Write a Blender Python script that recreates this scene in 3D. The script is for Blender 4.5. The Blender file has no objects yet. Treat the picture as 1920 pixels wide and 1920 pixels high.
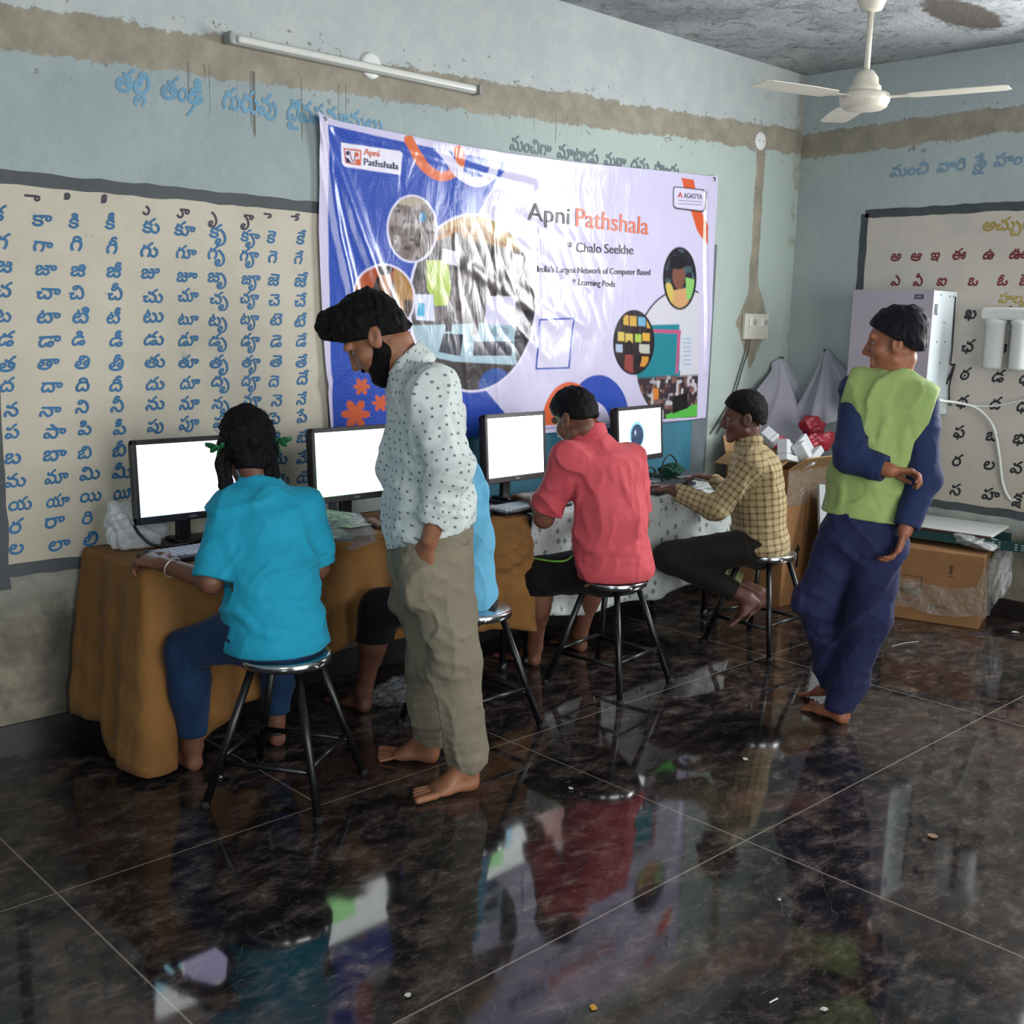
import bpy, bmesh, math, random
import numpy as np
from mathutils import Vector, Matrix
from mathutils.geometry import delaunay_2d_cdt
random.seed(7); rng = np.random.default_rng(7)
SC = bpy.context.scene; COL = SC.collection
# ---------------------------------------------------------------- camera, world, light, exposure
F = 2085.8; YAW, PITCH, ROLL = (math.radians(a) for a in (43.804, 9.965, 1.453)); CAMH = 1.5
_f = np.array([math.sin(YAW)*math.cos(PITCH), math.cos(YAW)*math.cos(PITCH), -math.sin(PITCH)])
_r = np.array([math.cos(YAW), -math.sin(YAW), 0.0]); _u = np.cross(_r, _f)
_r, _u = math.cos(ROLL)*_r+math.sin(ROLL)*_u, -math.sin(ROLL)*_r+math.cos(ROLL)*_u
cam_d = bpy.data.cameras.new('camera'); cam = bpy.data.objects.new('camera', cam_d); COL.objects.link(cam)
cam.matrix_world = Matrix(((_r[0], _u[0], -_f[0], 0), (_r[1], _u[1], -_f[1], 0), (_r[2], _u[2], -_f[2], CAMH), (0, 0, 0, 1)))
cam_d.sensor_width = 36; cam_d.lens = 36*F/1920; cam_d.clip_start = .05
SC.camera = cam
SC.view_settings.view_transform = 'Standard'; SC.view_settings.look = 'None'
SC.view_settings.gamma = 1; SC.view_settings.exposure = 0.0; SC.view_settings.use_curve_mapping = False
wd = bpy.data.worlds.new('world'); SC.world = wd; wd.use_nodes = True
wd.node_tree.nodes['Background'].inputs[0].default_value = (.75, .85, 1, 1)
wd.node_tree.nodes['Background'].inputs[1].default_value = .5
def area(name, loc, direction, sx, sy, power, colr=(1, 1, 1)):
    d = bpy.data.lights.new(name, 'AREA'); d.shape = 'RECTANGLE'; d.size = sx; d.size_y = sy; d.energy = power; d.color = colr
    o = bpy.data.objects.new(name, d); COL.objects.link(o); o.location = loc
    o.rotation_euler = Vector(direction).to_track_quat('-Z', 'Y').to_euler(); return o
area('daylight_window', (5.79, 1.30, 1.90), (-1, 0.06, -.08), 1.3, 1.2, 118, (.97, .99, 1))
area('daylight_door', (2.2, -2.52, 1.45), (0, 1, -.02), 3.0, 2.3, 172, (1, .99, .96))
area('side_fill_lamp', (-.92, -.6, 1.75), (1, .25, -.05), 1.6, 1.2, 80, (.95, .98, 1))  # added fill lamp brightening the right wall; no window in the left wall
YW, XW, ZC = 3.725, 5.82, 2.90
# ---------------------------------------------------------------- helpers
def V3(*a): return np.array(a, float)
def ray(x, y): return _f*F+_r*(x-960)-_u*(y-960)
CP = V3(0, 0, CAMH); HN = V3(math.sin(YAW), math.cos(YAW), 0)
def onz(x, y, z=0): d = ray(x, y); return CP+d*(z-CAMH)/d[2]
def ony(x, y, Y=YW): d = ray(x, y); return CP+d*Y/d[1]
def onx(x, y, X=XW): d = ray(x, y); return CP+d*X/d[0]
def proj(P):
    v = np.asarray(P)-CP; w = v@_f
    return 960+F*(v@_r)/w, 960-F*(v@_u)/w
def lin(h):
    h = h.lstrip('#'); o = []
    for i in (0, 2, 4):
        c = int(h[i:i+2], 16)/255; o.append(c/12.92 if c <= .04045 else ((c+.055)/1.055)**2.4)
    return o
def link(o, parent=None):
    COL.objects.link(o)
    if parent is not None: o.parent = parent
    return o
def tag(o, label=None, cat=None, group=None, kind=None):
    if label: o['label'] = label
    if cat: o['category'] = cat
    if group: o['group'] = group
    if kind: o['kind'] = kind
    return o
def thing(name, label, cat, loc=(0, 0, 0), rz=0, group=None):
    o = bpy.data.objects.new(name, None); o.empty_display_size = .05; link(o)
    o.location = loc; o.rotation_euler = (0, 0, rz); return tag(o, label, cat, group)
def mesh_obj(name, verts, faces, mat=None, parent=None, smooth=False):
    me = bpy.data.meshes.new(name); me.from_pydata([tuple(map(float, v)) for v in verts], [], [tuple(map(int, f)) for f in faces])
    if smooth: me.polygons.foreach_set('use_smooth', [True]*len(me.polygons))
    if mat: me.materials.append(mat)
    return link(bpy.data.objects.new(name, me), parent)
def bm_obj(name, bm, mat=None, parent=None, smooth=False):
    bmesh.ops.recalc_face_normals(bm, faces=bm.faces)
    me = bpy.data.meshes.new(name); bm.to_mesh(me); bm.free()
    if smooth: me.polygons.foreach_set('use_smooth', [True]*len(me.polygons))
    if isinstance(mat, (list, tuple)):
        for m in mat: me.materials.append(m)
    elif mat: me.materials.append(mat)
    return link(bpy.data.objects.new(name, me), parent)
def np_obj(name, V, Q, mat=None, parent=None, smooth=True):
    me = bpy.data.meshes.new(name); k = Q.shape[1]
    me.vertices.add(len(V)); me.vertices.foreach_set('co', np.asarray(V, np.float32).ravel())
    me.loops.add(Q.size); me.loops.foreach_set('vertex_index', Q.astype(np.int32).ravel())
    me.polygons.add(len(Q)); me.polygons.foreach_set('loop_start', np.arange(0, Q.size, k, dtype=np.int32))
    me.polygons.foreach_set('loop_total', np.full(len(Q), k, np.int32))
    if smooth: me.polygons.foreach_set('use_smooth', np.ones(len(Q), bool))
    me.update(calc_edges=True); me.validate()
    if mat: me.materials.append(mat)
    return link(bpy.data.objects.new(name, me), parent)
def grid_faces(nu, nv, closed_u=False):
    f = []
    for i in range(nu-(0 if closed_u else 1)):
        for j in range(nv-1):
            a = i*nv+j; b = ((i+1) % nu)*nv+j; f.append((a, b, b+1, a+1))
    return f
def add_box(bm, c, s, rot=None, bevel=0, seg=2):
    m = Matrix.LocRotScale(Vector(c), rot, Vector(s)) if rot is not None else Matrix.LocRotScale(Vector(c), None, Vector(s))
    r = bmesh.ops.create_cube(bm, size=1, matrix=m)
    if bevel:
        es = list({e for v in r['verts'] for e in v.link_edges})
        bmesh.ops.bevel(bm, geom=es, offset=bevel, segments=seg, profile=.5, affect='EDGES', clamp_overlap=True)
def box_obj(name, c, s, mat, parent=None, bevel=0, rot=None, seg=2):
    bm = bmesh.new(); add_box(bm, c, s, rot, bevel, seg); return bm_obj(name, bm, mat, parent)
def add_tube(bm, pts, r, n=10, cap=True, closed=False):
    pts = [Vector(p) for p in pts]; rings = []; N = len(pts); up = None
    for i, p in enumerate(pts):
        if closed: t = (pts[(i+1) % N]-pts[i-1])
        else: t = (pts[min(i+1, N-1)]-pts[max(i-1, 0)])
        t.normalize()
        if up is None: up = Vector((0, 0, 1)) if abs(t.z) < .9 else Vector((1, 0, 0))
        a = t.cross(up); a.normalize(); b = a.cross(t); up = b
        rr = r[i] if isinstance(r, (list, tuple)) else r
        rings.append([bm.verts.new(p+(a*math.cos(2*math.pi*k/n)+b*math.sin(2*math.pi*k/n))*rr) for k in range(n)])
    for i in range(N if closed else N-1):
        A, B = rings[i], rings[(i+1) % N]
        for k in range(n): bm.faces.new((A[k], A[(k+1) % n], B[(k+1) % n], B[k]))
    if cap and not closed: bm.faces.new(rings[0][::-1]); bm.faces.new(rings[-1])
def spline(pts, n=8):
    pts = [V3(*p) for p in pts]; out = []
    P = [pts[0]]+pts+[pts[-1]]
    for i in range(1, len(P)-2):
        a, b, c, d = P[i-1:i+3]
        for k in range(n):
            t = k/n; out.append(.5*((2*b)+(c-a)*t+(2*a-5*b+4*c-d)*t*t+(3*b-a-3*c+d)*t**3))
    out.append(pts[-1]); return out
def tube_obj(name, pts, r, mat, parent=None, n=8, sm=True, sub=0):
    bm = bmesh.new(); add_tube(bm, spline(pts, sub) if sub else pts, r, n); return bm_obj(name, bm, mat, parent, sm)
def lathe(name, prof, mat, parent=None, n=40, axis_pt=(0, 0, 0), smooth=True):
    v = []; f = []
    for (r, z) in prof:
        for k in range(n):
            a = 2*math.pi*k/n; v.append((axis_pt[0]+r*math.cos(a), axis_pt[1]+r*math.sin(a), axis_pt[2]+z))
    for i in range(len(prof)-1):
        for k in range(n): f.append((i*n+k, i*n+(k+1) % n, (i+1)*n+(k+1) % n, (i+1)*n+k))
    f.append(tuple(range(n))[::-1]); f.append(tuple(range((len(prof)-1)*n, len(prof)*n)))
    return mesh_obj(name, v, f, mat, parent, smooth)
def smooth_auto(o, ang=35):
    me = o.data
    me.polygons.foreach_set('use_smooth', [True]*len(me.polygons))
    try: me.set_sharp_from_angle(angle=math.radians(ang))
    except Exception: pass
    return o
def dup(root, loc, rz, label, group=None):
    r = root.copy(); COL.objects.link(r); r.location = loc; r.rotation_euler = (0, 0, rz); r['label'] = label
    for ch in list(root.children):
        c = ch.copy(); COL.objects.link(c); c.parent = r
        for g in ch.children:
            d = g.copy(); COL.objects.link(d); d.parent = c
    return r
# ---------------------------------------------------------------- materials
class NT:
    def __init__(s, name):
        s.m = bpy.data.materials.new(name); s.m.use_nodes = True; s.t = s.m.node_tree; s.N = s.t.nodes; s.L = s.t.links
        s.b = s.N['Principled BSDF']; s.o = s.N['Material Output']
    def n(s, typ, ins=None, **kw):
        x = s.N.new(typ)
        for k, v in kw.items(): setattr(x, k, v)
        for k, v in (ins or {}).items():
            i = x.inputs[k]
            if isinstance(v, bpy.types.NodeSocket): s.L.new(v, i)
            else: i.default_value = v
        return x
    def pos(s): return s.n('ShaderNodeTexCoord').outputs['Object']
    def scale(s, v, sc, rot=(0, 0, 0), loc=(0, 0, 0)):
        return s.n('ShaderNodeMapping', {'Vector': v, 'Scale': sc, 'Rotation': rot, 'Location': loc}).outputs[0]
    def noise(s, v, sc, det=4, rough=.55, dist=0, out=0):
        return s.n('ShaderNodeTexNoise', {'Vector': v, 'Scale': sc, 'Detail': det, 'Roughness': rough, 'Distortion': dist}).outputs[out]
    def math(s, op, a, b=0, c=0, clamp=False):
        x = s.n('ShaderNodeMath', operation=op, use_clamp=clamp)
        for i, v in enumerate((a, b, c)):
            if isinstance(v, bpy.types.NodeSocket): s.L.new(v, x.inputs[i])
            else: x.inputs[i].default_value = v
        return x.outputs[0]
    def ramp(s, fac, stops, interp='LINEAR'):
        x = s.n('ShaderNodeValToRGB', {'Fac': fac}); x.color_ramp.interpolation = interp; e = x.color_ramp.elements
        for i, (p, c) in enumerate(stops):
            el = e[i] if i < 2 else e.new(p)
            el.position = p; el.color = tuple(c)+(1,) if len(c) == 3 else c
        return x.outputs[0]
    def sstep(s, v, a, b):
        return s.n('ShaderNodeMapRange', {'Value': v, 'From Min': a, 'From Max': b}, interpolation_type='SMOOTHSTEP').outputs[0]
    def mix(s, fac, a, b, mode='MIX'):
        x = s.n('ShaderNodeMix', data_type='RGBA', blend_type=mode)
        for i, v in ((0, fac), (6, a), (7, b)):
            if isinstance(v, bpy.types.NodeSocket): s.L.new(v, x.inputs[i])
            else: x.inputs[i].default_value = (tuple(v)+(1,) if i else v)
        return x.outputs[2]
    def xyz(s, v):
        x = s.n('ShaderNodeSeparateXYZ', {'Vector': v}); return x.outputs
    def set(s, **kw):
        for k, v in kw.items():
            i = s.b.inputs[k.replace('_', ' ')]
            if isinstance(v, bpy.types.NodeSocket): s.L.new(v, i)
            elif hasattr(v, '__len__') and len(v) == 3 and i.type == 'RGBA': i.default_value = tuple(v)+(1,)
            else: i.default_value = v
        return s
    def bump(s, h, strength=.3, dist=.01):
        x = s.n('ShaderNodeBump', {'Height': h, 'Strength': strength, 'Distance': dist}); s.L.new(x.outputs[0], s.b.inputs['Normal']); return s
def plain(name, hexc, rough=.5, metal=0, var=.12, scale=20, bump=0, spec=.5, emit=None, **kw):
    t = NT(name); p = t.pos(); n = t.noise(p, scale, 3); c = lin(hexc)
    t.set(Base_Color=t.ramp(n, [(.3, [x*(1-var) for x in c]), (.7, [min(1, x*(1+var)) for x in c])]), Roughness=rough, Metallic=metal)
    t.b.inputs['Specular IOR Level'].default_value = spec
    if bump: t.bump(n, bump, .005)
    for k, v in kw.items(): t.b.inputs[k.replace('_', ' ')].default_value = v
    if emit: t.set(Emission_Color=lin(emit[0]), Emission_Strength=emit[1])
    return t.m
def cloth_mat(name, hexc, rough=.85, wr=.35, wscale=9, weave=420, var=.1, spec=.2):
    t = NT(name); p = t.pos(); c = lin(hexc)
    n = t.noise(p, 6, 3)
    warp = t.noise(t.scale(p, (1, 1, .8)), wscale, 2, .45, .5)
    w2 = t.noise(t.scale(p, (1.3, 1.3, 1), (.4, .3, 0)), wscale*2.6, 2, .5, .3)
    fine = t.noise(p, weave, 1)
    h = t.math('ADD', t.math('MULTIPLY', warp, 1.0), t.math('ADD', t.math('MULTIPLY', w2, .35), t.math('MULTIPLY', fine, .006)))
    t.set(Base_Color=t.ramp(n, [(.3, [x*(1-var) for x in c]), (.7, [min(1, x*(1+var)) for x in c])]), Roughness=rough)
    t.b.inputs['Specular IOR Level'].default_value = spec
    t.b.inputs['Sheen Weight'].default_value = .04
    t.bump(h, wr, .03); return t
def skin_mat(name, hexc):
    t = NT(name); p = t.pos(); c = lin(hexc)
    n = t.noise(p, 14, 4); f = t.noise(p, 160, 2)
    t.set(Base_Color=t.ramp(n, [(.25, [x*.82 for x in c]), (.75, [x*1.15 for x in c])]), Roughness=.5)
    t.b.inputs['Subsurface Weight'].default_value = .12; t.b.inputs['Subsurface Radius'].default_value = (.02, .008, .004)
    t.b.inputs['Subsurface Scale'].default_value = .4; t.b.inputs['Specular IOR Level'].default_value = .4
    t.bump(f, .12, .002); return t.m
def hair_mat(name, hexc='#0b0a0c', rough=.65, sc=120):
    t = NT(name); p = t.pos()
    n = t.noise(t.scale(p, (1, 1, .3)), sc, 3, .6, 1.5)
    c = lin(hexc); t.set(Base_Color=t.ramp(n, [(.3, [x*.5 for x in c]), (.75, [x*1.8 for x in c])]), Roughness=rough)
    t.b.inputs['Specular IOR Level'].default_value = .14
    t.bump(n, .8, .006); return t.m
BLACKPL = plain('black_plastic', '#16161a', .38, spec=.4); BLACKMT = plain('black_painted_steel', '#0c0d10', .35, spec=.5)
STEEL = NT('brushed_steel'); _p = STEEL.pos()
STEEL.set(Base_Color=lin('#c9ccce'), Metallic=1.0, Roughness=.17).bump(STEEL.noise(STEEL.scale(_p, (1, 1, 1)), 28, 2), .06, .004); STEEL = STEEL.m
WHITEPL = plain('white_plastic', '#d9dcd8', .35, var=.03); CREAM = plain('cream_enamel', '#cfc9ba', .32, var=.03)
# letter outlines: per glyph, per contour, coordinate steps
GLYPHS = [
[[4,26,2,11,6,9,8,5,12,3,11,-3,9,-5,5,-9,2,-11,-2,-11,-5,-9,-9,-5,-11,-3,-12,3,-8,5,-6,9],[14,26,1,-7,4,-6,5,-3,8,-2,7,2,6,3,3,6,1,7,-1,7,-4,6,-5,3,-7,2,-8,-2,-5,-3,-3,-6]],
[[49,-2,-15,2,-16,6,-7,8,-6,13,0,11,1,8,3,6,5,5,5,4,9,1,7,-1,5,-3,4,-7,0,-9,-4,-8,-6,-3,-12,-1,-8,2,-7,6,3,8,8,-7,9,-1,6,3,2,3,-1,5,-2,4,-4,1,-6,-2,-4,-3,-3,-10,0,-11,3,-6,4,-6,11,-6,16,-2,8,1,14,3,9,7,5,10,-1,13,-2,6,-4,4,-6,1,-4,-1,-3,-3,0,-4,1,-4,2,-4,8,-5,0,-9,-38,0,0,9,27,0,-1,-1,-5,5,-4,8,2,10,6,6,7,2,6,0,6,-1,5,-4,6,-8,2,-10,0,-12,-4,-11,-5,-6,-10,-6,-12,-4]],
[[53,-2,-12,1,-15,4,-7,3,-8,8,-5,9,-2,11,2,12,5,9,8,6,12,1,8,-3,4,-6,2,-6,-2,-7,-3,-6,-6,-3,-9,-2,-6,1,-5,2,-7,6,3,8,4,-4,5,-3,6,-1,6,1,4,5,-1,5,-1,3,-5,2,-8,-3,-5,-8,-1,-8,1,-8,4,-7,6,-5,6,-3,12,-3,10,-1,20,3,5,2,4,5,1,5,-2,4,-14,6,-7,6,-2,5,0,6,3,7,6,4,6,1,9,0,7,-3,5,-5,2,-7,-1,-7,-3,-7,-7,-6,-9,-3,-38,-1,0,9,38,0,5,3,4,6,0,7,-3,4,-6,2,-3,-1,-4,-2,-1,-4,1,-4,4,-4,17,-8,3,-6,1,-6,-3,-8,-7,-7,-15,-4]],
[[38,-2,-12,2,-8,3,-6,8,0,9,3,6,7,5,9,2,11,0,16,-4,10,-9,7,-13,0,-15,-1,-4,-9,2,1,10,-2,10,-6,7,-6,4,-11,3,-13,-1,-5,-3,-1,-4,1,-3,3,-3,5,-2,15,1,11,3,10,8,3,6,1,7,0,8,-2,6,-4,4,-6,2,-5,-1,-5,-4,-3,-8,-10,0,-3,8,-3,3,-4,2,-7,0,-3,-2,-2,-4,2,-9,-10,-3,-2,8,0,8,2,4,5,4,12,3,8,-1,4,-3,7,-8,-2,0,7,9,9,3,6,0,6,-1,9,-7,4,-9,1,-9,-2,-11,-4,-10,-5,-5,-12,-7,-11,-4]],
[[103,3,-8,2,-6,5,-3,7,2,9,4,5,14,0,-8,-5,-2,-3,-1,-6,1,-2,4,-3,8,1,3,3,0,6,-1,4,-5,3,-101,0,0,9,92,0,14,-2,5,-3,4,-5,1,-12,-2,-6,-5,-4],[104,60,6,-1,5,-2,4,-8,-1,-8,-6,-6,-4,-3,-12,3,11,5,3,6,-1,4,-3,2,-7,-1,-5,-6,-9,4,7,8,5,3],[12,30,2,13,7,10,10,7,13,2,14,-2,10,-6,7,-11,2,-13,-2,-13,-7,-10,-10,-6,-14,-3,-13,3,-10,6,-7,10],[22,31,3,-13,5,-6,9,-3,9,0,9,2,6,6,3,7,0,12,-3,8,-6,6,-6,2,-10,1,-7,-2,-7,-4,-4,-8],[40,53,-5,1,-5,2,-4,6,-4,8,11,4,4,-10,6,-1,5,3,16,18,7,5,10,2,0,-10,-10,-3,-19,-21,-6,-3]],
[[69,-2,-9,1,-7,3,-8,7,-1,1,2,1,-4,-6,-7,-5,-10,-2,-8,2,-7,5,-2,4,-4,15,3,16,6,9,7,6,10,5,12,2,13,0,11,-2,15,-7,-6,-8,-15,7,-16,1,-16,-4,-9,-8,-4,-12,0,-8,1,-7,6,-5,5,-1,5,1,6,6,2,8,10,0,2,-9,5,-4,9,-2,10,1,2,2,2,5,-1,3,-3,4,-6,0,-6,-2,-1,-8,4,-7,-8,-2,-4,8,0,7,1,6,7,5,9,2,7,-1,6,-4,3,-5,2,-6,-1,-6,-3,-5,-4,-3,-5,-2],[9,31,2,9,85,0,0,-9],[53,78,-1,-18,-10,0,0,18]],
[[69,-2,-9,1,-7,3,-8,7,-1,1,2,1,-4,-6,-7,-5,-10,-2,-8,2,-7,5,-2,4,-4,15,3,16,6,9,7,6,10,5,12,2,13,0,11,-2,15,-7,-6,-8,-15,7,-16,1,-16,-4,-9,-8,-4,-12,0,-8,1,-7,6,-5,5,-1,5,1,6,6,2,8,10,0,2,-9,5,-4,9,-2,10,1,2,2,2,5,-1,3,-3,4,-6,0,-6,-2,-1,-8,4,-7,-8,-2,-4,8,0,7,1,6,7,5,9,2,7,-1,6,-4,3,-5,2,-6,-1,-6,-3,-5,-4,-3,-5,-2],[116,5,-8,1,-7,6,-3,6,2,9,5,5,14,1,-9,-6,-2,-3,0,-5,1,-3,3,-2,9,1,3,3,0,6,-2,3,-5,3,-105,1,0,9,97,0,13,-2,5,-3,5,-6,1,-11,-2,-6,-5,-5],[116,62,7,-1,5,-3,4,-7,-2,-9,-5,-6,-4,-2,-12,2,10,6,3,6,0,3,-3,2,-7,0,-5,-6,-9,3,7,9,5,2],[42,78,-1,-18,-9,0,-1,18],[64,78,-1,-18,-9,0,-1,18]],
[[61,-2,-8,2,-7,3,-17,19,-6,4,-5,-1,-3,-3,-1,-7,2,-5,4,-2,6,0,5,4,3,6,7,-8,-6,-7,-9,-4,-10,0,-7,4,-4,5,-1,7,0,7,2,5,3,3,5,4,12,1,8,-5,20,-20,7,-2,8,3,4,7,1,10,-2,11,-5,9,-14,17,-13,9,-10,5,5,10,17,-10,13,-11,9,-10,6,-11,4,-13,0,-13,-2,-10,-6,-8,-8,-4]],
[[61,-2,-8,2,-7,3,-17,19,-6,4,-5,-1,-3,-3,-1,-7,2,-5,4,-2,6,0,5,4,3,6,7,-8,-6,-7,-9,-4,-10,0,-7,4,-4,5,-1,7,0,7,2,5,3,3,5,4,12,1,8,-5,20,-20,7,-2,8,3,4,7,1,10,-2,11,-5,9,-14,17,-13,9,-10,5,5,10,17,-10,13,-11,9,-10,6,-11,4,-13,0,-13,-2,-10,-6,-8,-8,-4],[14,86,2,9,3,4,5,4,7,1,9,-2,-4,-8,-3,0,-6,-1,-3,-7,2,-9,5,-9,-9,-4,-6,13]],
[[62,-2,-8,2,-7,3,-18,21,-6,2,-5,-1,-3,-4,0,-8,3,-4,6,-1,5,1,7,9,6,-8,-6,-7,-6,-4,-7,-1,-8,2,-6,4,-3,6,-1,7,1,8,4,5,6,4,7,1,6,-1,9,-5,16,-18,5,-2,6,0,5,1,4,5,2,7,0,10,-4,13,-7,7,-5,1,-5,-1,-5,-4,-4,-8,-9,0,-3,8,-3,3,-5,2,-6,0,-5,-4,1,-9,-10,-2,-1,8,1,7,6,7,11,2,8,-1,5,-3,7,-8,-3,0,6,7,9,5,12,0,10,-5,5,-7,3,-11,1,-10,-1,-13,-2,-6,-6,-7,-5,-3]],
[[66,-2,-8,2,-5,3,-7,8,2,0,-8,-9,-10,-3,-13,1,-5,2,-5,5,-2,9,1,5,2,6,8,6,16,7,2,3,1,3,-1,4,-3,2,-10,1,-6,-4,0,-4,1,-5,-9,-2,-2,6,0,7,3,5,3,3,8,3,6,0,10,-1,6,-4,4,-7,0,-8,-6,-8,-22,-12,-2,-6,2,-4,6,-3,10,0,6,5,3,9,10,0,1,-7,5,-5,6,-3,9,2,4,4,0,8,-4,6,-6,4,7,9,6,-5,5,-8,3,-8,-1,-8,-2,-5,-5,-5,-5,-2]],
[[66,-2,-8,2,-5,3,-7,8,2,0,-8,-9,-10,-3,-13,1,-5,2,-5,5,-2,9,1,5,2,6,8,6,16,7,2,3,1,3,-1,4,-3,2,-10,1,-6,-4,0,-4,1,-5,-9,-2,-2,6,0,7,3,5,3,3,8,3,6,0,10,-1,6,-4,4,-7,0,-8,-6,-8,-22,-12,-2,-6,2,-4,6,-3,10,0,6,5,3,9,10,0,1,-7,5,-5,6,-3,9,2,4,4,0,8,-4,6,-6,4,7,9,6,-5,5,-8,3,-8,-1,-8,-2,-5,-5,-5,-5,-2],[29,83,7,-1,5,-2,6,-9,-9,-3,-4,5,-7,2,-5,-3,-2,-4,2,-5,5,-4,-10,-3,-4,4,-2,5,1,10,6,5]],
[[74,50,-6,1,-6,3,-4,5,-1,5,0,7,4,7,11,1,-5,-7,-1,-8,5,-5,5,0,3,1,3,4,0,5,-2,4,-3,2,-7,1,-28,0,1,-10,-5,-8,-9,-4,-18,0,0,8,19,2,3,2,0,5,-2,3,-4,2,-24,0,0,9,74,-1,7,-2,5,-5,2,-6,0,-8,-4,-8,-6,-4],[66,-2,-8,2,-5,3,-7,8,2,0,-8,-9,-10,-3,-13,1,-5,2,-5,5,-2,9,1,5,2,6,8,6,16,7,2,3,1,3,-1,4,-3,2,-10,1,-6,-4,0,-4,1,-5,-9,-2,-2,6,0,7,3,5,3,3,8,3,6,0,10,-1,6,-4,4,-7,0,-8,-6,-8,-22,-12,-2,-6,2,-4,6,-3,10,0,6,5,3,9,10,0,1,-7,5,-5,6,-3,9,2,4,4,0,8,-4,6,-6,4,7,9,6,-5,5,-8,3,-8,-1,-8,-2,-5,-5,-5,-5,-2]],
[[33,-2,-11,2,-9,4,-7,6,-4,8,11,3,2,-5,4,-4,11,-4,14,2,6,4,1,6,-4,4,-31,5,-6,3,-3,4,-2,9,3,9,6,5,9,3,12,0,13,-2,8,-7,4,-8,-10,-3,-2,5,-4,3,-10,3,-12,-1,-6,-4,-1,-5,3,-4,7,-2,24,-3,8,-4,4,-7,0,-11,-5,-7,-11,-5],[29,53,-5,1,-5,2,-4,6,-3,8,10,4,4,-10,6,-1,5,3,16,18,7,5,10,2,0,-10,-10,-3,-19,-21,-6,-3]],
[[65,-2,-13,3,-22,14,-5,2,-9,-1,-3,-2,1,-3,4,-3,10,1,7,3,5,6,2,9,0,9,-2,8,-3,6,-9,4,-9,-1,-4,-2,-1,-6,2,-4,2,-2,6,0,4,1,2,3,0,5,-4,8,8,2,3,-6,1,-7,-3,-10,-9,-5,-7,0,-6,2,-5,4,-3,5,0,8,2,6,6,5,7,2,15,-1,10,-7,6,-12,1,-14,-3,-13,-3,-5,-7,-6,-11,-5,-12,0,-5,2,-5,3,-2,7,1,7,6,6,6,2,7,0,8,-2,24,-14,9,-2,6,1,5,3,3,5,1,7,-2,10,-7,10,-13,9,4,9,8,-3,9,-8,7,-10,3,-8,1,-12,-2,-7,-5,-9,-8,-5],[37,-16,1,18,10,0,0,-18]],
[[37,62,9,0,11,-5,7,-9,3,-7,1,-9,-1,-11,-5,-16,-4,-6,-10,5,7,13,3,14,-2,11,-7,8,-6,2,-10,1,-8,-3,-6,-5,-3,-11,0,-11,4,-10,5,-9,-10,-5,-6,11,-3,12,-1,13,2,8,6,10,6,5,8,3],[33,53,-5,1,-5,2,-4,6,-4,8,11,4,4,-10,6,-1,5,3,15,18,8,5,9,2,1,-10,-10,-3,-19,-21,-7,-3]],
[[61,-2,-8,2,-7,3,-18,21,-6,2,-5,-1,-3,-4,0,-8,3,-4,5,-1,6,1,6,9,7,-8,-6,-7,-7,-4,-9,0,-8,2,-5,5,-2,9,1,10,4,5,8,5,10,-1,9,-5,16,-18,7,-3,8,1,4,3,2,5,1,7,-1,10,-7,10,-14,9,5,9,7,-3,10,-8,7,-10,3,-8,0,-12,-2,-10,-6,-8,-8,-4],[35,-16,1,18,9,0,1,-18],[104,-2,-8,2,-7,3,-11,11,5,8,7,-8,7,-4,7,-2,6,1,4,3,3,5,0,14,-2,6,-6,7,-13,9,4,9,11,-6,11,-11,4,-8,2,-8,-2,-15,-4,-8,-8,-6],[25,53,-6,1,-4,2,-5,6,-3,8,10,4,5,-10,6,-1,5,3,15,18,8,5,9,2,1,-10,-10,-3,-20,-21,-6,-3]],
[[68,-2,-7,1,-5,2,-9,10,2,0,-7,-9,-9,-3,-13,1,-8,6,-3,7,0,9,3,7,7,5,-2,-2,-14,0,0,10,29,0,0,-9,-6,-3,-4,-3,-3,-4,0,-7,2,-5,6,-2,8,0,4,3,3,5,1,6,10,0,3,-10,8,-4,8,0,5,4,3,5,0,6,0,7,-4,8,-10,9,-8,4,-8,1,4,9,16,-4,8,-6,6,-7,4,-7,3,-14,-2,-11,-5,-8,-7,-5],[48,53,-5,1,-5,2,-4,6,-3,8,10,4,5,-10,6,-1,4,3,16,18,7,5,10,2,1,-10,-11,-3,-19,-21,-6,-3]],
[[68,-2,-7,1,-5,2,-9,10,2,0,-7,-9,-9,-3,-13,1,-8,6,-3,7,0,9,3,7,7,5,-2,-2,-14,0,0,10,29,0,0,-9,-6,-3,-4,-3,-3,-4,0,-7,2,-5,6,-2,8,0,4,3,3,5,1,6,10,0,3,-10,8,-4,8,0,5,4,3,5,0,6,0,7,-4,8,-10,9,-8,4,-8,1,4,9,16,-4,8,-6,6,-7,4,-7,3,-14,-2,-11,-5,-8,-7,-5],[42,-16,1,18,10,0,1,-18],[48,53,-5,1,-5,2,-4,6,-3,8,10,4,5,-10,6,-1,4,3,16,18,7,5,10,2,1,-10,-11,-3,-19,-21,-6,-3]],
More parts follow.
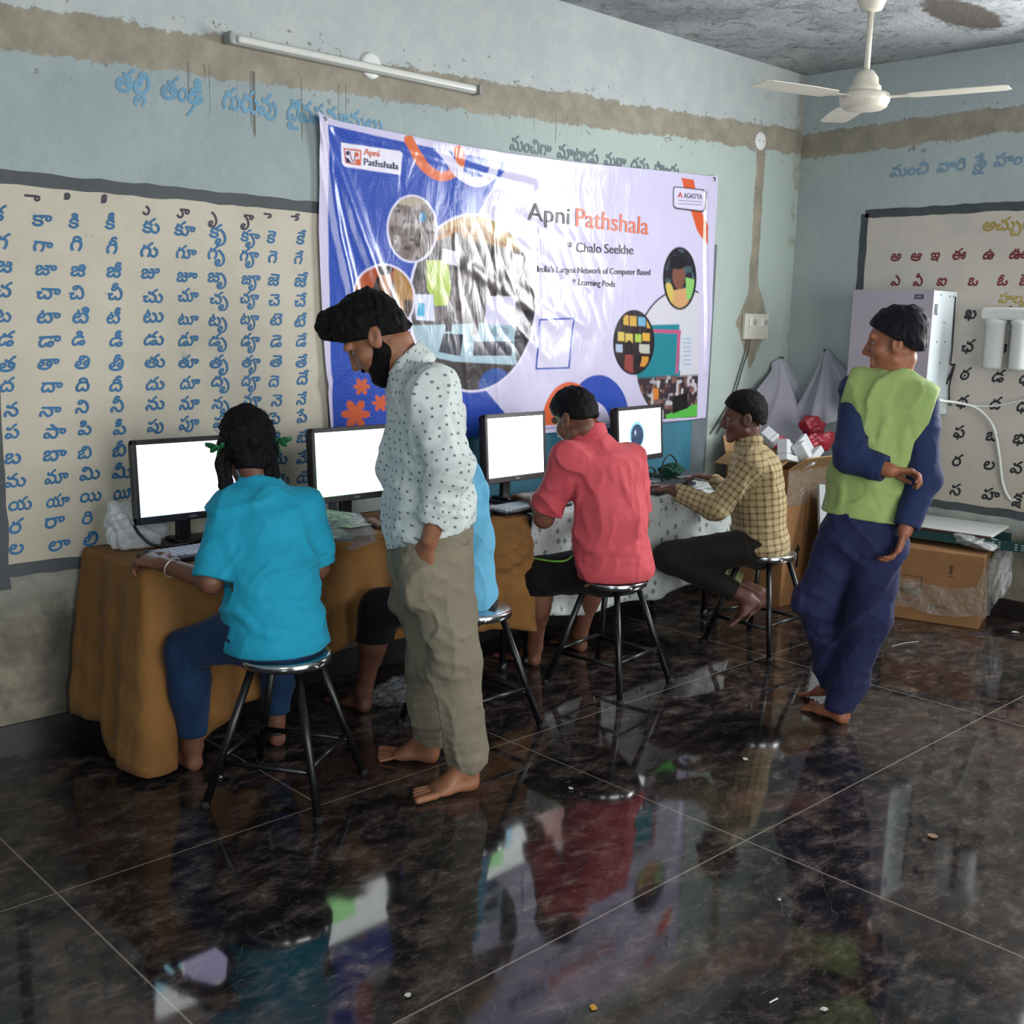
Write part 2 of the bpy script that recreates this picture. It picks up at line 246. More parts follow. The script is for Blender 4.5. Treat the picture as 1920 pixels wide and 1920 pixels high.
[[66,-2,-8,2,-5,3,-7,8,2,0,-8,-9,-10,-3,-13,1,-8,6,-4,8,2,11,6,6,19,9,2,3,1,3,-1,4,-3,2,-10,1,-6,-4,0,-4,1,-5,-9,-2,-2,6,0,7,3,5,5,4,12,2,10,-1,7,-5,3,-8,-1,-8,-3,-5,-24,-13,-1,-7,3,-5,7,-2,7,1,6,5,3,9,10,0,1,-6,5,-7,5,-1,8,0,3,2,3,5,0,6,-3,6,9,4,5,-13,-1,-7,-2,-5,-7,-6],[84,47,-1,-6,-4,-5,-10,-4,-11,0,-9,2,-6,4,-6,7,5,7,7,-7,9,-3,11,-1,5,4,0,4,-3,3,-6,1,-7,-1,-2,9,2,1,10,0,9,-2,6,-5]],
[[4,30,3,13,6,10,11,7,13,2,13,-2,11,-6,6,-11,3,-13,-2,-13,-7,-10,-10,-6,-14,-3,-13,3,-11,6,-6,10],[15,31,1,-9,4,-7,7,-5,14,-1,8,2,6,6,4,7,0,12,-3,8,-6,6,-6,2,-11,1,-6,-2,-7,-4,-4,-8],[89,-2,-8,2,-7,3,-11,11,5,8,7,-8,7,-4,8,-2,5,1,4,3,3,5,0,14,-2,6,-6,7,-13,9,4,9,11,-6,11,-11,4,-8,2,-8,-2,-15,-4,-8,-8,-6],[105,-16,1,18,9,0,1,-18],[132,-2,-8,2,-7,3,-11,11,5,8,7,-8,7,-4,8,-2,5,1,5,3,2,5,0,14,-2,6,-5,7,-14,9,5,9,10,-6,12,-11,3,-8,2,-8,-1,-15,-5,-8,-8,-6],[33,53,-5,1,-5,2,-4,6,-4,8,11,4,4,-10,6,-1,5,3,15,18,8,5,10,2,0,-10,-10,-3,-19,-21,-7,-3]],
[[69,-2,-8,2,-5,2,-8,9,3,0,-6,-8,-9,-4,-12,0,-5,2,-6,4,-6,9,-2,12,1,15,4,9,5,6,9,5,9,1,7,-1,6,-6,2,-6,-1,-9,-6,-7,-7,-3,-10,0,-7,2,-7,6,2,8,5,-4,5,-3,6,-1,6,1,2,2,2,5,-1,5,-3,2,-6,0,-4,-1,-6,-7,-3,-8,0,-10,2,-10,4,-6,6,-2,9,0,6,5,3,9,9,0,2,-7,3,-4,6,-3,7,0,5,2,3,4,2,6,-1,10,-2,6,-6,7,-13,9,4,9,11,-6,6,-5,9,-14,2,-8,-1,-12,-2,-6,-5,-8,-8,-4],[35,78,-1,-18,-9,0,-1,18]],
[[4,30,3,13,6,10,11,7,13,2,13,-2,11,-6,6,-11,3,-13,-2,-13,-7,-10,-10,-6,-14,-3,-13,3,-11,6,-6,10],[15,31,1,-9,4,-7,7,-5,14,-1,8,2,6,6,4,7,0,12,-3,8,-6,6,-6,2,-11,1,-6,-2,-7,-4,-4,-8],[30,31,2,5,5,2,5,-2,2,-5,-2,-6,-5,-2,-5,2],[33,53,-5,1,-5,2,-4,6,-4,8,11,4,4,-10,6,-1,5,3,15,18,8,5,10,2,0,-10,-10,-3,-19,-21,-7,-3]],
[[68,-2,-9,1,-7,3,-8,7,-1,1,2,1,-4,-6,-7,-5,-9,-2,-9,2,-6,5,-4,9,-2,10,2,11,4,10,6,7,9,6,10,3,13,1,12,-1,11,-3,9,-5,-6,-8,-12,6,-15,2,-14,-2,-10,-5,-4,-6,-3,-7,-1,-8,1,-11,5,-5,8,0,5,2,4,6,1,6,10,0,1,-7,4,-5,7,-3,10,0,5,2,3,4,-1,5,-3,4,-8,0,-4,-4,0,-6,4,-7,-9,-2,-2,5,-2,9,2,9,5,4,6,2,9,0,6,-3,5,-5,1,-4,1,-6,-2,-6,-3,-5,-4,-3],[43,53,-5,1,-5,2,-4,6,-4,8,11,4,4,-10,6,-1,5,3,15,18,8,5,9,2,1,-10,-10,-3,-19,-21,-7,-3]],
[[68,-2,-9,1,-7,3,-8,7,-1,1,2,1,-4,-6,-7,-5,-9,-2,-9,2,-6,5,-4,9,-2,10,2,11,4,10,6,7,9,6,10,3,13,1,12,-1,11,-3,9,-5,-6,-8,-12,6,-15,2,-14,-2,-10,-5,-4,-6,-3,-7,-1,-8,1,-11,5,-5,8,0,5,2,4,6,1,6,10,0,1,-7,4,-5,7,-3,10,0,5,2,3,4,-1,5,-3,4,-8,0,-4,-4,0,-6,4,-7,-9,-2,-2,5,-2,9,2,9,5,4,6,2,9,0,6,-3,5,-5,1,-4,1,-6,-2,-6,-3,-5,-4,-3],[38,-16,1,18,10,0,1,-18],[43,53,-5,1,-5,2,-4,6,-4,8,11,4,4,-10,6,-1,5,3,15,18,8,5,9,2,1,-10,-10,-3,-19,-21,-7,-3]],
[[49,-2,-14,2,-11,3,-8,4,-7,7,-3,7,-2,9,2,9,5,8,7,4,9,2,7,-1,7,-5,3,-5,0,-8,-5,-9,-6,-3,-9,-1,-7,1,-7,3,1,9,10,-4,7,0,3,2,3,6,0,2,-3,3,-8,1,-6,-4,-3,-6,0,-6,2,-7,5,-6,7,-4,10,-2,20,0,8,1,8,4,8,9,2,13,-6,7,-6,1,-4,-1,-4,-5,0,-3,2,-3,4,-2,8,1,3,3,3,5,2,-11,-6,-5,-6,-2,-8,0,-7,4,-4,5,-1,4,0,6,2,5,7,5,7,1,6,-1,-22,4,2,8,17,-4,11,-6,7,-10,2,-15,-4,-12,-9,-9,-15,-6],[51,53,-5,1,-5,2,-4,6,-4,8,11,4,4,-10,6,-1,5,3,15,18,8,5,10,2,0,-10,-10,-3,-19,-21,-7,-3]],
[[63,-2,-8,2,-5,3,-7,8,2,1,-6,-9,-7,-3,-12,-1,-7,3,-5,7,-2,5,-2,11,2,10,3,10,6,7,13,8,11,2,12,0,10,-2,9,-5,7,-7,4,-8,3,-10,0,-9,-2,-7,-4,-9,-6,-5],[62,8,7,3,3,4,1,14,-1,7,-3,7,-5,5,-6,3,-14,2,-9,-1,-7,-2,-6,-4,-4,-6,-2,-7,-1,-7,1,-11,5,-6,5,-1,5,1,5,4,3,8,10,0,2,-5,3,-4],[38,-16,1,18,10,0,1,-18],[38,34,1,5,5,2,5,-2,2,-5,-2,-6,-5,-2,-5,2],[40,53,-5,1,-5,2,-4,6,-3,8,10,4,5,-10,6,-1,4,3,16,18,7,5,10,2,1,-10,-11,-3,-19,-21,-6,-3]],
[[63,-2,-8,2,-5,3,-7,8,2,1,-6,-9,-7,-3,-12,-1,-7,3,-5,7,-2,5,-2,11,2,10,3,10,6,7,13,8,11,2,12,0,10,-2,9,-5,7,-7,4,-8,3,-10,0,-9,-2,-7,-4,-9,-6,-5],[62,8,5,1,3,3,3,9,-1,15,-3,7,-5,5,-6,3,-8,2,-15,-1,-10,-4,-7,-8,-2,-7,-1,-12,1,-6,3,-4,5,-2,7,0,6,6,2,8,10,0,1,-6,3,-5,5,-3],[40,53,-5,1,-5,2,-4,6,-3,8,10,4,5,-10,6,-1,4,3,16,18,7,5,10,2,1,-10,-11,-3,-19,-21,-6,-3]],
[[63,-2,-8,2,-5,3,-7,8,2,1,-6,-9,-7,-3,-12,-1,-7,3,-5,7,-2,5,-2,11,2,10,3,10,6,7,13,8,11,2,12,0,10,-2,9,-5,7,-7,4,-8,3,-10,0,-9,-2,-7,-4,-9,-6,-5],[62,8,5,1,3,3,3,9,-1,15,-3,7,-5,5,-6,3,-8,2,-15,-1,-10,-4,-7,-8,-2,-7,-1,-12,1,-6,3,-4,5,-2,7,0,6,6,2,8,10,0,1,-6,3,-5,5,-3],[38,-16,1,18,10,0,1,-18],[40,53,-5,1,-5,2,-4,6,-3,8,10,4,5,-10,6,-1,4,3,16,18,7,5,10,2,1,-10,-11,-3,-19,-21,-6,-3]],
[[59,-2,-8,2,-7,3,-17,20,-7,3,-4,-2,-2,-6,1,-8,5,-8,-10,-4,-5,9,-1,8,0,8,3,6,5,4,6,3,9,-1,7,-4,18,-21,6,-2,7,1,6,6,2,9,-2,10,-4,8,-8,5,-9,4,-20,2,10,9,6,0,17,-5,12,-10,5,-8,3,-10,-1,-15,-5,-8,-5,-4,-6,-3],[30,53,-6,1,-5,2,-4,6,-3,8,10,4,5,-10,6,-1,5,3,15,18,7,5,10,2,1,-10,-11,-3,-19,-21,-6,-3]],
[[61,-2,-8,2,-7,3,-18,21,-6,2,-5,-1,-3,-4,0,-8,3,-4,5,-1,6,1,6,9,7,-8,-6,-7,-7,-4,-9,0,-8,2,-5,5,-2,9,1,10,4,5,8,5,10,-1,9,-5,16,-18,7,-3,8,1,4,3,2,5,1,7,-1,10,-7,10,-14,9,5,9,7,-3,10,-8,7,-10,3,-8,0,-12,-2,-10,-6,-8,-8,-4],[25,53,-6,1,-4,2,-5,6,-3,8,10,4,5,-10,6,-1,5,3,15,18,8,5,9,2,1,-10,-10,-3,-20,-21,-6,-3]],
[[61,-2,-8,2,-7,3,-18,21,-6,2,-5,-1,-3,-4,0,-8,3,-4,5,-1,6,1,6,9,7,-8,-6,-7,-7,-4,-9,0,-8,2,-5,5,-2,9,1,10,4,5,8,5,10,-1,9,-5,16,-18,7,-3,8,1,4,3,2,5,1,7,-1,10,-7,10,-14,9,5,9,7,-3,10,-8,7,-10,3,-8,0,-12,-2,-10,-6,-8,-8,-4],[35,-16,1,18,9,0,1,-18],[25,53,-6,1,-4,2,-5,6,-3,8,10,4,5,-10,6,-1,5,3,15,18,8,5,9,2,1,-10,-10,-3,-20,-21,-6,-3]],
[[67,-2,-9,2,-5,2,-7,9,2,0,-8,-9,-10,-3,-13,1,-5,2,-5,5,-2,9,1,5,2,6,8,6,16,7,2,3,1,3,-1,4,-3,2,-10,1,-6,-4,0,-4,1,-5,-9,-2,-2,8,1,7,3,5,7,3,9,1,7,0,7,-3,4,-5,2,-8,-1,-6,-6,-8,-19,-9,-3,-5,0,-5,5,-4,12,0,6,5,3,9,10,0,2,-8,7,-6,8,0,7,3,3,9,-1,10,-2,6,-5,7,-14,9,5,9,10,-6,9,-8,6,-11,2,-8,0,-12,-4,-9,-4,-5,-5,-3]],
[[67,-2,-9,2,-5,2,-7,9,2,0,-8,-9,-10,-3,-13,1,-5,2,-5,5,-2,9,1,5,2,6,8,6,16,7,2,3,1,3,-1,4,-3,2,-10,1,-6,-4,0,-4,1,-5,-9,-2,-2,8,1,7,3,5,7,3,9,1,7,0,7,-3,4,-5,2,-8,-1,-6,-6,-8,-19,-9,-3,-5,0,-5,5,-4,12,0,6,5,3,9,10,0,2,-8,5,-5,10,-1,7,3,3,8,-1,11,-2,6,-5,7,-13,9,3,9,11,-6,9,-8,6,-11,2,-8,0,-12,-4,-9,-4,-5,-5,-3],[41,-16,1,18,9,0,1,-18],[58,53,-5,1,-5,2,-4,6,-4,8,11,4,4,-10,6,-1,5,3,15,18,8,5,9,2,1,-10,-10,-3,-19,-21,-7,-3]],
[[30,53,-5,1,-5,2,-4,6,-4,8,10,4,5,-10,6,-1,5,3,15,18,8,5,9,2,1,-10,-10,-3,-19,-21,-7,-3],[60,-2,-8,2,-6,3,-18,21,-6,2,-5,-1,-3,-4,0,-8,3,-4,5,-1,6,1,6,9,7,-8,-6,-7,-7,-4,-9,0,-8,2,-6,7,-1,12,3,9,7,5,7,1,8,-1,7,-5,16,-18,7,-3,8,1,5,6,2,9,-1,10,-5,8,-7,5,-10,4,-21,2,11,9,13,-1,15,-7,8,-7,5,-8,2,-10,0,-12,-4,-9,-4,-4,-8,-5],[104,-2,-8,2,-7,3,-11,11,5,8,7,-8,7,-4,7,-2,6,1,4,3,3,5,0,14,-2,6,-6,7,-13,9,4,9,11,-6,11,-11,4,-8,2,-8,-2,-15,-4,-8,-8,-6]],
[[4,30,3,13,6,10,11,7,13,2,13,-2,11,-6,6,-11,3,-13,-2,-13,-7,-10,-10,-6,-14,-3,-13,3,-11,6,-6,10],[15,31,3,-13,6,-6,8,-3,9,0,8,2,6,5,4,8,0,12,-3,8,-6,6,-6,2,-11,0,-6,-1,-7,-5,-4,-7],[89,-2,-8,2,-7,3,-11,11,5,8,7,-8,7,-4,8,-2,5,1,4,3,3,5,0,14,-2,6,-6,7,-14,9,5,9,11,-7,11,-11,4,-7,2,-8,-2,-15,-4,-8,-8,-6],[132,-2,-8,2,-7,3,-11,11,5,8,7,-8,7,-4,8,-2,5,1,5,3,2,5,0,14,-2,6,-5,7,-14,9,5,9,10,-6,12,-11,3,-8,2,-8,-1,-15,-5,-8,-8,-6],[79,53,-5,1,-5,2,-4,6,-3,8,10,4,5,-10,6,-1,4,3,16,18,7,5,10,2,0,-10,-10,-3,-19,-21,-6,-3]],
[[4,30,3,13,6,10,11,7,13,2,13,-2,11,-6,6,-11,3,-13,-2,-13,-7,-10,-10,-6,-14,-3,-13,3,-11,6,-6,10],[15,31,1,-9,4,-7,7,-5,14,-1,8,2,6,6,4,7,0,12,-3,8,-6,6,-6,2,-11,1,-6,-2,-7,-4,-4,-8],[33,53,-5,1,-5,2,-4,6,-4,8,11,4,4,-10,6,-1,5,3,15,18,8,5,10,2,0,-10,-10,-3,-19,-21,-7,-3]],
[[44,-2,-12,2,-10,3,-7,5,-8,12,-2,9,0,13,3,7,6,8,5,4,9,1,7,-1,5,-3,4,-7,0,-7,-3,-8,-5,-4,-11,-3,-11,3,-7,6,3,8,4,-4,5,-3,5,-1,7,1,4,5,-1,5,-1,3,-5,2,-8,-3,-4,-5,-2,-7,0,-8,2,-7,4,-6,6,-5,8,-3,10,-2,12,2,10,4,3,3,4,9,1,8,-2,7,-7,8,-8,4,5,9,13,-8,8,-13,1,-14,-2,-9,-4,-7,-7,-6,-9,-4]],
[[60,-2,-8,2,-6,3,-18,21,-6,2,-5,-1,-3,-4,0,-8,3,-4,5,-1,6,1,6,9,7,-8,-6,-7,-7,-4,-9,0,-8,2,-6,7,-1,12,3,9,7,5,7,1,8,-1,7,-5,16,-18,7,-3,8,1,5,6,2,9,-1,10,-5,8,-7,5,-10,4,-21,2,11,9,13,-1,15,-7,8,-7,5,-8,2,-10,0,-12,-4,-9,-4,-4,-8,-5],[30,53,-5,1,-5,2,-4,6,-4,8,10,4,5,-10,6,-1,5,3,15,18,8,5,9,2,1,-10,-10,-3,-19,-21,-7,-3]],
[[59,-2,-8,2,-7,3,-17,20,-7,3,-4,-2,-2,-6,1,-8,5,-8,-10,-4,-6,14,0,8,2,7,4,5,6,3,7,1,6,-2,6,-5,17,-18,6,-3,8,1,4,3,2,5,1,7,-2,10,-6,10,-14,9,5,9,11,-6,8,-8,5,-7,2,-8,1,-8,-1,-11,-5,-9,-5,-3,-6,-3],[25,53,-6,1,-4,2,-5,6,-3,8,10,4,5,-10,6,-1,5,3,15,18,8,5,9,2,1,-10,-10,-3,-20,-21,-6,-3]],
[[61,-2,-8,2,-7,3,-17,19,-6,4,-5,-1,-3,-3,-1,-7,2,-5,4,-2,6,0,5,4,3,6,7,-8,-6,-7,-9,-4,-10,0,-7,4,-4,7,-1,12,5,8,5,4,5,1,7,0,7,-3,21,-22,5,-2,8,1,4,3,2,5,1,7,-2,9,-6,11,-14,9,5,9,13,-10,7,-7,5,-8,2,-9,0,-11,-4,-9,-4,-5,-8,-4],[110,28,-10,2,-5,5,-2,10,3,9,1,1,11,1,-6,-7,0,-8,4,-5,6,0,3,1,3,4,0,5,-2,4,-3,2,-7,1,-50,0,1,9,49,0,9,-1,5,-2,6,-8,1,-7,-1,-7,-6,-7],[25,53,-6,1,-4,2,-5,6,-3,8,10,4,5,-10,6,-1,5,3,15,18,8,5,9,2,1,-10,-10,-3,-20,-21,-6,-3]],
[[13,28,-10,2,-5,5,-2,10,3,9,1,1,11,1,-5,-7,0,-8,4,-5,6,0,3,1,2,4,0,5,-1,4,-6,3,-82,0,0,9,75,0,14,-2,5,-3,3,-5,1,-12,-4,-8,-6,-3]],
[[-35,54,-16,3,3,8,9,-2,9,0,5,3,2,4,0,10,-5,6,-7,2,-7,-2,-1,-4,2,-3,4,-2,6,1,3,2,6,6,5,-5,-3,-4,-7,-6,-9,-2,-8,2,-4,3,-3,4,-1,7,3,6,4,3,10,3,12,-3,7,-8,2,-12,0,-5,-3,-8,-6,-4]],
[[-35,54,-16,3,3,8,8,-2,7,0,7,2,3,3,0,9,-3,5,-7,4,-5,-1,-4,-1,-1,-4,3,-3,7,-1,5,3,6,5,3,-7,-6,-5,-7,-3,-11,0,-5,3,-3,3,0,9,5,7,11,2,10,-1,3,-2,6,-6,2,-11,-3,-11,-9,-7],[-31,109,7,-1,5,-2,7,-9,-10,-2,-4,5,-7,0,-5,-2,-2,-4,3,-6,-8,-4,-3,8,1,9,6,6]],
[[14,-2,-7,2,-7,3,-11,11,5,8,7,-8,7,-4,7,-2,6,1,4,3,3,5,0,14,-2,6,-6,7,-14,9,5,9,11,-6,11,-11,4,-8,2,-8,-2,-15,-4,-8,-8,-6]],
[[14,-2,-7,2,-7,3,-11,11,5,8,8,-9,7,-4,9,0,7,3,3,5,0,10,-2,9,-6,8,-13,9,4,9,6,-3,14,-14,6,-11,1,-15,-3,-10,-6,-7,-4,-2],[64,28,-10,2,-5,5,-2,10,3,9,1,1,11,1,-5,-7,0,-8,4,-5,6,0,3,1,2,4,0,5,-1,4,-3,2,-8,1,-50,0,1,9,49,0,9,-1,6,-2,6,-8,1,-7,-2,-7,-6,-7]],
[[12,-48,-8,1,-10,4,-5,4,-4,9,-1,10,2,8,6,6,9,4,10,-1,6,-5,3,-8,-3,-10,-5,-4,-7,-2,-7,0,-7,3,-1,9,5,-3,6,-1,6,1,3,3,1,5,-2,3,-4,2,-4,0,-4,-2,-4,-6,0,-6,1,-6,7,-7,12,-2,12,2,8,5,6,10,1,12,-4,19,-9,17,-13,16,-17,12,5,8,17,-12,12,-12,10,-14,6,-17,2,-11,1,-11,-2,-9,-5,-10,-4,-5,-9,-6,-7,-2]],
[[12,-48,-12,2,-9,5,-5,8,-2,13,4,10,4,4,7,3,12,0,7,-6,2,-7,-1,-7,-3,-5,-6,-3,-10,-1,-8,2,-1,1,-1,9,8,-4,9,1,4,5,-2,6,-4,2,-4,0,-4,-2,-3,-3,-1,-9,2,-9,9,-5,8,-1,12,2,9,5,4,7,3,10,-2,19,-8,18,-12,15,-19,15,4,10,5,-4,1,-2,19,-15,9,-12,5,-9,6,-15,2,-10,0,-10,-3,-13,-6,-9,-8,-6,-10,-4],[63,28,-10,2,-5,5,-2,8,1,8,3,4,11,1,-5,-6,-1,-6,2,-6,4,-2,6,0,2,2,2,4,0,4,-3,5,-6,2,-61,1,2,8,56,0,13,-3,5,-4,2,-4,1,-7,-1,-7,-6,-7]],
[[-4,69,-1,-7,-5,-6,-6,-2,-11,-1,-7,0,0,9,16,1,3,2,1,4,-2,5,-4,2,-49,0,0,9,53,-1,6,-2,3,-3]],
[[-4,69,-1,-7,-5,-6,-6,-2,-11,-1,-7,0,0,9,16,1,3,2,1,4,-2,5,-4,2,-49,0,0,9,53,-1,6,-2,3,-3],[-17,104,7,-1,5,-2,6,-9,-9,-2,-4,5,-7,1,-5,-3,-2,-4,2,-5,5,-4,-10,-3,-4,4,-2,5,1,10,6,5]],
[[-4,69,-1,-7,-5,-6,-6,-2,-11,-1,-7,0,0,9,16,1,3,2,1,4,-2,5,-4,2,-49,0,0,9,53,-1,6,-2,3,-3],[-55,-8,9,-2,6,-5,1,-8,-3,-8,-1,-2,-10,0,5,6,0,4,-1,4,-3,3,-4,0,-3,0,-3,-3,-1,-3,1,-4,6,-4,56,0,0,-10,-50,0,-9,2,-6,2,-6,7,-1,6,1,6,6,7]],
[[33,-2,-11,2,-9,4,-7,6,-4,8,11,3,2,-5,4,-4,11,-4,14,2,6,4,1,6,-4,4,-31,5,-6,3,-3,4,-2,9,3,9,6,5,9,3,12,0,13,-2,8,-7,4,-8,-10,-3,-2,5,-4,3,-10,3,-12,-1,-6,-4,-1,-5,3,-4,7,-2,24,-3,8,-4,4,-7,0,-11,-5,-7,-11,-5],[47,-25,-5,1,-4,2,-6,8,2,0,-5,-7,-5,-4,-9,0,-6,2,-6,8,0,12,0,2,9,-1,0,-10,4,-4,3,0,6,2,3,8,9,0,2,-6,2,-3,4,-1,5,0,4,5,0,9,8,1,1,-10,-2,-7,-7,-6],[64,-33,-8,2,-4,6,-1,6,9,8,0,-10,4,-3,6,1,2,-8],[29,53,-5,1,-5,2,-4,6,-3,8,10,4,4,-10,6,-1,5,3,16,18,7,5,10,2,0,-10,-10,-3,-19,-21,-6,-3]],
[[33,-2,-11,2,-9,4,-7,6,-4,8,11,3,2,-5,4,-4,11,-4,14,2,6,4,1,6,-4,4,-31,5,-6,3,-3,4,-2,9,2,7,6,4,12,4,14,0,11,-3,6,-4,4,-8,-10,-3,-2,5,-4,3,-10,3,-12,-1,-6,-4,-1,-5,3,-4,7,-2,24,-3,8,-4,4,-7,0,-11,-5,-7,-11,-5],[89,28,-10,2,-6,6,-1,11,4,8,11,1,-4,-4,-2,-6,0,-5,3,-4,7,-1,5,3,1,5,0,4,-3,3,-4,2,-85,0,0,9,78,0,14,-2,5,-3,3,-5,1,-12,-4,-8,-6,-3]],
[[37,61,9,-1,11,-4,8,-8,3,-8,0,-8,0,-11,-6,-16,-3,-6,-11,5,8,13,2,14,-2,11,-6,8,-6,2,-10,1,-8,-3,-6,-5,-4,-11,1,-11,3,-10,6,-9,-11,-5,-5,11,-4,12,0,13,2,7,6,10,6,5,8,3],[96,28,-10,2,-5,5,-2,10,3,9,1,1,11,1,-6,-7,0,-8,4,-5,6,0,3,1,3,4,0,5,-2,4,-5,3,-91,0,0,9,83,0,13,-1,7,-4,3,-5,1,-12,-5,-8,-5,-3]],
[[68,-2,-7,1,-5,2,-9,10,2,0,-7,-9,-9,-3,-13,1,-8,6,-3,7,0,9,3,7,7,5,-2,-2,-14,0,0,10,29,0,0,-9,-6,-3,-4,-3,-3,-4,0,-7,2,-5,6,-2,8,0,4,3,3,5,1,6,10,0,2,-8,7,-6,8,0,7,4,3,5,0,6,0,7,-4,8,-9,9,-13,5,18,2,2,-1,8,-7,5,-8,3,-7,0,-12,-1,-7,-5,-8,-7,-5],[118,28,-9,2,-6,5,-2,10,4,9,0,1,11,1,-5,-7,0,-8,4,-5,6,0,3,1,2,4,1,5,-2,4,-5,3,-94,0,0,9,86,0,13,-1,6,-4,3,-5,2,-12,-5,-8,-5,-3]],
[[66,-2,-8,2,-5,3,-7,8,2,0,-8,-9,-10,-3,-13,1,-8,6,-4,8,2,11,6,6,19,9,2,3,1,3,-1,4,-3,2,-10,1,-6,-4,0,-4,1,-5,-9,-2,-2,6,0,7,3,5,5,4,12,2,10,-1,7,-5,3,-8,-1,-8,-3,-5,-24,-13,-1,-7,3,-5,7,-2,7,1,6,5,3,9,10,0,1,-6,5,-7,5,-1,8,0,3,2,3,5,0,6,-3,6,9,4,5,-13,-1,-7,-2,-5,-7,-6],[84,47,-1,-6,-4,-5,-10,-4,-11,0,-9,2,-6,4,-6,7,5,7,7,-7,9,-3,11,-1,5,4,-1,5,-2,2,-5,2,-8,0,0,6,1,1,9,0,9,-2,6,-5],[111,28,-9,2,-6,5,-2,10,3,9,1,1,11,1,-5,-7,0,-8,4,-5,6,0,3,1,2,4,1,5,-2,4,-3,2,-7,1,-52,0,0,9,51,0,10,-1,5,-2,6,-8,1,-7,-1,-7,-6,-7]],
[[69,-2,-8,2,-5,2,-8,9,3,0,-6,-8,-9,-4,-12,0,-5,2,-6,4,-6,9,-2,12,1,15,4,9,5,6,9,5,9,1,7,-1,6,-6,2,-6,-1,-9,-6,-7,-7,-3,-10,0,-7,2,-7,6,2,8,5,-4,5,-3,6,-1,6,1,2,2,2,5,-1,5,-3,2,-6,0,-4,-1,-6,-7,-3,-8,0,-10,2,-10,4,-6,6,-2,9,0,6,5,3,9,9,0,2,-7,3,-4,6,-3,7,0,5,2,3,4,2,5,-1,11,-2,6,-6,7,-13,10,6,5,11,-5,6,-5,6,-9,2,-7,1,-8,-1,-11,-3,-6,-7,-6],[35,78,-1,-18,-9,0,-1,18],[117,28,-9,2,-6,5,-2,10,3,9,1,1,11,1,-5,-7,0,-8,4,-5,6,0,3,1,2,4,0,5,-1,4,-3,2,-7,1,-62,0,0,9,61,0,13,-3,5,-4,3,-4,1,-7,-1,-7,-7,-7]],
[[69,-2,-9,1,-7,3,-8,7,-1,1,2,1,-4,-6,-7,-5,-10,-2,-8,2,-6,5,-5,9,-1,10,1,11,7,13,8,6,10,4,11,2,16,0,12,-2,11,-5,-6,-8,-13,6,-12,2,-12,-1,-11,-4,-8,-8,-3,-7,-1,-8,2,-11,5,-5,5,-1,5,1,6,6,2,8,10,0,1,-7,4,-5,6,-2,7,-1,6,0,4,3,1,7,-2,4,-6,2,-6,-2,-1,-3,-1,-5,4,-8,-8,-2,-4,8,-1,6,1,6,4,5,6,3,7,1,7,-1,6,-4,3,-5,1,-4,0,-7,-2,-5,-6,-6],[108,28,-10,2,-5,5,-2,10,3,9,1,1,11,1,-5,-7,0,-8,4,-5,6,0,3,1,2,4,0,5,-1,4,-6,3,-104,0,0,9,97,0,13,-1,6,-4,3,-5,1,-12,-4,-8,-6,-3]],
[[49,-2,-20,3,-9,4,-8,5,-5,7,-2,8,0,11,4,8,7,6,8,3,10,-1,6,-3,3,-5,1,-6,-1,-7,-4,-6,-6,-3,-9,-1,-7,1,-7,3,1,9,10,-4,7,0,3,2,3,6,0,2,-3,3,-8,1,-7,-5,-2,-6,1,-10,4,-6,7,-4,8,-3,11,-2,17,2,7,2,7,4,5,5,2,6,1,9,-2,3,-4,4,-8,1,-5,-3,-1,-4,3,-6,7,-1,6,2,4,7,2,-11,-5,-4,-4,-2,-7,-1,-10,3,-4,4,-2,6,0,6,2,5,8,6,6,1,7,-1,-2,-1,-12,6,-12,3,12,4,16,-7,7,-5,4,-7,3,-13,-3,-13,-8,-10,-13,-7],[117,32,-9,2,-6,5,-2,10,3,10,1,1,11,1,-5,-8,0,-8,4,-4,6,-1,3,2,2,3,0,6,-1,3,-5,3,-101,1,0,9,93,0,13,-2,6,-4,3,-4,1,-12,-4,-9,-6,-3]],
[[64,-2,-9,2,-5,3,-6,8,2,1,-6,-9,-7,-3,-12,-1,-7,3,-6,7,-2,5,-1,11,1,11,7,12,7,6,9,4,10,2,12,0,10,-2,9,-4,7,-6,5,-8,2,-9,0,-10,-1,-7,-4,-9,-7,-5],[63,8,4,1,4,3,3,9,-2,15,-3,7,-4,5,-6,3,-8,2,-15,-1,-11,-4,-6,-8,-3,-7,0,-12,1,-6,3,-4,4,-2,8,0,5,6,3,8,10,0,1,-6,3,-5,4,-3],[110,28,-9,2,-5,5,-3,10,4,9,1,1,10,1,-5,-7,0,-8,4,-5,6,0,3,1,3,4,0,5,-2,4,-5,3,-107,0,0,9,99,0,13,-1,7,-4,2,-5,2,-12,-5,-8,-5,-3]],
[[59,-2,-8,2,-7,3,-17,20,-7,3,-4,-2,-2,-6,1,-8,5,-8,-10,-4,-6,14,0,8,2,7,4,5,6,3,7,1,6,-2,6,-5,17,-18,6,-3,8,1,4,3,2,5,1,11,-2,7,-9,11,-16,7,19,2,9,-7,6,-8,3,-9,0,-10,-1,-7,-5,-9,-5,-3,-6,-3],[110,28,-9,2,-6,5,-2,10,4,9,0,1,11,1,-5,-7,0,-8,4,-5,6,0,3,1,2,4,1,5,-2,4,-5,3,-100,0,0,9,92,0,13,-1,6,-4,3,-5,2,-12,-5,-8,-5,-3]],
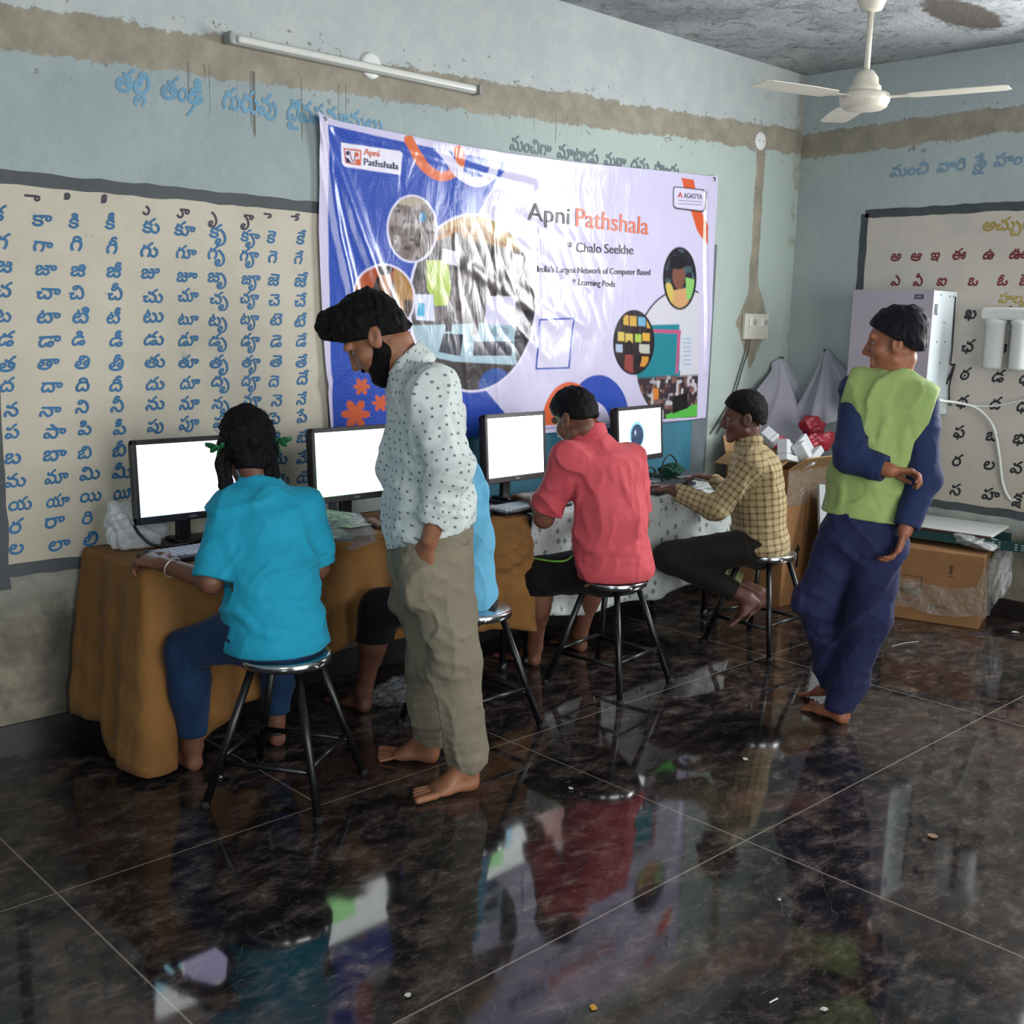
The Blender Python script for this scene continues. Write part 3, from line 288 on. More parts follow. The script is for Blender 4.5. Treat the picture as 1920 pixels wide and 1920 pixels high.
[[61,-2,-8,2,-7,3,-17,19,-6,4,-5,-1,-3,-3,-1,-7,2,-5,4,-2,6,0,5,4,3,6,7,-8,-6,-7,-9,-4,-10,0,-7,4,-3,3,-2,7,1,12,2,4,5,4,11,2,6,-1,5,-4,20,-20,7,-2,8,3,4,6,1,12,-2,8,-5,12,-6,10,-7,6,-11,8,-13,7,5,9,17,-9,13,-11,8,-9,7,-14,4,-12,0,-13,-2,-10,-6,-8,-8,-4],[109,28,-9,2,-6,5,-2,10,4,9,0,1,11,1,-5,-7,0,-8,4,-5,6,0,3,1,2,4,1,5,-2,4,-5,3,-99,0,0,9,91,0,13,-1,6,-4,3,-5,2,-12,-5,-8,-5,-3]],
[[67,-2,-9,2,-5,2,-7,9,2,0,-8,-9,-10,-3,-13,1,-5,2,-5,5,-2,9,1,5,2,6,8,6,16,7,2,3,1,3,-1,4,-3,2,-10,1,-6,-4,0,-4,1,-5,-9,-2,-2,8,1,7,3,5,7,3,9,1,7,0,7,-3,4,-5,2,-8,-1,-6,-6,-8,-19,-9,-3,-5,0,-5,5,-4,12,0,6,5,3,9,10,0,2,-8,5,-5,10,-1,7,3,3,8,-2,14,-6,10,-13,10,6,5,10,-5,8,-8,6,-10,1,-11,-1,-11,-5,-9,-7,-5],[114,28,-9,2,-5,5,-3,10,4,9,1,1,10,1,-5,-7,0,-8,4,-5,6,0,3,1,3,4,0,5,-2,4,-3,2,-7,1,-62,0,0,9,62,0,13,-3,5,-4,2,-4,1,-7,-1,-7,-6,-7]],
[[60,-2,-8,2,-6,3,-18,21,-6,2,-5,-1,-3,-4,0,-8,3,-4,5,-1,6,1,6,9,7,-8,-6,-7,-7,-4,-9,0,-8,2,-6,7,-1,12,3,9,7,5,7,1,8,-1,7,-5,16,-18,7,-3,8,1,5,6,2,9,-1,10,-5,8,-7,5,-10,4,-21,2,11,9,13,-1,15,-7,8,-7,5,-8,2,-10,0,-12,-4,-9,-4,-4,-8,-5],[103,-2,-7,2,-7,3,-11,11,4,8,9,-9,7,-4,9,0,7,3,3,5,0,10,-3,9,-5,8,-13,9,4,9,6,-3,14,-14,6,-11,1,-15,-3,-10,-6,-7,-4,-2],[153,28,-10,2,-5,5,-2,10,3,9,1,1,11,1,-5,-7,-1,-8,5,-5,5,0,3,1,3,4,0,5,-1,4,-4,2,-7,1,-50,0,1,9,49,0,9,-1,5,-2,7,-8,0,-7,-1,-7,-6,-7],[30,53,-5,1,-5,2,-4,6,-4,8,10,4,5,-10,6,-1,5,3,15,18,8,5,9,2,1,-10,-10,-3,-19,-21,-7,-3]],
[[4,30,3,13,6,10,11,7,13,2,13,-2,11,-6,6,-11,3,-13,-2,-13,-7,-10,-10,-6,-14,-3,-13,3,-11,6,-6,10],[15,31,3,-13,6,-6,8,-3,9,0,8,2,6,5,4,8,0,12,-3,8,-6,6,-6,2,-11,0,-6,-1,-7,-5,-4,-7],[89,-2,-8,2,-7,3,-11,11,5,8,7,-8,7,-4,8,-2,5,1,4,3,3,5,0,14,-2,6,-6,7,-14,9,5,9,11,-7,11,-11,4,-7,2,-8,-2,-15,-4,-8,-8,-6],[132,-2,-8,2,-7,3,-11,11,5,8,9,-9,7,-4,9,0,6,3,3,5,1,10,-3,9,-6,8,-13,9,4,9,7,-3,14,-14,6,-11,1,-15,-3,-10,-6,-7,-5,-2],[181,28,-9,2,-6,5,-2,10,4,9,0,1,11,1,-5,-7,0,-8,4,-5,6,0,3,1,2,4,1,5,-2,4,-3,2,-7,1,-51,0,1,9,49,0,10,-1,5,-2,6,-8,1,-7,-1,-7,-6,-7],[79,53,-5,1,-5,2,-4,6,-3,8,10,4,5,-10,6,-1,4,3,16,18,7,5,10,2,0,-10,-10,-3,-19,-21,-6,-3]],
[[5,30,3,13,6,9,11,7,13,2,13,-2,11,-6,6,-10,3,-13,-3,-13,-6,-10,-11,-6,-13,-3,-13,3,-11,6,-6,10],[16,31,1,-9,4,-7,7,-5,13,-1,9,2,6,6,4,7,0,12,-4,8,-6,6,-5,2,-11,1,-6,-2,-7,-4,-4,-8],[98,28,-10,2,-5,5,-2,10,3,9,1,1,11,1,-6,-7,0,-8,4,-5,6,0,3,1,3,4,0,5,-2,4,-5,3,-94,0,0,9,86,0,13,-1,7,-4,3,-5,1,-12,-5,-8,-5,-3]],
[[44,-2,-12,2,-14,5,-7,7,-5,12,-2,10,2,12,3,6,7,7,6,3,6,0,11,-3,5,-8,-1,-11,-5,-7,-10,-3,-10,1,-10,6,-1,1,3,8,5,-5,6,-3,8,1,4,2,2,7,-3,5,-7,0,-5,-2,-5,-8,0,-15,3,-8,5,-6,8,-4,9,-2,12,1,11,3,7,6,3,6,1,11,-3,7,-4,6,-10,6,12,4,9,-8,5,-11,1,-8,-1,-8,-3,-8,-5,-7,-12,-7],[111,28,-9,2,-6,5,-2,10,4,9,0,1,11,1,-5,-7,0,-8,4,-5,6,0,3,1,2,4,1,5,-2,4,-3,2,-7,1,-58,0,0,9,57,0,14,-3,5,-4,2,-4,1,-7,-1,-7,-6,-7]],
[[60,-2,-8,2,-6,3,-18,21,-6,2,-5,-1,-3,-4,0,-8,3,-4,5,-1,6,1,6,9,7,-8,-6,-7,-7,-4,-9,0,-8,2,-5,5,-2,9,1,10,4,5,8,5,10,-1,9,-5,16,-18,7,-3,8,1,4,3,2,5,1,11,-2,7,-9,11,-16,7,19,2,3,-2,9,-7,4,-8,2,-10,0,-11,-4,-9,-4,-4,-8,-5],[112,28,-10,2,-5,5,-3,10,4,9,0,1,12,1,-6,-7,0,-8,4,-5,6,0,3,1,3,4,0,5,-2,4,-5,3,-101,0,0,9,93,0,13,-1,6,-4,4,-5,1,-12,-5,-8,-5,-3]],
[[33,-2,-11,2,-9,4,-7,6,-4,8,11,3,2,-5,4,-4,11,-4,14,2,6,4,1,6,-4,4,-31,5,-6,3,-3,4,-2,9,3,9,6,5,9,3,12,0,13,-2,8,-7,4,-8,-10,-3,-2,5,-4,3,-10,3,-12,-1,-6,-4,-1,-5,3,-4,7,-2,24,-3,8,-4,4,-7,0,-11,-5,-7,-11,-5],[30,54,-17,3,4,8,8,-2,9,0,5,3,3,4,-1,10,-5,6,-7,2,-7,-2,-1,-4,2,-3,4,-2,6,1,4,2,6,6,4,-5,-3,-4,-7,-6,-9,-2,-7,2,-5,3,-3,4,0,7,2,6,4,3,10,3,12,-3,7,-8,3,-12,-1,-5,-3,-8,-5,-4]],
[[34,85,8,-1,7,-2,5,-5,4,-5,3,-10,-1,-12,-9,5,-2,12,-4,6,-5,2,-9,1,-4,-2,-3,-2,-1,-7,6,-7,-11,-2,-3,4,-2,10,4,9,8,5],[37,62,9,0,11,-5,7,-9,3,-7,1,-9,-1,-11,-5,-16,-4,-6,-10,5,7,13,3,14,-2,11,-7,8,-6,2,-10,1,-8,-3,-6,-5,-3,-11,0,-11,4,-10,5,-9,-10,-5,-6,11,-3,12,-1,13,2,8,6,10,6,5,8,3]],
[[68,-2,-7,1,-5,2,-9,10,2,0,-6,-8,-6,-3,-11,-1,-8,2,-7,7,-3,10,3,9,8,7,-2,-2,-14,0,0,10,29,0,0,-9,-8,-4,-5,-6,0,-9,4,-4,6,-2,8,3,4,4,2,8,10,0,2,-8,7,-6,7,-1,6,3,4,4,2,9,-1,12,-2,8,-9,18,-12,11,-14,6,-6,0,-5,-2,-3,-4,1,-5,3,-2,5,-1,4,2,2,4,-1,6,-3,6,9,1,2,-4,2,-6,-1,-8,-6,-7,-6,-2,-7,0,-6,2,-5,4,-2,7,1,8,5,5,9,4,10,0,10,-2,9,-4,12,-11,6,-8,5,-10,3,-12,1,-12,-1,-13,-3,-7,-4,-5,-5,-3]],
[[66,-2,-8,2,-5,3,-7,8,2,0,-8,-9,-10,-3,-13,1,-8,6,-4,8,2,11,6,6,19,9,2,3,1,3,-1,4,-3,2,-10,1,-6,-4,0,-4,1,-5,-9,-2,-2,6,0,7,3,5,5,4,12,2,10,-1,7,-5,3,-8,-1,-8,-3,-5,-24,-13,-1,-7,3,-5,7,-2,7,1,6,5,3,9,10,0,1,-6,5,-7,5,-1,8,0,3,2,3,5,0,6,-3,6,9,4,5,-13,-1,-7,-2,-5,-7,-6],[64,32,-15,2,-6,4,-6,7,5,7,4,-5,9,-5,9,-1,8,2,3,3,2,4,0,7,-3,6,-6,5,-9,-1,-3,-2,0,-5,2,-2,4,-1,7,1,8,8,4,-6,-6,-7,-8,-4,-10,1,-8,4,-3,8,3,8,7,5,8,1,6,0,8,-5,6,-7,2,-8,-1,-12,-4,-7,-7,-4]],
[[69,-2,-8,2,-5,2,-8,9,3,0,-6,-8,-9,-4,-12,0,-5,2,-6,4,-6,9,-2,12,1,15,4,9,5,6,9,5,9,1,7,-1,6,-6,2,-6,-1,-9,-6,-7,-7,-3,-10,0,-7,2,-7,6,2,8,5,-4,5,-3,6,-1,6,1,2,2,2,5,-1,5,-3,2,-6,0,-4,-1,-6,-7,-3,-8,0,-10,2,-10,4,-6,6,-2,9,0,6,5,3,9,9,0,2,-7,3,-4,6,-3,7,0,5,2,3,4,2,5,-1,10,-2,6,-5,9,-14,11,8,6,15,-12,6,-9,2,-8,1,-8,-1,-11,-3,-6,-7,-6],[35,78,-1,-18,-9,0,-1,18],[67,54,-16,3,3,8,9,-2,9,0,5,3,2,4,0,10,-5,6,-7,2,-7,-2,-1,-4,2,-3,4,-2,6,1,3,2,6,6,5,-5,-3,-4,-7,-6,-9,-2,-8,2,-5,3,-3,4,0,7,2,6,5,3,10,3,11,-3,8,-8,2,-12,0,-5,-3,-8,-6,-4]],
[[68,-2,-9,1,-7,3,-8,7,-1,1,2,1,-4,-6,-7,-5,-9,-2,-9,2,-6,5,-4,9,-2,10,2,11,4,10,6,7,9,6,10,3,13,1,12,-1,11,-3,9,-5,-6,-8,-12,6,-15,2,-14,-2,-10,-5,-4,-6,-3,-7,-1,-8,1,-11,5,-5,8,0,5,2,4,6,1,6,10,0,1,-7,4,-5,7,-3,10,0,5,2,3,4,-1,5,-3,4,-8,0,-4,-4,0,-6,4,-7,-9,-2,-2,5,-2,9,2,9,5,4,6,2,9,0,6,-3,5,-5,1,-4,1,-6,-2,-6,-3,-5,-4,-3],[46,54,-16,3,3,8,9,-2,8,0,6,3,2,4,-1,10,-4,6,-7,2,-7,-2,-1,-4,1,-3,5,-2,5,1,4,2,6,6,4,-5,-2,-4,-7,-6,-9,-2,-8,2,-5,3,-3,4,0,7,2,6,5,3,10,3,11,-3,8,-8,2,-12,0,-5,-3,-8,-6,-4]],
[[49,-2,-14,2,-11,3,-8,4,-7,7,-3,7,-1,12,2,9,9,8,8,3,10,-1,6,-3,4,-7,-1,-11,-4,-6,-6,-3,-11,-1,-11,3,-1,1,1,9,9,-4,10,1,4,5,-1,6,-3,2,-7,0,-4,-2,-5,-6,0,-6,1,-7,2,-4,6,-5,11,-4,15,-2,13,2,12,4,8,9,1,6,0,9,-4,4,-5,2,-6,-1,-4,-3,1,-7,3,-3,4,0,8,2,4,7,2,-11,-5,-4,-9,-3,-10,2,-6,5,-2,6,1,9,5,7,7,3,9,0,5,-2,8,-6,3,-9,0,-12,-5,-12,-7,-6,-15,-6],[47,86,9,0,13,-4,13,-8,7,-10,2,-7,1,-10,-1,-8,-9,4,0,9,-2,7,-7,10,-7,4,-9,3,-17,1,-3,-1,-3,-4,1,-5,3,-3,6,0,4,2,1,8,-4,7,9,2,4,-9,-1,-10,-6,-7,-10,-2,-9,2,-6,6,-1,9,4,8,9,5]],
[[41,85,9,-1,7,-2,6,-5,5,-5,3,-10,-1,-12,-9,5,0,6,-2,6,-6,6,-5,2,-7,1,-8,-2,-4,-2,-1,-4,1,-6,5,-4,-11,-2,-2,3,-3,9,1,7,3,4,9,5],[63,-2,-8,2,-5,3,-7,8,2,1,-6,-9,-7,-3,-12,-1,-7,3,-5,7,-2,5,-2,11,2,10,3,10,6,7,13,8,11,2,12,0,10,-2,9,-5,7,-7,4,-8,3,-10,0,-9,-2,-7,-4,-9,-6,-5],[62,8,5,1,3,3,3,9,-1,15,-3,7,-5,5,-6,3,-8,2,-15,-1,-10,-4,-7,-8,-2,-7,-1,-12,1,-6,3,-4,5,-2,7,0,6,6,2,8,10,0,1,-6,3,-5,5,-3]],
[[59,-2,-8,2,-7,3,-17,20,-5,3,-5,-1,-3,-5,1,-8,5,-10,-10,-4,-6,14,0,11,3,6,7,5,7,2,6,-1,5,-3,16,-18,5,-4,11,-1,6,4,2,6,1,9,-1,9,-3,12,-7,11,-5,6,-13,10,-13,3,-6,-1,-3,-3,0,-6,2,-3,4,-1,5,1,3,3,0,4,-1,6,-3,4,9,1,3,-7,1,-8,-4,-8,-6,-3,-7,-2,-7,2,-5,4,-4,6,1,8,3,6,6,4,10,2,10,-2,9,-3,9,-5,11,-12,6,-9,4,-11,2,-11,0,-16,-3,-7,-5,-8,-5,-4]],
[[61,-2,-8,2,-7,3,-18,21,-6,2,-5,-1,-3,-4,0,-8,3,-4,5,-1,6,1,6,9,7,-8,-6,-7,-7,-4,-9,0,-8,2,-5,5,-2,9,1,10,4,5,8,5,10,-1,9,-5,16,-18,7,-3,8,1,4,3,2,5,1,7,-1,10,-7,10,-14,9,5,9,7,-3,10,-8,7,-10,3,-8,0,-12,-2,-10,-6,-8,-8,-4],[27,54,-16,3,3,8,9,-2,8,0,6,3,2,4,-1,10,-4,6,-8,2,-6,-2,-2,-4,2,-3,5,-2,5,1,4,2,6,6,4,-5,-2,-4,-7,-6,-9,-2,-8,2,-5,3,-3,4,0,7,2,6,5,3,9,3,12,-3,7,-8,3,-12,0,-5,-3,-8,-6,-4]],
[[67,-2,-9,2,-5,2,-7,9,2,0,-6,-8,-10,-4,-13,0,-9,5,-3,3,-2,7,2,11,6,6,19,9,2,3,1,3,-1,4,-3,2,-10,1,-6,-4,0,-4,1,-5,-9,-2,-2,6,0,7,3,5,3,3,11,3,13,-1,7,-5,3,-8,-1,-8,-3,-5,-24,-13,-2,-6,2,-4,6,-3,12,1,5,5,2,8,10,0,2,-8,7,-6,5,-1,7,2,5,4,3,7,0,13,-1,11,-4,10,-6,10,-8,7,-5,4,-10,3,-7,-1,-5,-3,0,-7,5,-3,7,2,2,2,0,5,-4,9,9,1,4,-9,-1,-9,-6,-7,-6,-2,-11,1,-7,5,-2,9,2,8,3,3,7,4,13,0,13,-4,12,-9,6,-8,7,-14,3,-11,1,-15,-3,-12,-6,-9,-8,-5]],
[[60,-2,-8,2,-6,3,-18,21,-6,2,-5,-1,-3,-4,0,-8,3,-4,5,-1,6,1,6,9,7,-8,-6,-7,-7,-4,-6,-1,-9,2,-4,3,-4,5,-1,7,0,7,3,7,5,4,7,2,7,0,8,-5,18,-19,6,-2,7,0,6,4,2,6,1,13,-3,13,-3,7,-7,11,-9,9,-6,4,-10,3,-8,-1,-5,-3,0,-7,5,-3,7,2,2,2,0,5,-4,9,9,1,3,-7,1,-8,-4,-8,-6,-3,-9,-1,-9,3,-4,8,0,8,3,6,6,4,11,2,9,-2,10,-3,8,-5,8,-8,6,-8,5,-11,3,-11,1,-12,-1,-13,-3,-7,-4,-5,-6,-3],[104,-2,-8,2,-7,3,-11,11,5,8,7,-8,7,-4,7,-2,6,1,4,3,3,5,0,14,-2,6,-6,7,-13,9,4,9,11,-6,11,-11,4,-8,2,-8,-2,-15,-4,-8,-8,-6]],
[[4,30,3,13,6,10,11,7,13,2,13,-2,11,-6,6,-11,3,-13,-2,-13,-7,-10,-10,-6,-14,-3,-13,3,-11,6,-6,10],[15,31,3,-13,6,-6,8,-3,9,0,8,2,6,5,4,8,0,12,-3,8,-6,6,-6,2,-11,0,-6,-1,-7,-5,-4,-7],[89,-2,-8,2,-7,3,-11,11,5,8,7,-8,7,-4,8,-2,5,1,4,3,3,5,0,14,-2,6,-6,7,-13,9,4,9,11,-6,11,-11,4,-8,2,-8,-2,-15,-4,-8,-8,-6],[132,-2,-8,2,-7,3,-11,11,5,8,7,-8,7,-4,8,-2,5,1,5,3,2,5,0,14,-2,6,-5,7,-14,9,5,9,10,-6,12,-11,3,-8,2,-8,-1,-15,-5,-8,-8,-6]],
[[35,85,8,-1,7,-2,5,-5,4,-5,3,-10,-1,-12,-9,5,-2,12,-5,6,-4,2,-9,1,-4,-2,-3,-2,-1,-7,6,-7,-11,-2,-3,4,-2,10,3,9,8,5],[4,30,3,13,6,10,11,7,13,2,13,-2,11,-6,6,-11,3,-13,-2,-13,-7,-10,-10,-6,-14,-3,-13,3,-11,6,-6,10],[15,31,1,-9,4,-7,7,-5,14,-1,8,2,6,6,4,7,0,12,-3,8,-6,6,-6,2,-11,1,-6,-2,-7,-4,-4,-8]],
[[44,-2,-17,3,-9,3,-7,6,-4,7,-2,9,0,9,1,7,5,8,8,6,9,2,9,-2,6,-6,2,-8,-3,-9,-4,-5,-7,-3,-10,0,-7,2,-7,6,3,8,4,-4,5,-3,8,-1,5,2,2,3,1,5,-1,3,-4,2,-8,0,-6,-7,-2,-11,1,-7,2,-5,7,-6,11,-3,13,-1,12,3,8,4,3,4,5,12,0,17,-6,15,-10,11,-6,3,-8,2,-6,-1,-4,-2,-2,-4,2,-5,6,-2,5,2,2,2,0,5,-4,9,9,1,4,-10,0,-5,-2,-6,-7,-5,-7,-2,-8,2,-5,3,-3,5,-1,5,2,7,4,5,9,4,12,0,10,-3,8,-5,7,-8,6,-9,3,-11,1,-12,-1,-9,-2,-9,-5,-10,-6,-5,-6,-4,-9,-2]],
[[33,-2,-11,2,-9,4,-7,6,-4,8,11,3,2,-5,4,-4,11,-4,14,2,6,4,1,6,-4,4,-31,5,-6,3,-3,4,-2,9,3,9,6,5,9,3,12,0,13,-2,8,-7,4,-8,-10,-3,-2,5,-4,3,-10,3,-12,-1,-6,-4,-1,-5,3,-4,7,-2,24,-3,8,-4,4,-7,0,-11,-5,-7,-11,-5],[30,54,-17,3,4,8,7,-2,8,0,6,2,3,3,1,9,-4,5,-6,4,-6,-1,-4,-1,-1,-4,4,-3,6,-1,5,3,7,5,3,-7,-7,-5,-6,-3,-12,0,-5,3,-3,3,0,9,6,7,11,2,9,-1,4,-2,5,-6,3,-11,-3,-11,-9,-7],[33,109,7,-1,5,-2,7,-9,-10,-2,-4,5,-6,0,-6,-2,-1,-4,2,-6,-8,-4,-3,8,1,9,6,6]],
[[34,85,8,-1,7,-2,5,-5,4,-5,3,-10,-1,-12,-9,5,-2,12,-4,6,-5,2,-9,1,-4,-2,-3,-2,-1,-7,6,-7,-11,-2,-3,4,-2,10,4,9,8,5],[37,62,9,0,11,-5,7,-9,3,-7,1,-9,-1,-11,-5,-16,-4,-6,-10,5,7,13,3,14,-2,11,-7,8,-6,2,-10,1,-8,-3,-6,-5,-3,-11,0,-11,4,-10,5,-9,-10,-5,-6,11,-3,12,-1,13,2,8,6,10,6,5,8,3],[40,106,6,-1,6,-3,6,-8,-10,-3,-3,5,-7,1,-5,-2,-2,-5,2,-5,5,-3,-10,-4,-4,5,-2,5,1,9,6,6]],
[[68,-2,-7,1,-5,2,-9,10,2,0,-6,-8,-6,-3,-11,-1,-8,2,-7,7,-3,10,3,9,8,7,-2,-2,-14,0,0,10,29,0,0,-9,-8,-4,-5,-6,0,-9,4,-4,6,-2,8,3,4,4,2,8,10,0,2,-8,7,-6,7,-1,6,3,4,4,2,9,-1,12,-2,8,-9,18,-12,11,-14,6,-6,0,-5,-2,-3,-4,1,-5,3,-2,5,-1,4,2,2,4,-1,6,-3,6,9,1,2,-4,2,-6,-1,-8,-6,-7,-6,-2,-7,0,-6,2,-5,4,-2,7,1,8,5,5,9,4,10,0,10,-2,9,-4,12,-11,6,-8,5,-10,3,-12,1,-12,-1,-13,-3,-7,-4,-5,-5,-3],[42,107,7,-1,5,-3,7,-8,-10,-3,-3,5,-7,1,-5,-2,-2,-4,2,-6,4,-3,-9,-4,-4,5,-2,5,1,9,6,6]],
[[66,-2,-8,2,-5,3,-7,8,2,0,-8,-9,-10,-3,-13,1,-8,6,-4,8,2,11,6,6,19,9,2,3,1,3,-1,4,-3,2,-10,1,-6,-4,0,-4,1,-5,-9,-2,-2,6,0,7,3,5,5,4,12,2,10,-1,7,-5,3,-8,-1,-8,-3,-5,-24,-13,-1,-7,3,-5,7,-2,7,1,6,5,3,9,10,0,1,-6,5,-7,5,-1,8,0,3,2,3,5,0,6,-3,6,9,4,5,-13,-1,-7,-2,-5,-7,-6],[64,32,-15,2,-6,4,-6,7,5,7,4,-5,9,-5,9,-1,8,2,3,3,2,4,0,7,-3,6,-6,5,-9,-1,-3,-2,0,-5,2,-2,4,-1,7,1,8,8,4,-6,-6,-7,-8,-4,-10,1,-8,4,-3,8,3,8,7,5,8,1,6,0,8,-5,6,-7,2,-8,-1,-12,-4,-7,-7,-4],[66,94,7,-1,5,-2,7,-9,-10,-3,-3,5,-7,2,-5,-3,-2,-4,2,-5,4,-4,-9,-3,-4,4,-2,5,1,10,6,5]],
[[69,-2,-8,2,-5,2,-8,9,3,0,-6,-8,-9,-4,-12,0,-5,2,-6,4,-6,9,-2,12,1,15,4,9,5,6,9,5,9,1,7,-1,6,-6,2,-6,-1,-9,-6,-7,-7,-3,-10,0,-7,2,-7,6,2,8,5,-4,5,-3,6,-1,6,1,2,2,2,5,-1,5,-3,2,-6,0,-4,-1,-6,-7,-3,-8,0,-10,2,-10,4,-6,6,-2,9,0,6,5,3,9,9,0,2,-7,3,-4,6,-3,7,0,5,2,3,4,2,5,-1,10,-2,6,-5,9,-14,11,8,6,15,-12,6,-9,2,-8,1,-8,-1,-11,-3,-6,-7,-6],[35,78,-1,-18,-9,0,-1,18],[67,54,-16,3,3,8,7,-2,8,0,7,2,3,3,0,9,-3,5,-7,4,-6,-1,-3,-1,-1,-4,3,-3,7,-1,5,3,6,5,3,-7,-6,-5,-7,-3,-11,0,-5,3,-3,3,-1,9,6,7,11,2,9,-1,4,-2,5,-6,3,-11,-3,-11,-9,-7],[71,109,7,-1,5,-2,7,-9,-10,-2,-4,5,-7,0,-5,-2,-2,-4,3,-6,-8,-4,-3,8,1,9,6,6]],
[[68,-2,-9,1,-7,3,-8,7,-1,1,2,1,-4,-6,-7,-5,-9,-2,-9,2,-6,5,-4,9,-2,10,2,11,4,10,6,7,9,6,10,3,13,1,12,-1,11,-3,9,-5,-6,-8,-12,6,-15,2,-14,-2,-10,-5,-4,-6,-3,-7,-1,-8,1,-11,5,-5,8,0,5,2,4,6,1,6,10,0,1,-7,4,-5,7,-3,10,0,5,2,3,4,-1,5,-3,4,-8,0,-4,-4,0,-6,4,-7,-9,-2,-2,5,-2,9,2,9,5,4,6,2,9,0,6,-3,5,-5,1,-4,1,-6,-2,-6,-3,-5,-4,-3],[46,54,-16,3,3,8,7,-2,8,0,6,2,3,3,1,9,-3,5,-7,4,-6,-1,-3,-1,-1,-4,3,-3,6,-1,6,3,6,5,3,-7,-6,-5,-7,-3,-11,0,-5,3,-3,3,-1,9,6,7,11,2,9,-1,4,-2,5,-6,3,-11,-3,-11,-9,-7],[50,109,7,-1,5,-2,6,-9,-9,-2,-5,5,-6,0,-6,-2,-1,-4,3,-6,-8,-4,-4,8,1,9,7,6]],
[[49,-2,-14,2,-11,3,-8,4,-7,7,-3,7,-1,12,2,9,9,8,8,3,10,-1,6,-3,4,-7,-1,-11,-4,-6,-6,-3,-11,-1,-11,3,-1,1,1,9,9,-4,10,1,4,5,-1,6,-3,2,-7,0,-4,-2,-5,-6,0,-6,1,-7,2,-4,6,-5,11,-4,15,-2,13,2,12,4,8,9,1,6,0,9,-4,4,-5,2,-6,-1,-4,-3,1,-7,3,-3,4,0,8,2,4,7,2,-11,-5,-4,-9,-3,-10,2,-6,5,-2,6,1,9,5,7,7,3,9,0,5,-2,8,-6,3,-9,0,-12,-5,-12,-7,-6,-15,-6],[47,86,9,0,13,-4,13,-8,7,-10,2,-7,1,-10,-1,-8,-9,4,0,9,-2,7,-7,10,-7,4,-9,3,-17,1,-3,-1,-3,-4,1,-5,3,-3,6,0,4,2,1,8,-4,7,9,2,4,-9,-1,-10,-6,-7,-10,-2,-9,2,-6,6,-1,9,4,8,9,5],[48,107,6,-1,5,-3,7,-8,-10,-3,-3,5,-7,1,-5,-2,-2,-4,2,-6,4,-3,-9,-4,-4,5,-2,5,1,9,6,6]],
[[41,85,9,-1,7,-2,6,-5,5,-5,3,-10,-1,-12,-9,5,0,6,-2,6,-6,6,-5,2,-7,1,-8,-2,-4,-2,-1,-4,1,-6,5,-4,-11,-2,-2,3,-3,9,1,7,3,4,9,5],[63,-2,-8,2,-5,3,-7,8,2,1,-6,-9,-7,-3,-12,-1,-7,3,-5,7,-2,5,-2,11,2,10,3,10,6,7,13,8,11,2,12,0,10,-2,9,-5,7,-7,4,-8,3,-10,0,-9,-2,-7,-4,-9,-6,-5],[62,8,5,1,3,3,3,9,-1,15,-3,7,-5,5,-6,3,-8,2,-15,-1,-10,-4,-7,-8,-2,-7,-1,-12,1,-6,3,-4,5,-2,7,0,6,6,2,8,10,0,1,-6,3,-5,5,-3],[49,106,7,-1,5,-3,6,-8,-9,-3,-4,5,-7,1,-5,-2,-2,-5,2,-5,5,-3,-10,-4,-4,5,-2,5,1,9,6,6]],
[[59,-2,-8,2,-7,3,-17,20,-5,3,-5,-1,-3,-5,1,-8,5,-10,-10,-4,-6,14,0,11,3,6,7,5,7,2,6,-1,5,-3,16,-18,5,-4,11,-1,6,4,2,6,1,9,-1,9,-3,12,-7,11,-5,6,-13,10,-13,3,-6,-1,-3,-3,0,-6,2,-3,4,-1,5,1,3,3,0,4,-1,6,-3,4,9,1,3,-7,1,-8,-4,-8,-6,-3,-7,-2,-7,2,-5,4,-4,6,1,8,3,6,6,4,10,2,10,-2,9,-3,9,-5,11,-12,6,-9,4,-11,2,-11,0,-16,-3,-7,-5,-8,-5,-4],[34,107,7,-1,5,-3,7,-8,-10,-3,-3,5,-7,1,-5,-2,-2,-4,2,-6,4,-3,-9,-4,-4,5,-2,5,1,9,6,6]],
[[61,-2,-8,2,-7,3,-18,21,-6,2,-5,-1,-3,-4,0,-8,3,-4,5,-1,6,1,6,9,7,-8,-6,-7,-7,-4,-9,0,-8,2,-5,5,-2,9,1,10,4,5,8,5,10,-1,9,-5,16,-18,7,-3,8,1,4,3,2,5,1,7,-1,10,-7,10,-14,9,5,9,7,-3,10,-8,7,-10,3,-8,0,-12,-2,-10,-6,-8,-8,-4],[27,54,-16,3,3,8,7,-2,8,0,6,2,3,3,1,9,-3,5,-7,4,-6,-1,-3,-1,-1,-4,3,-3,6,-1,6,3,6,5,3,-7,-7,-5,-6,-3,-11,0,-5,3,-3,3,-1,9,6,7,11,2,9,-1,4,-2,5,-6,3,-11,-3,-11,-9,-7],[31,109,6,-1,6,-2,6,-9,-9,-2,-5,5,-6,0,-6,-2,-1,-4,2,-6,-8,-4,-3,8,1,9,6,6]],
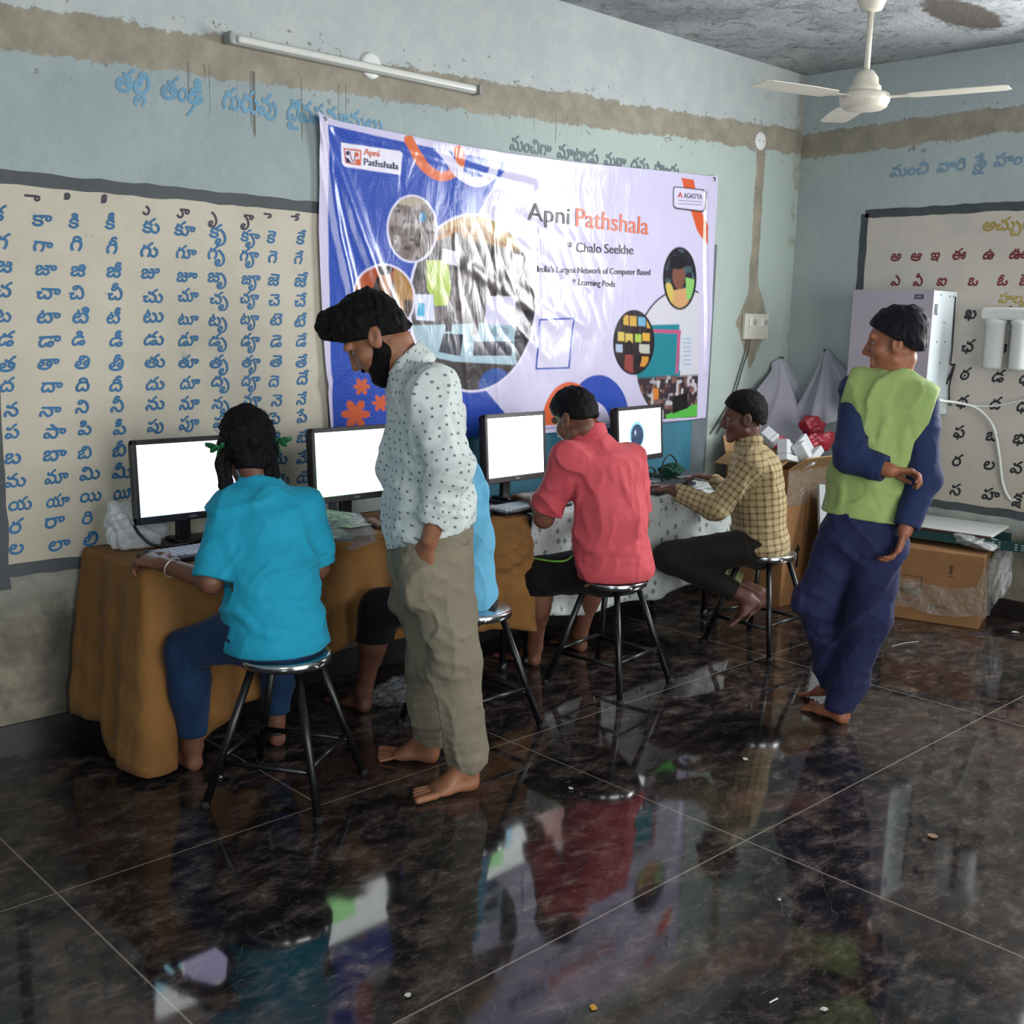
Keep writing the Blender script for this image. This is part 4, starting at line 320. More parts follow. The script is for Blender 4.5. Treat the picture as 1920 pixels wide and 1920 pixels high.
[[67,-2,-9,2,-5,2,-7,9,2,0,-6,-8,-10,-4,-13,0,-9,5,-3,3,-2,7,2,11,6,6,19,9,2,3,1,3,-1,4,-3,2,-10,1,-6,-4,0,-4,1,-5,-9,-2,-2,6,0,7,3,5,3,3,11,3,13,-1,7,-5,3,-8,-1,-8,-3,-5,-24,-13,-2,-6,2,-4,6,-3,12,1,5,5,2,8,10,0,2,-8,7,-6,5,-1,7,2,5,4,3,7,0,13,-1,11,-4,10,-6,10,-8,7,-5,4,-10,3,-7,-1,-5,-3,0,-7,5,-3,7,2,2,2,0,5,-4,9,9,1,4,-9,-1,-9,-6,-7,-6,-2,-11,1,-7,5,-2,9,2,8,3,3,7,4,13,0,13,-4,12,-9,6,-8,7,-14,3,-11,1,-15,-3,-12,-6,-9,-8,-5],[48,107,6,-1,5,-3,7,-8,-10,-3,-3,5,-7,1,-5,-2,-2,-4,2,-6,4,-3,-9,-4,-4,5,-2,5,1,9,6,6]],
[[60,-2,-8,2,-6,3,-18,21,-6,2,-5,-1,-3,-4,0,-8,3,-4,5,-1,6,1,6,9,7,-8,-6,-7,-7,-4,-6,-1,-9,2,-4,3,-4,5,-1,7,0,7,3,7,5,4,7,2,7,0,8,-5,18,-19,6,-2,7,0,6,4,2,6,1,13,-3,13,-3,7,-7,11,-9,9,-6,4,-10,3,-8,-1,-5,-3,0,-7,5,-3,7,2,2,2,0,5,-4,9,9,1,3,-7,1,-8,-4,-8,-6,-3,-9,-1,-9,3,-4,8,0,8,3,6,6,4,11,2,9,-2,10,-3,8,-5,8,-8,6,-8,5,-11,3,-11,1,-12,-1,-13,-3,-7,-4,-5,-6,-3],[104,-2,-8,2,-7,3,-11,11,5,8,7,-8,7,-4,7,-2,6,1,4,3,3,5,0,14,-2,6,-6,7,-13,9,4,9,11,-6,11,-11,4,-8,2,-8,-2,-15,-4,-8,-8,-6],[36,107,7,-1,5,-3,6,-8,-9,-3,-4,5,-7,1,-5,-2,-1,-4,1,-6,5,-3,-10,-4,-4,5,-2,5,1,9,6,6]],
[[4,30,3,13,6,10,11,7,13,2,13,-2,11,-6,6,-11,3,-13,-2,-13,-7,-10,-10,-6,-14,-3,-13,3,-11,6,-6,10],[15,31,3,-13,6,-6,8,-3,9,0,8,2,6,5,4,8,0,12,-3,8,-6,6,-6,2,-11,0,-6,-1,-7,-5,-4,-7],[89,-2,-8,2,-7,3,-11,11,5,8,7,-8,7,-4,8,-2,5,1,4,3,3,5,0,14,-2,6,-6,7,-13,9,4,9,11,-6,11,-11,4,-8,2,-8,-2,-15,-4,-8,-8,-6],[132,-2,-8,2,-7,3,-11,11,5,8,9,-9,7,-4,9,0,6,3,3,5,1,10,-3,9,-6,8,-13,9,4,9,7,-3,14,-14,6,-11,1,-15,-3,-10,-6,-7,-5,-2],[181,28,-9,2,-6,5,-2,10,4,9,0,1,11,1,-5,-7,0,-8,4,-5,6,0,3,1,2,4,1,5,-2,4,-3,2,-7,1,-51,0,1,9,49,0,10,-1,5,-2,6,-8,1,-7,-1,-7,-6,-7]],
[[35,85,8,-1,7,-2,5,-5,4,-5,3,-10,-1,-12,-9,5,-2,12,-5,6,-4,2,-9,1,-4,-2,-3,-2,-1,-7,6,-7,-11,-2,-3,4,-2,10,3,9,8,5],[4,30,3,13,6,10,11,7,13,2,13,-2,11,-6,6,-11,3,-13,-2,-13,-7,-10,-10,-6,-14,-3,-13,3,-11,6,-6,10],[15,31,1,-9,4,-7,7,-5,14,-1,8,2,6,6,4,7,0,12,-3,8,-6,6,-6,2,-11,1,-6,-2,-7,-4,-4,-8],[40,106,6,-1,6,-3,6,-8,-10,-3,-3,5,-7,1,-5,-2,-2,-5,2,-5,5,-3,-10,-4,-4,5,-2,5,1,9,6,6]],
[[44,-2,-17,3,-9,3,-7,6,-4,7,-2,9,0,9,1,7,5,8,8,6,9,2,9,-2,6,-6,2,-8,-3,-9,-4,-5,-7,-3,-10,0,-7,2,-7,6,3,8,4,-4,5,-3,8,-1,5,2,2,3,1,5,-1,3,-4,2,-8,0,-6,-7,-2,-11,1,-7,2,-5,7,-6,11,-3,13,-1,12,3,8,4,3,4,5,12,0,17,-6,15,-10,11,-6,3,-8,2,-6,-1,-4,-2,-2,-4,2,-5,6,-2,5,2,2,2,0,5,-4,9,9,1,4,-10,0,-5,-2,-6,-7,-5,-7,-2,-8,2,-5,3,-3,5,-1,5,2,7,4,5,9,4,12,0,10,-3,8,-5,7,-8,6,-9,3,-11,1,-12,-1,-9,-2,-9,-5,-10,-6,-5,-6,-4,-9,-2],[48,107,7,-1,5,-3,6,-8,-9,-3,-4,5,-7,1,-5,-2,-1,-4,1,-6,5,-3,-10,-4,-4,5,-2,5,1,9,6,6]],
[[66,-2,-8,2,-5,3,-7,8,2,0,-8,-9,-10,-3,-13,1,-8,6,-4,8,2,11,6,6,19,9,2,3,1,3,-1,4,-3,2,-10,1,-6,-4,0,-4,1,-5,-9,-2,-2,6,0,7,3,5,5,4,12,2,10,-1,7,-5,3,-8,-1,-8,-3,-5,-24,-13,-1,-7,3,-5,7,-2,7,1,6,5,3,9,10,0,1,-6,5,-7,5,-1,8,0,3,2,3,5,0,6,-3,6,9,4,5,-13,-1,-7,-2,-5,-7,-6],[84,47,-1,-6,-4,-5,-10,-4,-11,0,-9,2,-6,4,-6,7,5,7,7,-7,9,-3,11,-1,5,4,0,4,-3,3,-6,1,-7,-1,-2,9,2,1,10,0,9,-2,6,-5],[119,47,-1,-6,-4,-5,-10,-4,-13,0,-12,6,-4,4,2,10,7,-7,9,-3,11,-1,3,2,2,2,0,4,-3,3,-6,1,-7,-1,-2,9,2,1,10,0,9,-2,6,-5]],
[[60,-1,-6,1,-7,3,-19,21,-6,2,-5,-1,-3,-4,0,-8,3,-4,5,-1,6,1,6,9,7,-8,-6,-7,-7,-4,-6,-1,-9,2,-4,3,-4,5,-1,7,0,7,3,7,5,4,7,2,7,0,8,-5,20,-20,7,-2,8,3,4,6,0,14,-2,6,-5,7,-14,9,5,9,11,-6,8,-8,6,-11,2,-8,-1,-15,-5,-8,-7,-5],[87,-18,-12,1,-10,4,-10,8,-11,10,13,0,9,-7,9,-5,8,-1,10,0,8,4,4,4,4,8,1,8,-2,12,-5,10,-7,9,-11,6,5,9,13,-7,9,-11,6,-13,2,-15,-2,-14,-7,-11,-10,-7],[25,53,-6,1,-4,2,-5,6,-3,8,10,4,5,-10,6,-1,5,3,15,18,8,5,9,2,1,-10,-10,-3,-20,-21,-6,-3]],
[[60,-1,-6,1,-7,3,-19,21,-6,2,-5,-1,-3,-4,0,-8,3,-4,5,-1,6,1,6,9,7,-8,-6,-7,-7,-4,-6,-1,-9,2,-5,4,-3,6,-1,7,1,8,2,4,5,4,7,2,7,0,8,-5,19,-20,6,-2,8,1,5,6,2,9,-1,10,-5,8,-7,5,-10,4,-21,2,11,9,13,-1,10,-4,9,-6,6,-8,5,-14,0,-10,-3,-9,-6,-7,-4,-2],[87,-18,-12,1,-10,4,-10,8,-11,10,13,0,9,-7,9,-5,8,-1,10,0,8,4,4,4,4,8,1,8,-2,12,-5,10,-7,9,-11,6,5,9,13,-7,9,-11,6,-13,2,-15,-2,-14,-7,-11,-10,-7],[30,53,-5,1,-5,2,-4,6,-4,8,10,4,5,-10,6,-1,5,3,15,18,8,5,9,2,1,-10,-10,-3,-19,-21,-7,-3]],
[[66,-2,-8,2,-5,3,-7,8,2,0,-8,-9,-10,-3,-13,1,-8,6,-4,8,2,11,6,6,19,9,2,3,1,3,-1,4,-3,2,-10,1,-6,-4,0,-4,1,-5,-9,-2,-2,6,0,7,3,5,5,4,12,2,10,-1,7,-5,3,-8,-1,-8,-3,-5,-24,-13,-1,-7,3,-5,7,-2,7,1,6,5,3,9,10,0,1,-6,5,-7,5,-1,8,0,3,2,3,5,0,6,-3,6,9,4,5,-13,-1,-7,-2,-5,-7,-6],[84,47,-1,-6,-4,-5,-10,-4,-11,0,-9,2,-6,4,-6,7,5,7,7,-7,9,-3,11,-1,5,4,0,4,-3,3,-6,1,-7,-1,-2,9,2,1,10,0,9,-2,6,-5],[119,47,-3,-9,-5,-4,-8,-2,-9,0,-12,4,-7,6,2,10,4,-5,6,-3,9,-3,7,0,4,2,1,5,-2,5,-6,2,0,6,9,-2,5,-2,4,-5],[145,28,-10,2,-5,5,-2,10,3,9,1,1,11,1,-5,-7,-1,-8,5,-5,5,0,3,1,3,4,0,5,-2,4,-3,2,-7,1,-49,0,0,9,49,0,9,-1,5,-2,6,-8,1,-7,-1,-7,-6,-7]],
[[60,-1,-6,1,-7,3,-19,21,-6,2,-5,-1,-3,-4,0,-8,3,-4,5,-1,6,1,6,9,7,-8,-6,-7,-7,-4,-6,-1,-9,2,-4,3,-4,5,-1,7,0,7,3,7,5,4,7,2,7,0,8,-5,20,-20,7,-2,8,3,4,6,0,14,-2,6,-5,7,-14,9,5,9,11,-6,8,-8,6,-11,2,-8,-1,-15,-5,-8,-8,-5],[87,-18,-12,1,-10,4,-10,8,-11,10,13,0,11,-9,9,-4,12,0,9,2,7,6,4,8,0,16,-4,11,-6,9,-14,9,5,9,1,-2,8,-4,8,-6,5,-7,5,-8,2,-9,1,-10,-2,-14,-7,-11,-10,-7],[144,28,-9,2,-6,5,-2,10,3,9,1,1,11,1,-5,-7,0,-8,4,-5,6,0,3,1,2,4,0,5,-1,4,-3,2,-8,1,-51,0,1,9,50,0,9,-1,6,-2,6,-8,1,-7,-1,-7,-7,-7],[25,53,-6,1,-4,2,-5,6,-3,8,10,4,5,-10,6,-1,5,3,15,18,8,5,9,2,1,-10,-10,-3,-20,-21,-6,-3]],
[[33,-2,-11,2,-9,4,-7,6,-4,8,11,3,2,-5,4,-4,11,-4,14,2,6,4,1,6,-4,4,-31,5,-6,3,-3,4,-2,9,3,9,6,5,9,3,12,0,13,-2,8,-7,4,-8,-10,-3,-2,5,-4,3,-10,3,-12,-1,-6,-4,-1,-5,3,-4,7,-2,24,-3,8,-4,4,-7,0,-11,-5,-7,-11,-5],[60,69,-1,-7,-5,-6,-5,-2,-12,-1,-8,0,0,9,17,1,3,2,1,4,-1,5,-5,2,-39,0,0,9,44,-1,5,-2,4,-3]],
[[37,62,9,0,11,-5,7,-9,3,-7,1,-9,-1,-11,-5,-16,-4,-6,-10,5,7,13,3,14,-2,11,-7,8,-6,2,-10,1,-8,-3,-6,-5,-3,-11,0,-11,4,-10,5,-9,-10,-5,-6,11,-3,12,-1,13,2,8,6,10,6,5,8,3],[64,69,-1,-7,-5,-6,-6,-2,-11,-1,-8,0,0,9,17,1,3,2,1,4,-2,5,-4,2,-39,0,0,9,44,-1,5,-2,3,-3]],
[[68,-2,-7,1,-5,2,-9,10,2,0,-7,-9,-9,-3,-13,1,-8,6,-3,7,0,9,3,7,7,5,-2,-2,-14,0,0,10,29,0,0,-9,-6,-3,-4,-3,-4,-8,1,-5,4,-4,6,-2,6,1,6,6,2,8,10,0,3,-10,8,-4,9,1,5,4,2,10,-3,13,-8,10,-12,6,8,7,10,-6,8,-8,6,-10,2,-11,-2,-12,-5,-8,-7,-5],[84,69,-2,-7,-5,-6,-5,-2,-11,-1,-15,0,0,9,22,1,4,2,2,4,-2,5,-5,2,-53,0,0,9,58,-1,6,-2,3,-3]],
[[66,-2,-8,2,-5,3,-7,8,2,0,-8,-9,-10,-3,-13,1,-8,6,-4,8,2,11,6,6,19,9,2,3,1,3,-1,4,-3,2,-10,1,-6,-4,0,-4,1,-5,-9,-2,-2,6,0,7,3,5,5,4,12,2,10,-1,7,-5,3,-8,-1,-8,-3,-5,-24,-13,-1,-7,3,-5,7,-2,7,1,6,5,3,9,10,0,1,-6,5,-7,5,-1,8,0,3,2,3,5,0,6,-3,6,9,4,5,-13,-1,-7,-2,-5,-7,-6],[84,47,-3,-9,-5,-4,-7,-2,-8,0,-12,2,-9,7,-3,4,5,7,7,-7,9,-3,10,-1,5,3,1,5,-3,3,-13,1,2,7,1,1,8,0,9,-3,5,-4],[85,69,-1,-7,-5,-6,-6,-2,-11,-1,-7,0,0,9,16,1,3,2,1,4,-2,5,-4,2,-49,0,0,9,54,-1,5,-2,3,-3]],
[[69,-2,-8,2,-5,2,-8,9,3,0,-6,-8,-9,-4,-12,0,-5,2,-6,4,-6,8,-2,11,1,14,5,11,6,6,7,3,9,1,7,-2,6,-5,2,-6,-1,-10,-6,-6,-7,-3,-10,-1,-7,3,-7,6,2,7,5,-4,5,-2,6,-1,6,1,3,4,1,5,-2,3,-4,2,-6,0,-3,-2,-6,-8,-2,-8,0,-11,3,-6,4,-5,8,-2,6,1,6,5,3,9,9,0,2,-7,4,-5,7,-3,7,1,4,3,3,5,1,7,-2,9,-6,12,-14,11,8,6,15,-12,6,-9,2,-8,1,-8,-1,-11,-3,-6,-7,-6],[35,72,-1,-16,-9,0,-1,16],[91,69,-1,-7,-5,-6,-6,-2,-11,-1,-12,0,0,9,20,1,3,2,2,4,-2,5,-4,2,-45,0,0,9,50,-1,5,-2,3,-3]],
[[68,-2,-9,1,-7,3,-8,7,-1,1,2,1,-4,-6,-7,-5,-9,-2,-9,2,-6,5,-4,9,-2,10,2,11,4,10,6,7,9,6,10,3,13,1,12,-1,11,-3,9,-5,-6,-8,-12,6,-15,2,-14,-2,-10,-5,-4,-6,-3,-7,-1,-8,1,-11,5,-5,8,0,5,2,4,6,1,6,10,0,1,-7,4,-5,7,-3,10,0,5,2,3,4,-1,5,-3,4,-8,0,-4,-4,0,-6,4,-7,-9,-2,-2,5,-2,9,2,9,5,4,6,2,9,0,6,-3,5,-5,1,-4,1,-6,-2,-6,-3,-5,-4,-3],[79,69,-2,-7,-5,-6,-5,-2,-11,-1,-7,0,0,9,15,1,3,2,1,4,-1,5,-5,2,-48,0,0,9,53,-1,5,-2,4,-3]],
[[86,69,-1,-7,-5,-5,-7,-3,-12,-1,-16,0,0,9,26,1,4,2,1,4,-1,5,-5,2,-50,0,0,9,55,-1,5,-2,4,-3],[49,-2,-14,2,-11,3,-8,4,-7,7,-3,7,-2,9,2,9,5,8,7,4,9,2,7,-1,7,-5,3,-5,0,-8,-5,-9,-6,-3,-9,-1,-7,1,-7,3,1,9,10,-4,7,0,3,2,3,6,0,2,-3,3,-8,1,-6,-4,-3,-6,0,-6,2,-7,5,-6,7,-4,10,-2,20,0,8,1,8,4,8,9,2,13,-6,7,-6,1,-4,-1,-4,-5,0,-3,2,-3,4,-2,8,1,3,3,3,5,2,-11,-6,-5,-6,-2,-8,0,-7,4,-4,5,-1,4,0,6,2,5,7,5,7,1,6,-1,-22,4,2,8,17,-4,11,-7,7,-9,2,-15,-4,-12,-9,-9,-15,-6]],
[[63,-2,-8,2,-5,3,-7,8,2,1,-6,-9,-7,-3,-12,-1,-7,3,-5,7,-2,5,-2,11,2,10,3,10,6,7,13,8,11,2,12,0,10,-2,9,-5,7,-7,4,-8,3,-10,0,-9,-2,-7,-4,-9,-6,-5],[62,8,5,1,3,3,3,9,-1,15,-3,7,-5,5,-6,3,-8,2,-15,-1,-10,-4,-7,-8,-2,-7,-1,-12,1,-6,3,-4,5,-2,7,0,6,6,2,8,10,0,1,-6,3,-5,5,-3],[76,69,-1,-7,-5,-6,-5,-2,-11,-1,-7,0,0,9,15,1,3,2,1,4,-1,5,-5,2,-48,0,0,9,53,-1,5,-2,4,-3]],
[[59,-2,-8,2,-6,3,-18,20,-7,3,-4,-2,-2,-6,1,-8,5,-8,-10,-4,-5,9,-1,8,0,8,3,6,5,4,6,3,7,-1,7,-3,20,-22,6,-2,7,1,6,6,2,5,-1,11,-2,7,-7,7,-11,7,-3,1,-13,0,0,9,6,0,14,-3,11,-5,8,-7,5,-6,2,-8,1,-9,-1,-10,-5,-8,-5,-4,-6,-3],[78,69,-1,-7,-5,-6,-5,-2,-12,-1,-15,0,0,9,23,1,4,2,1,4,-1,5,-5,2,-54,0,0,9,59,-1,5,-2,4,-3]],
[[61,-2,-8,2,-7,3,-18,21,-6,2,-5,-1,-3,-4,0,-8,3,-4,5,-1,6,1,6,9,7,-8,-6,-7,-7,-4,-9,0,-8,2,-5,5,-2,9,1,10,4,5,8,5,10,-1,9,-5,16,-18,7,-3,8,1,4,3,2,5,1,7,-1,10,-7,10,-14,9,5,9,7,-3,10,-8,7,-10,3,-8,0,-12,-2,-10,-6,-8,-8,-4],[49,69,-1,-7,-5,-6,-6,-2,-11,-1,-8,0,0,9,17,1,3,2,1,4,-2,5,-4,2,-35,0,0,9,32,0,9,-1,7,-5]],
[[67,-2,-9,2,-5,2,-7,9,2,0,-8,-9,-10,-3,-13,1,-5,2,-5,5,-2,9,1,5,2,6,8,6,16,7,2,3,1,3,-1,4,-3,2,-10,1,-6,-4,0,-4,1,-5,-9,-2,-2,8,1,7,3,5,7,3,9,1,7,0,7,-3,4,-5,2,-8,-1,-6,-6,-8,-19,-9,-3,-5,0,-5,5,-4,12,0,6,5,3,9,10,0,2,-8,5,-5,10,-1,7,3,2,5,1,7,-3,13,-8,9,-10,7,6,6,10,-5,8,-8,6,-10,1,-11,-1,-11,-5,-9,-7,-5],[86,69,-2,-7,-5,-6,-5,-2,-11,-1,-13,0,0,9,20,1,4,2,2,4,-2,5,-5,2,-53,0,0,9,58,-1,5,-2,4,-3]],
[[60,-2,-8,2,-6,3,-18,21,-6,2,-5,-1,-3,-4,0,-8,3,-4,5,-1,6,1,6,9,7,-8,-6,-7,-7,-4,-9,0,-8,2,-6,7,-1,9,2,10,6,6,9,2,8,-1,7,-5,16,-18,7,-3,8,1,5,6,2,5,-1,11,-2,7,-7,7,-11,7,-3,1,-13,0,0,9,20,-3,14,-7,8,-8,3,-7,2,-8,0,-12,-4,-9,-4,-4,-8,-5],[104,-2,-8,2,-7,3,-11,11,5,8,7,-8,7,-4,7,-2,6,1,4,3,3,5,0,14,-2,6,-6,7,-13,9,4,9,11,-6,11,-11,4,-8,2,-8,-2,-15,-4,-8,-8,-6],[79,69,-2,-7,-5,-6,-5,-2,-11,-1,-15,0,0,9,22,1,4,2,2,4,-2,5,-5,2,-53,0,0,9,58,-1,6,-2,3,-3]],
[[4,30,3,13,6,10,11,7,13,2,13,-2,11,-6,6,-11,3,-13,-2,-13,-7,-10,-10,-6,-14,-3,-13,3,-11,6,-6,10],[15,31,3,-13,6,-6,8,-3,9,0,8,2,6,5,4,8,0,12,-3,8,-6,6,-6,2,-11,0,-6,-1,-7,-5,-4,-7],[89,-2,-8,2,-7,3,-11,11,5,8,7,-8,7,-4,8,-2,5,1,4,3,3,5,0,14,-2,6,-6,7,-14,10,5,6,14,-8,10,-12,4,-11,-2,-15,-4,-8,-8,-6],[132,-2,-8,2,-7,3,-11,11,5,8,7,-8,7,-4,8,-2,5,1,5,3,2,5,0,14,-2,6,-5,7,-14,9,5,9,10,-6,12,-11,3,-8,2,-8,-1,-15,-5,-8,-8,-6],[108,69,-2,-7,-5,-6,-5,-2,-11,-1,-13,0,0,9,20,1,4,2,1,4,-1,5,-5,2,-54,0,0,9,59,-1,5,-2,4,-3]],
[[33,-2,-11,2,-9,4,-7,6,-4,8,11,3,2,-5,4,-4,11,-4,14,2,6,4,1,6,-4,4,-31,5,-6,3,-3,4,-2,9,3,9,6,5,9,3,12,0,13,-2,8,-7,4,-8,-10,-3,-2,5,-4,3,-10,3,-12,-1,-6,-4,-1,-5,3,-4,7,-2,24,-3,8,-4,4,-7,0,-11,-5,-7,-11,-5],[60,69,-1,-7,-5,-6,-5,-2,-12,-1,-8,0,0,9,17,1,3,2,1,4,-1,5,-5,2,-39,0,0,9,44,-1,5,-2,4,-3],[47,104,7,-1,5,-2,7,-9,-10,-2,-4,5,-6,1,-6,-3,-1,-4,2,-5,4,-4,-9,-3,-4,4,-2,5,1,10,5,5]],
[[37,62,9,0,11,-5,7,-9,3,-7,1,-9,-1,-11,-5,-16,-4,-6,-10,5,7,13,3,14,-2,11,-7,8,-6,2,-10,1,-8,-3,-6,-5,-3,-11,0,-11,4,-10,5,-9,-10,-5,-6,11,-3,12,-1,13,2,8,6,10,6,5,8,3],[64,69,-1,-7,-5,-6,-6,-2,-11,-1,-8,0,0,9,17,1,3,2,1,4,-2,5,-4,2,-39,0,0,9,44,-1,5,-2,3,-3],[51,104,7,-1,5,-2,6,-9,-9,-2,-4,5,-7,1,-5,-3,-1,-4,2,-5,4,-4,-9,-3,-4,4,-2,5,1,10,5,5]],
[[68,-2,-7,1,-5,2,-9,10,2,0,-7,-9,-9,-3,-13,1,-8,6,-3,7,0,9,3,7,7,5,-2,-2,-14,0,0,10,29,0,0,-9,-6,-3,-4,-3,-4,-8,1,-5,4,-4,6,-2,6,1,6,6,2,8,10,0,3,-10,8,-4,9,1,5,4,2,10,-3,13,-8,10,-12,6,8,7,10,-6,8,-8,6,-10,2,-11,-2,-12,-5,-8,-7,-5],[84,69,-2,-7,-5,-6,-5,-2,-11,-1,-15,0,0,9,22,1,4,2,2,4,-2,5,-5,2,-53,0,0,9,58,-1,6,-2,3,-3],[71,104,6,-1,6,-2,6,-9,-9,-2,-4,5,-7,1,-5,-3,-2,-4,2,-5,4,-4,-9,-3,-4,4,-2,5,1,10,6,5]],
[[66,-2,-8,2,-5,3,-7,8,2,0,-8,-9,-10,-3,-13,1,-8,6,-4,8,2,11,6,6,19,9,2,3,1,3,-1,4,-3,2,-10,1,-6,-4,0,-4,1,-5,-9,-2,-2,6,0,7,3,5,5,4,12,2,10,-1,7,-5,3,-8,-1,-8,-3,-5,-24,-13,-1,-7,3,-5,7,-2,7,1,6,5,3,9,10,0,1,-6,5,-7,5,-1,8,0,3,2,3,5,0,6,-3,6,9,4,5,-13,-1,-7,-2,-5,-7,-6],[84,47,-3,-9,-5,-4,-7,-2,-8,0,-12,2,-9,7,-3,4,5,7,7,-7,9,-3,10,-1,5,3,1,5,-3,3,-13,1,2,7,1,1,8,0,9,-3,5,-4],[85,69,-1,-7,-5,-6,-6,-2,-11,-1,-7,0,0,9,16,1,3,2,1,4,-2,5,-4,2,-49,0,0,9,54,-1,5,-2,3,-3],[72,104,7,-1,5,-2,6,-9,-9,-2,-4,5,-7,1,-5,-3,-1,-4,2,-5,4,-4,-10,-3,-3,4,-2,5,1,10,5,5]],
[[91,69,-1,-7,-5,-6,-6,-2,-11,-1,-12,0,0,9,20,1,3,2,2,4,-2,5,-4,2,-45,0,0,9,50,-1,5,-2,3,-3],[78,104,7,-1,5,-2,6,-9,-9,-2,-4,5,-7,1,-5,-3,-1,-4,2,-5,4,-4,-10,-3,-3,4,-2,5,1,10,5,5],[69,-2,-8,2,-5,2,-8,9,3,0,-6,-8,-9,-4,-12,0,-5,2,-6,4,-6,8,-2,11,1,14,5,11,6,6,7,3,9,1,7,-2,6,-5,2,-6,-1,-10,-6,-6,-7,-3,-10,-1,-7,3,-7,6,2,7,5,-4,5,-2,6,-1,6,1,3,4,1,5,-2,3,-4,2,-6,0,-3,-2,-6,-8,-2,-8,0,-11,3,-6,4,-5,8,-2,6,1,6,5,3,9,9,0,2,-7,4,-5,7,-3,7,1,4,3,3,5,1,7,-2,9,-6,12,-14,11,8,6,15,-12,6,-9,2,-8,1,-8,-1,-11,-3,-6,-7,-6],[35,72,-1,-16,-9,0,-1,16]],
[[68,-2,-9,1,-7,3,-8,7,-1,1,2,1,-4,-6,-7,-5,-9,-2,-9,2,-6,5,-4,9,-2,10,2,11,4,10,6,7,9,6,10,3,13,1,12,-1,11,-3,9,-5,-6,-8,-12,6,-15,2,-14,-2,-10,-5,-4,-6,-3,-7,-1,-8,1,-11,5,-5,8,0,5,2,4,6,1,6,10,0,1,-7,4,-5,7,-3,10,0,5,2,3,4,-1,5,-3,4,-8,0,-4,-4,0,-6,4,-7,-9,-2,-2,5,-2,9,2,9,5,4,6,2,9,0,6,-3,5,-5,1,-4,1,-6,-2,-6,-3,-5,-4,-3],[79,69,-2,-7,-5,-6,-5,-2,-11,-1,-7,0,0,9,15,1,3,2,1,4,-1,5,-5,2,-48,0,0,9,53,-1,5,-2,4,-3],[65,104,7,-1,5,-2,7,-9,-10,-2,-4,5,-6,1,-5,-3,-2,-4,2,-5,4,-4,-9,-3,-4,4,-2,5,1,10,5,5]],
[[86,69,-1,-7,-5,-5,-7,-3,-12,-1,-16,0,0,9,26,1,4,2,1,4,-1,5,-5,2,-50,0,0,9,55,-1,5,-2,4,-3],[73,104,7,-1,5,-2,7,-9,-10,-2,-4,5,-6,1,-6,-3,-1,-4,2,-5,4,-4,-9,-3,-4,4,-2,5,1,10,5,5],[49,-2,-14,2,-11,3,-8,4,-7,7,-3,7,-2,9,2,9,5,8,7,4,9,2,7,-1,7,-5,3,-5,0,-8,-5,-9,-6,-3,-9,-1,-7,1,-7,3,1,9,10,-4,7,0,3,2,3,6,0,2,-3,3,-8,1,-6,-4,-3,-6,0,-6,2,-7,5,-6,7,-4,10,-2,20,0,8,1,8,4,8,9,2,13,-6,7,-6,1,-4,-1,-4,-5,0,-3,2,-3,4,-2,8,1,3,3,3,5,2,-11,-6,-5,-6,-2,-8,0,-7,4,-4,5,-1,4,0,6,2,5,7,5,7,1,6,-1,-22,4,2,8,17,-4,11,-7,7,-9,2,-15,-4,-12,-9,-9,-15,-6]],
[[63,-2,-8,2,-5,3,-7,8,2,1,-6,-9,-7,-3,-12,-1,-7,3,-5,7,-2,5,-2,11,2,10,3,10,6,7,13,8,11,2,12,0,10,-2,9,-5,7,-7,4,-8,3,-10,0,-9,-2,-7,-4,-9,-6,-5],[62,8,5,1,3,3,3,9,-1,15,-3,7,-5,5,-6,3,-8,2,-15,-1,-10,-4,-7,-8,-2,-7,-1,-12,1,-6,3,-4,5,-2,7,0,6,6,2,8,10,0,1,-6,3,-5,5,-3],[76,69,-1,-7,-5,-6,-5,-2,-11,-1,-7,0,0,9,15,1,3,2,1,4,-1,5,-5,2,-48,0,0,9,53,-1,5,-2,4,-3],[63,104,7,-1,5,-2,7,-9,-10,-2,-4,5,-6,1,-6,-3,-1,-4,2,-5,4,-4,-9,-3,-4,4,-2,5,1,10,5,5]],
[[59,-2,-8,2,-6,3,-18,20,-7,3,-4,-2,-2,-6,1,-8,5,-8,-10,-4,-5,9,-1,8,0,8,3,6,5,4,6,3,7,-1,7,-3,20,-22,6,-2,7,1,6,6,2,5,-1,11,-2,7,-7,7,-11,7,-3,1,-13,0,0,9,6,0,14,-3,11,-5,8,-7,5,-6,2,-8,1,-9,-1,-10,-5,-8,-5,-4,-6,-3],[78,69,-1,-7,-5,-6,-5,-2,-12,-1,-15,0,0,9,23,1,4,2,1,4,-1,5,-5,2,-54,0,0,9,59,-1,5,-2,4,-3],[65,104,7,-1,5,-2,7,-9,-10,-2,-4,5,-6,1,-6,-3,-1,-4,2,-5,4,-4,-9,-3,-4,4,-2,5,1,10,5,5]],
[[61,-2,-8,2,-7,3,-18,21,-6,2,-5,-1,-3,-4,0,-8,3,-4,5,-1,6,1,6,9,7,-8,-6,-7,-7,-4,-9,0,-8,2,-5,5,-2,9,1,10,4,5,8,5,10,-1,9,-5,16,-18,7,-3,8,1,4,3,2,5,1,7,-1,10,-7,10,-14,9,5,9,7,-3,10,-8,7,-10,3,-8,0,-12,-2,-10,-6,-8,-8,-4],[49,69,-1,-7,-5,-6,-6,-2,-11,-1,-8,0,0,9,17,1,3,2,1,4,-2,5,-4,2,-35,0,0,9,32,0,9,-1,7,-5],[36,104,7,-1,5,-2,6,-9,-9,-2,-4,5,-7,1,-5,-3,-1,-4,2,-5,4,-4,-10,-3,-3,4,-2,5,1,10,5,5]],
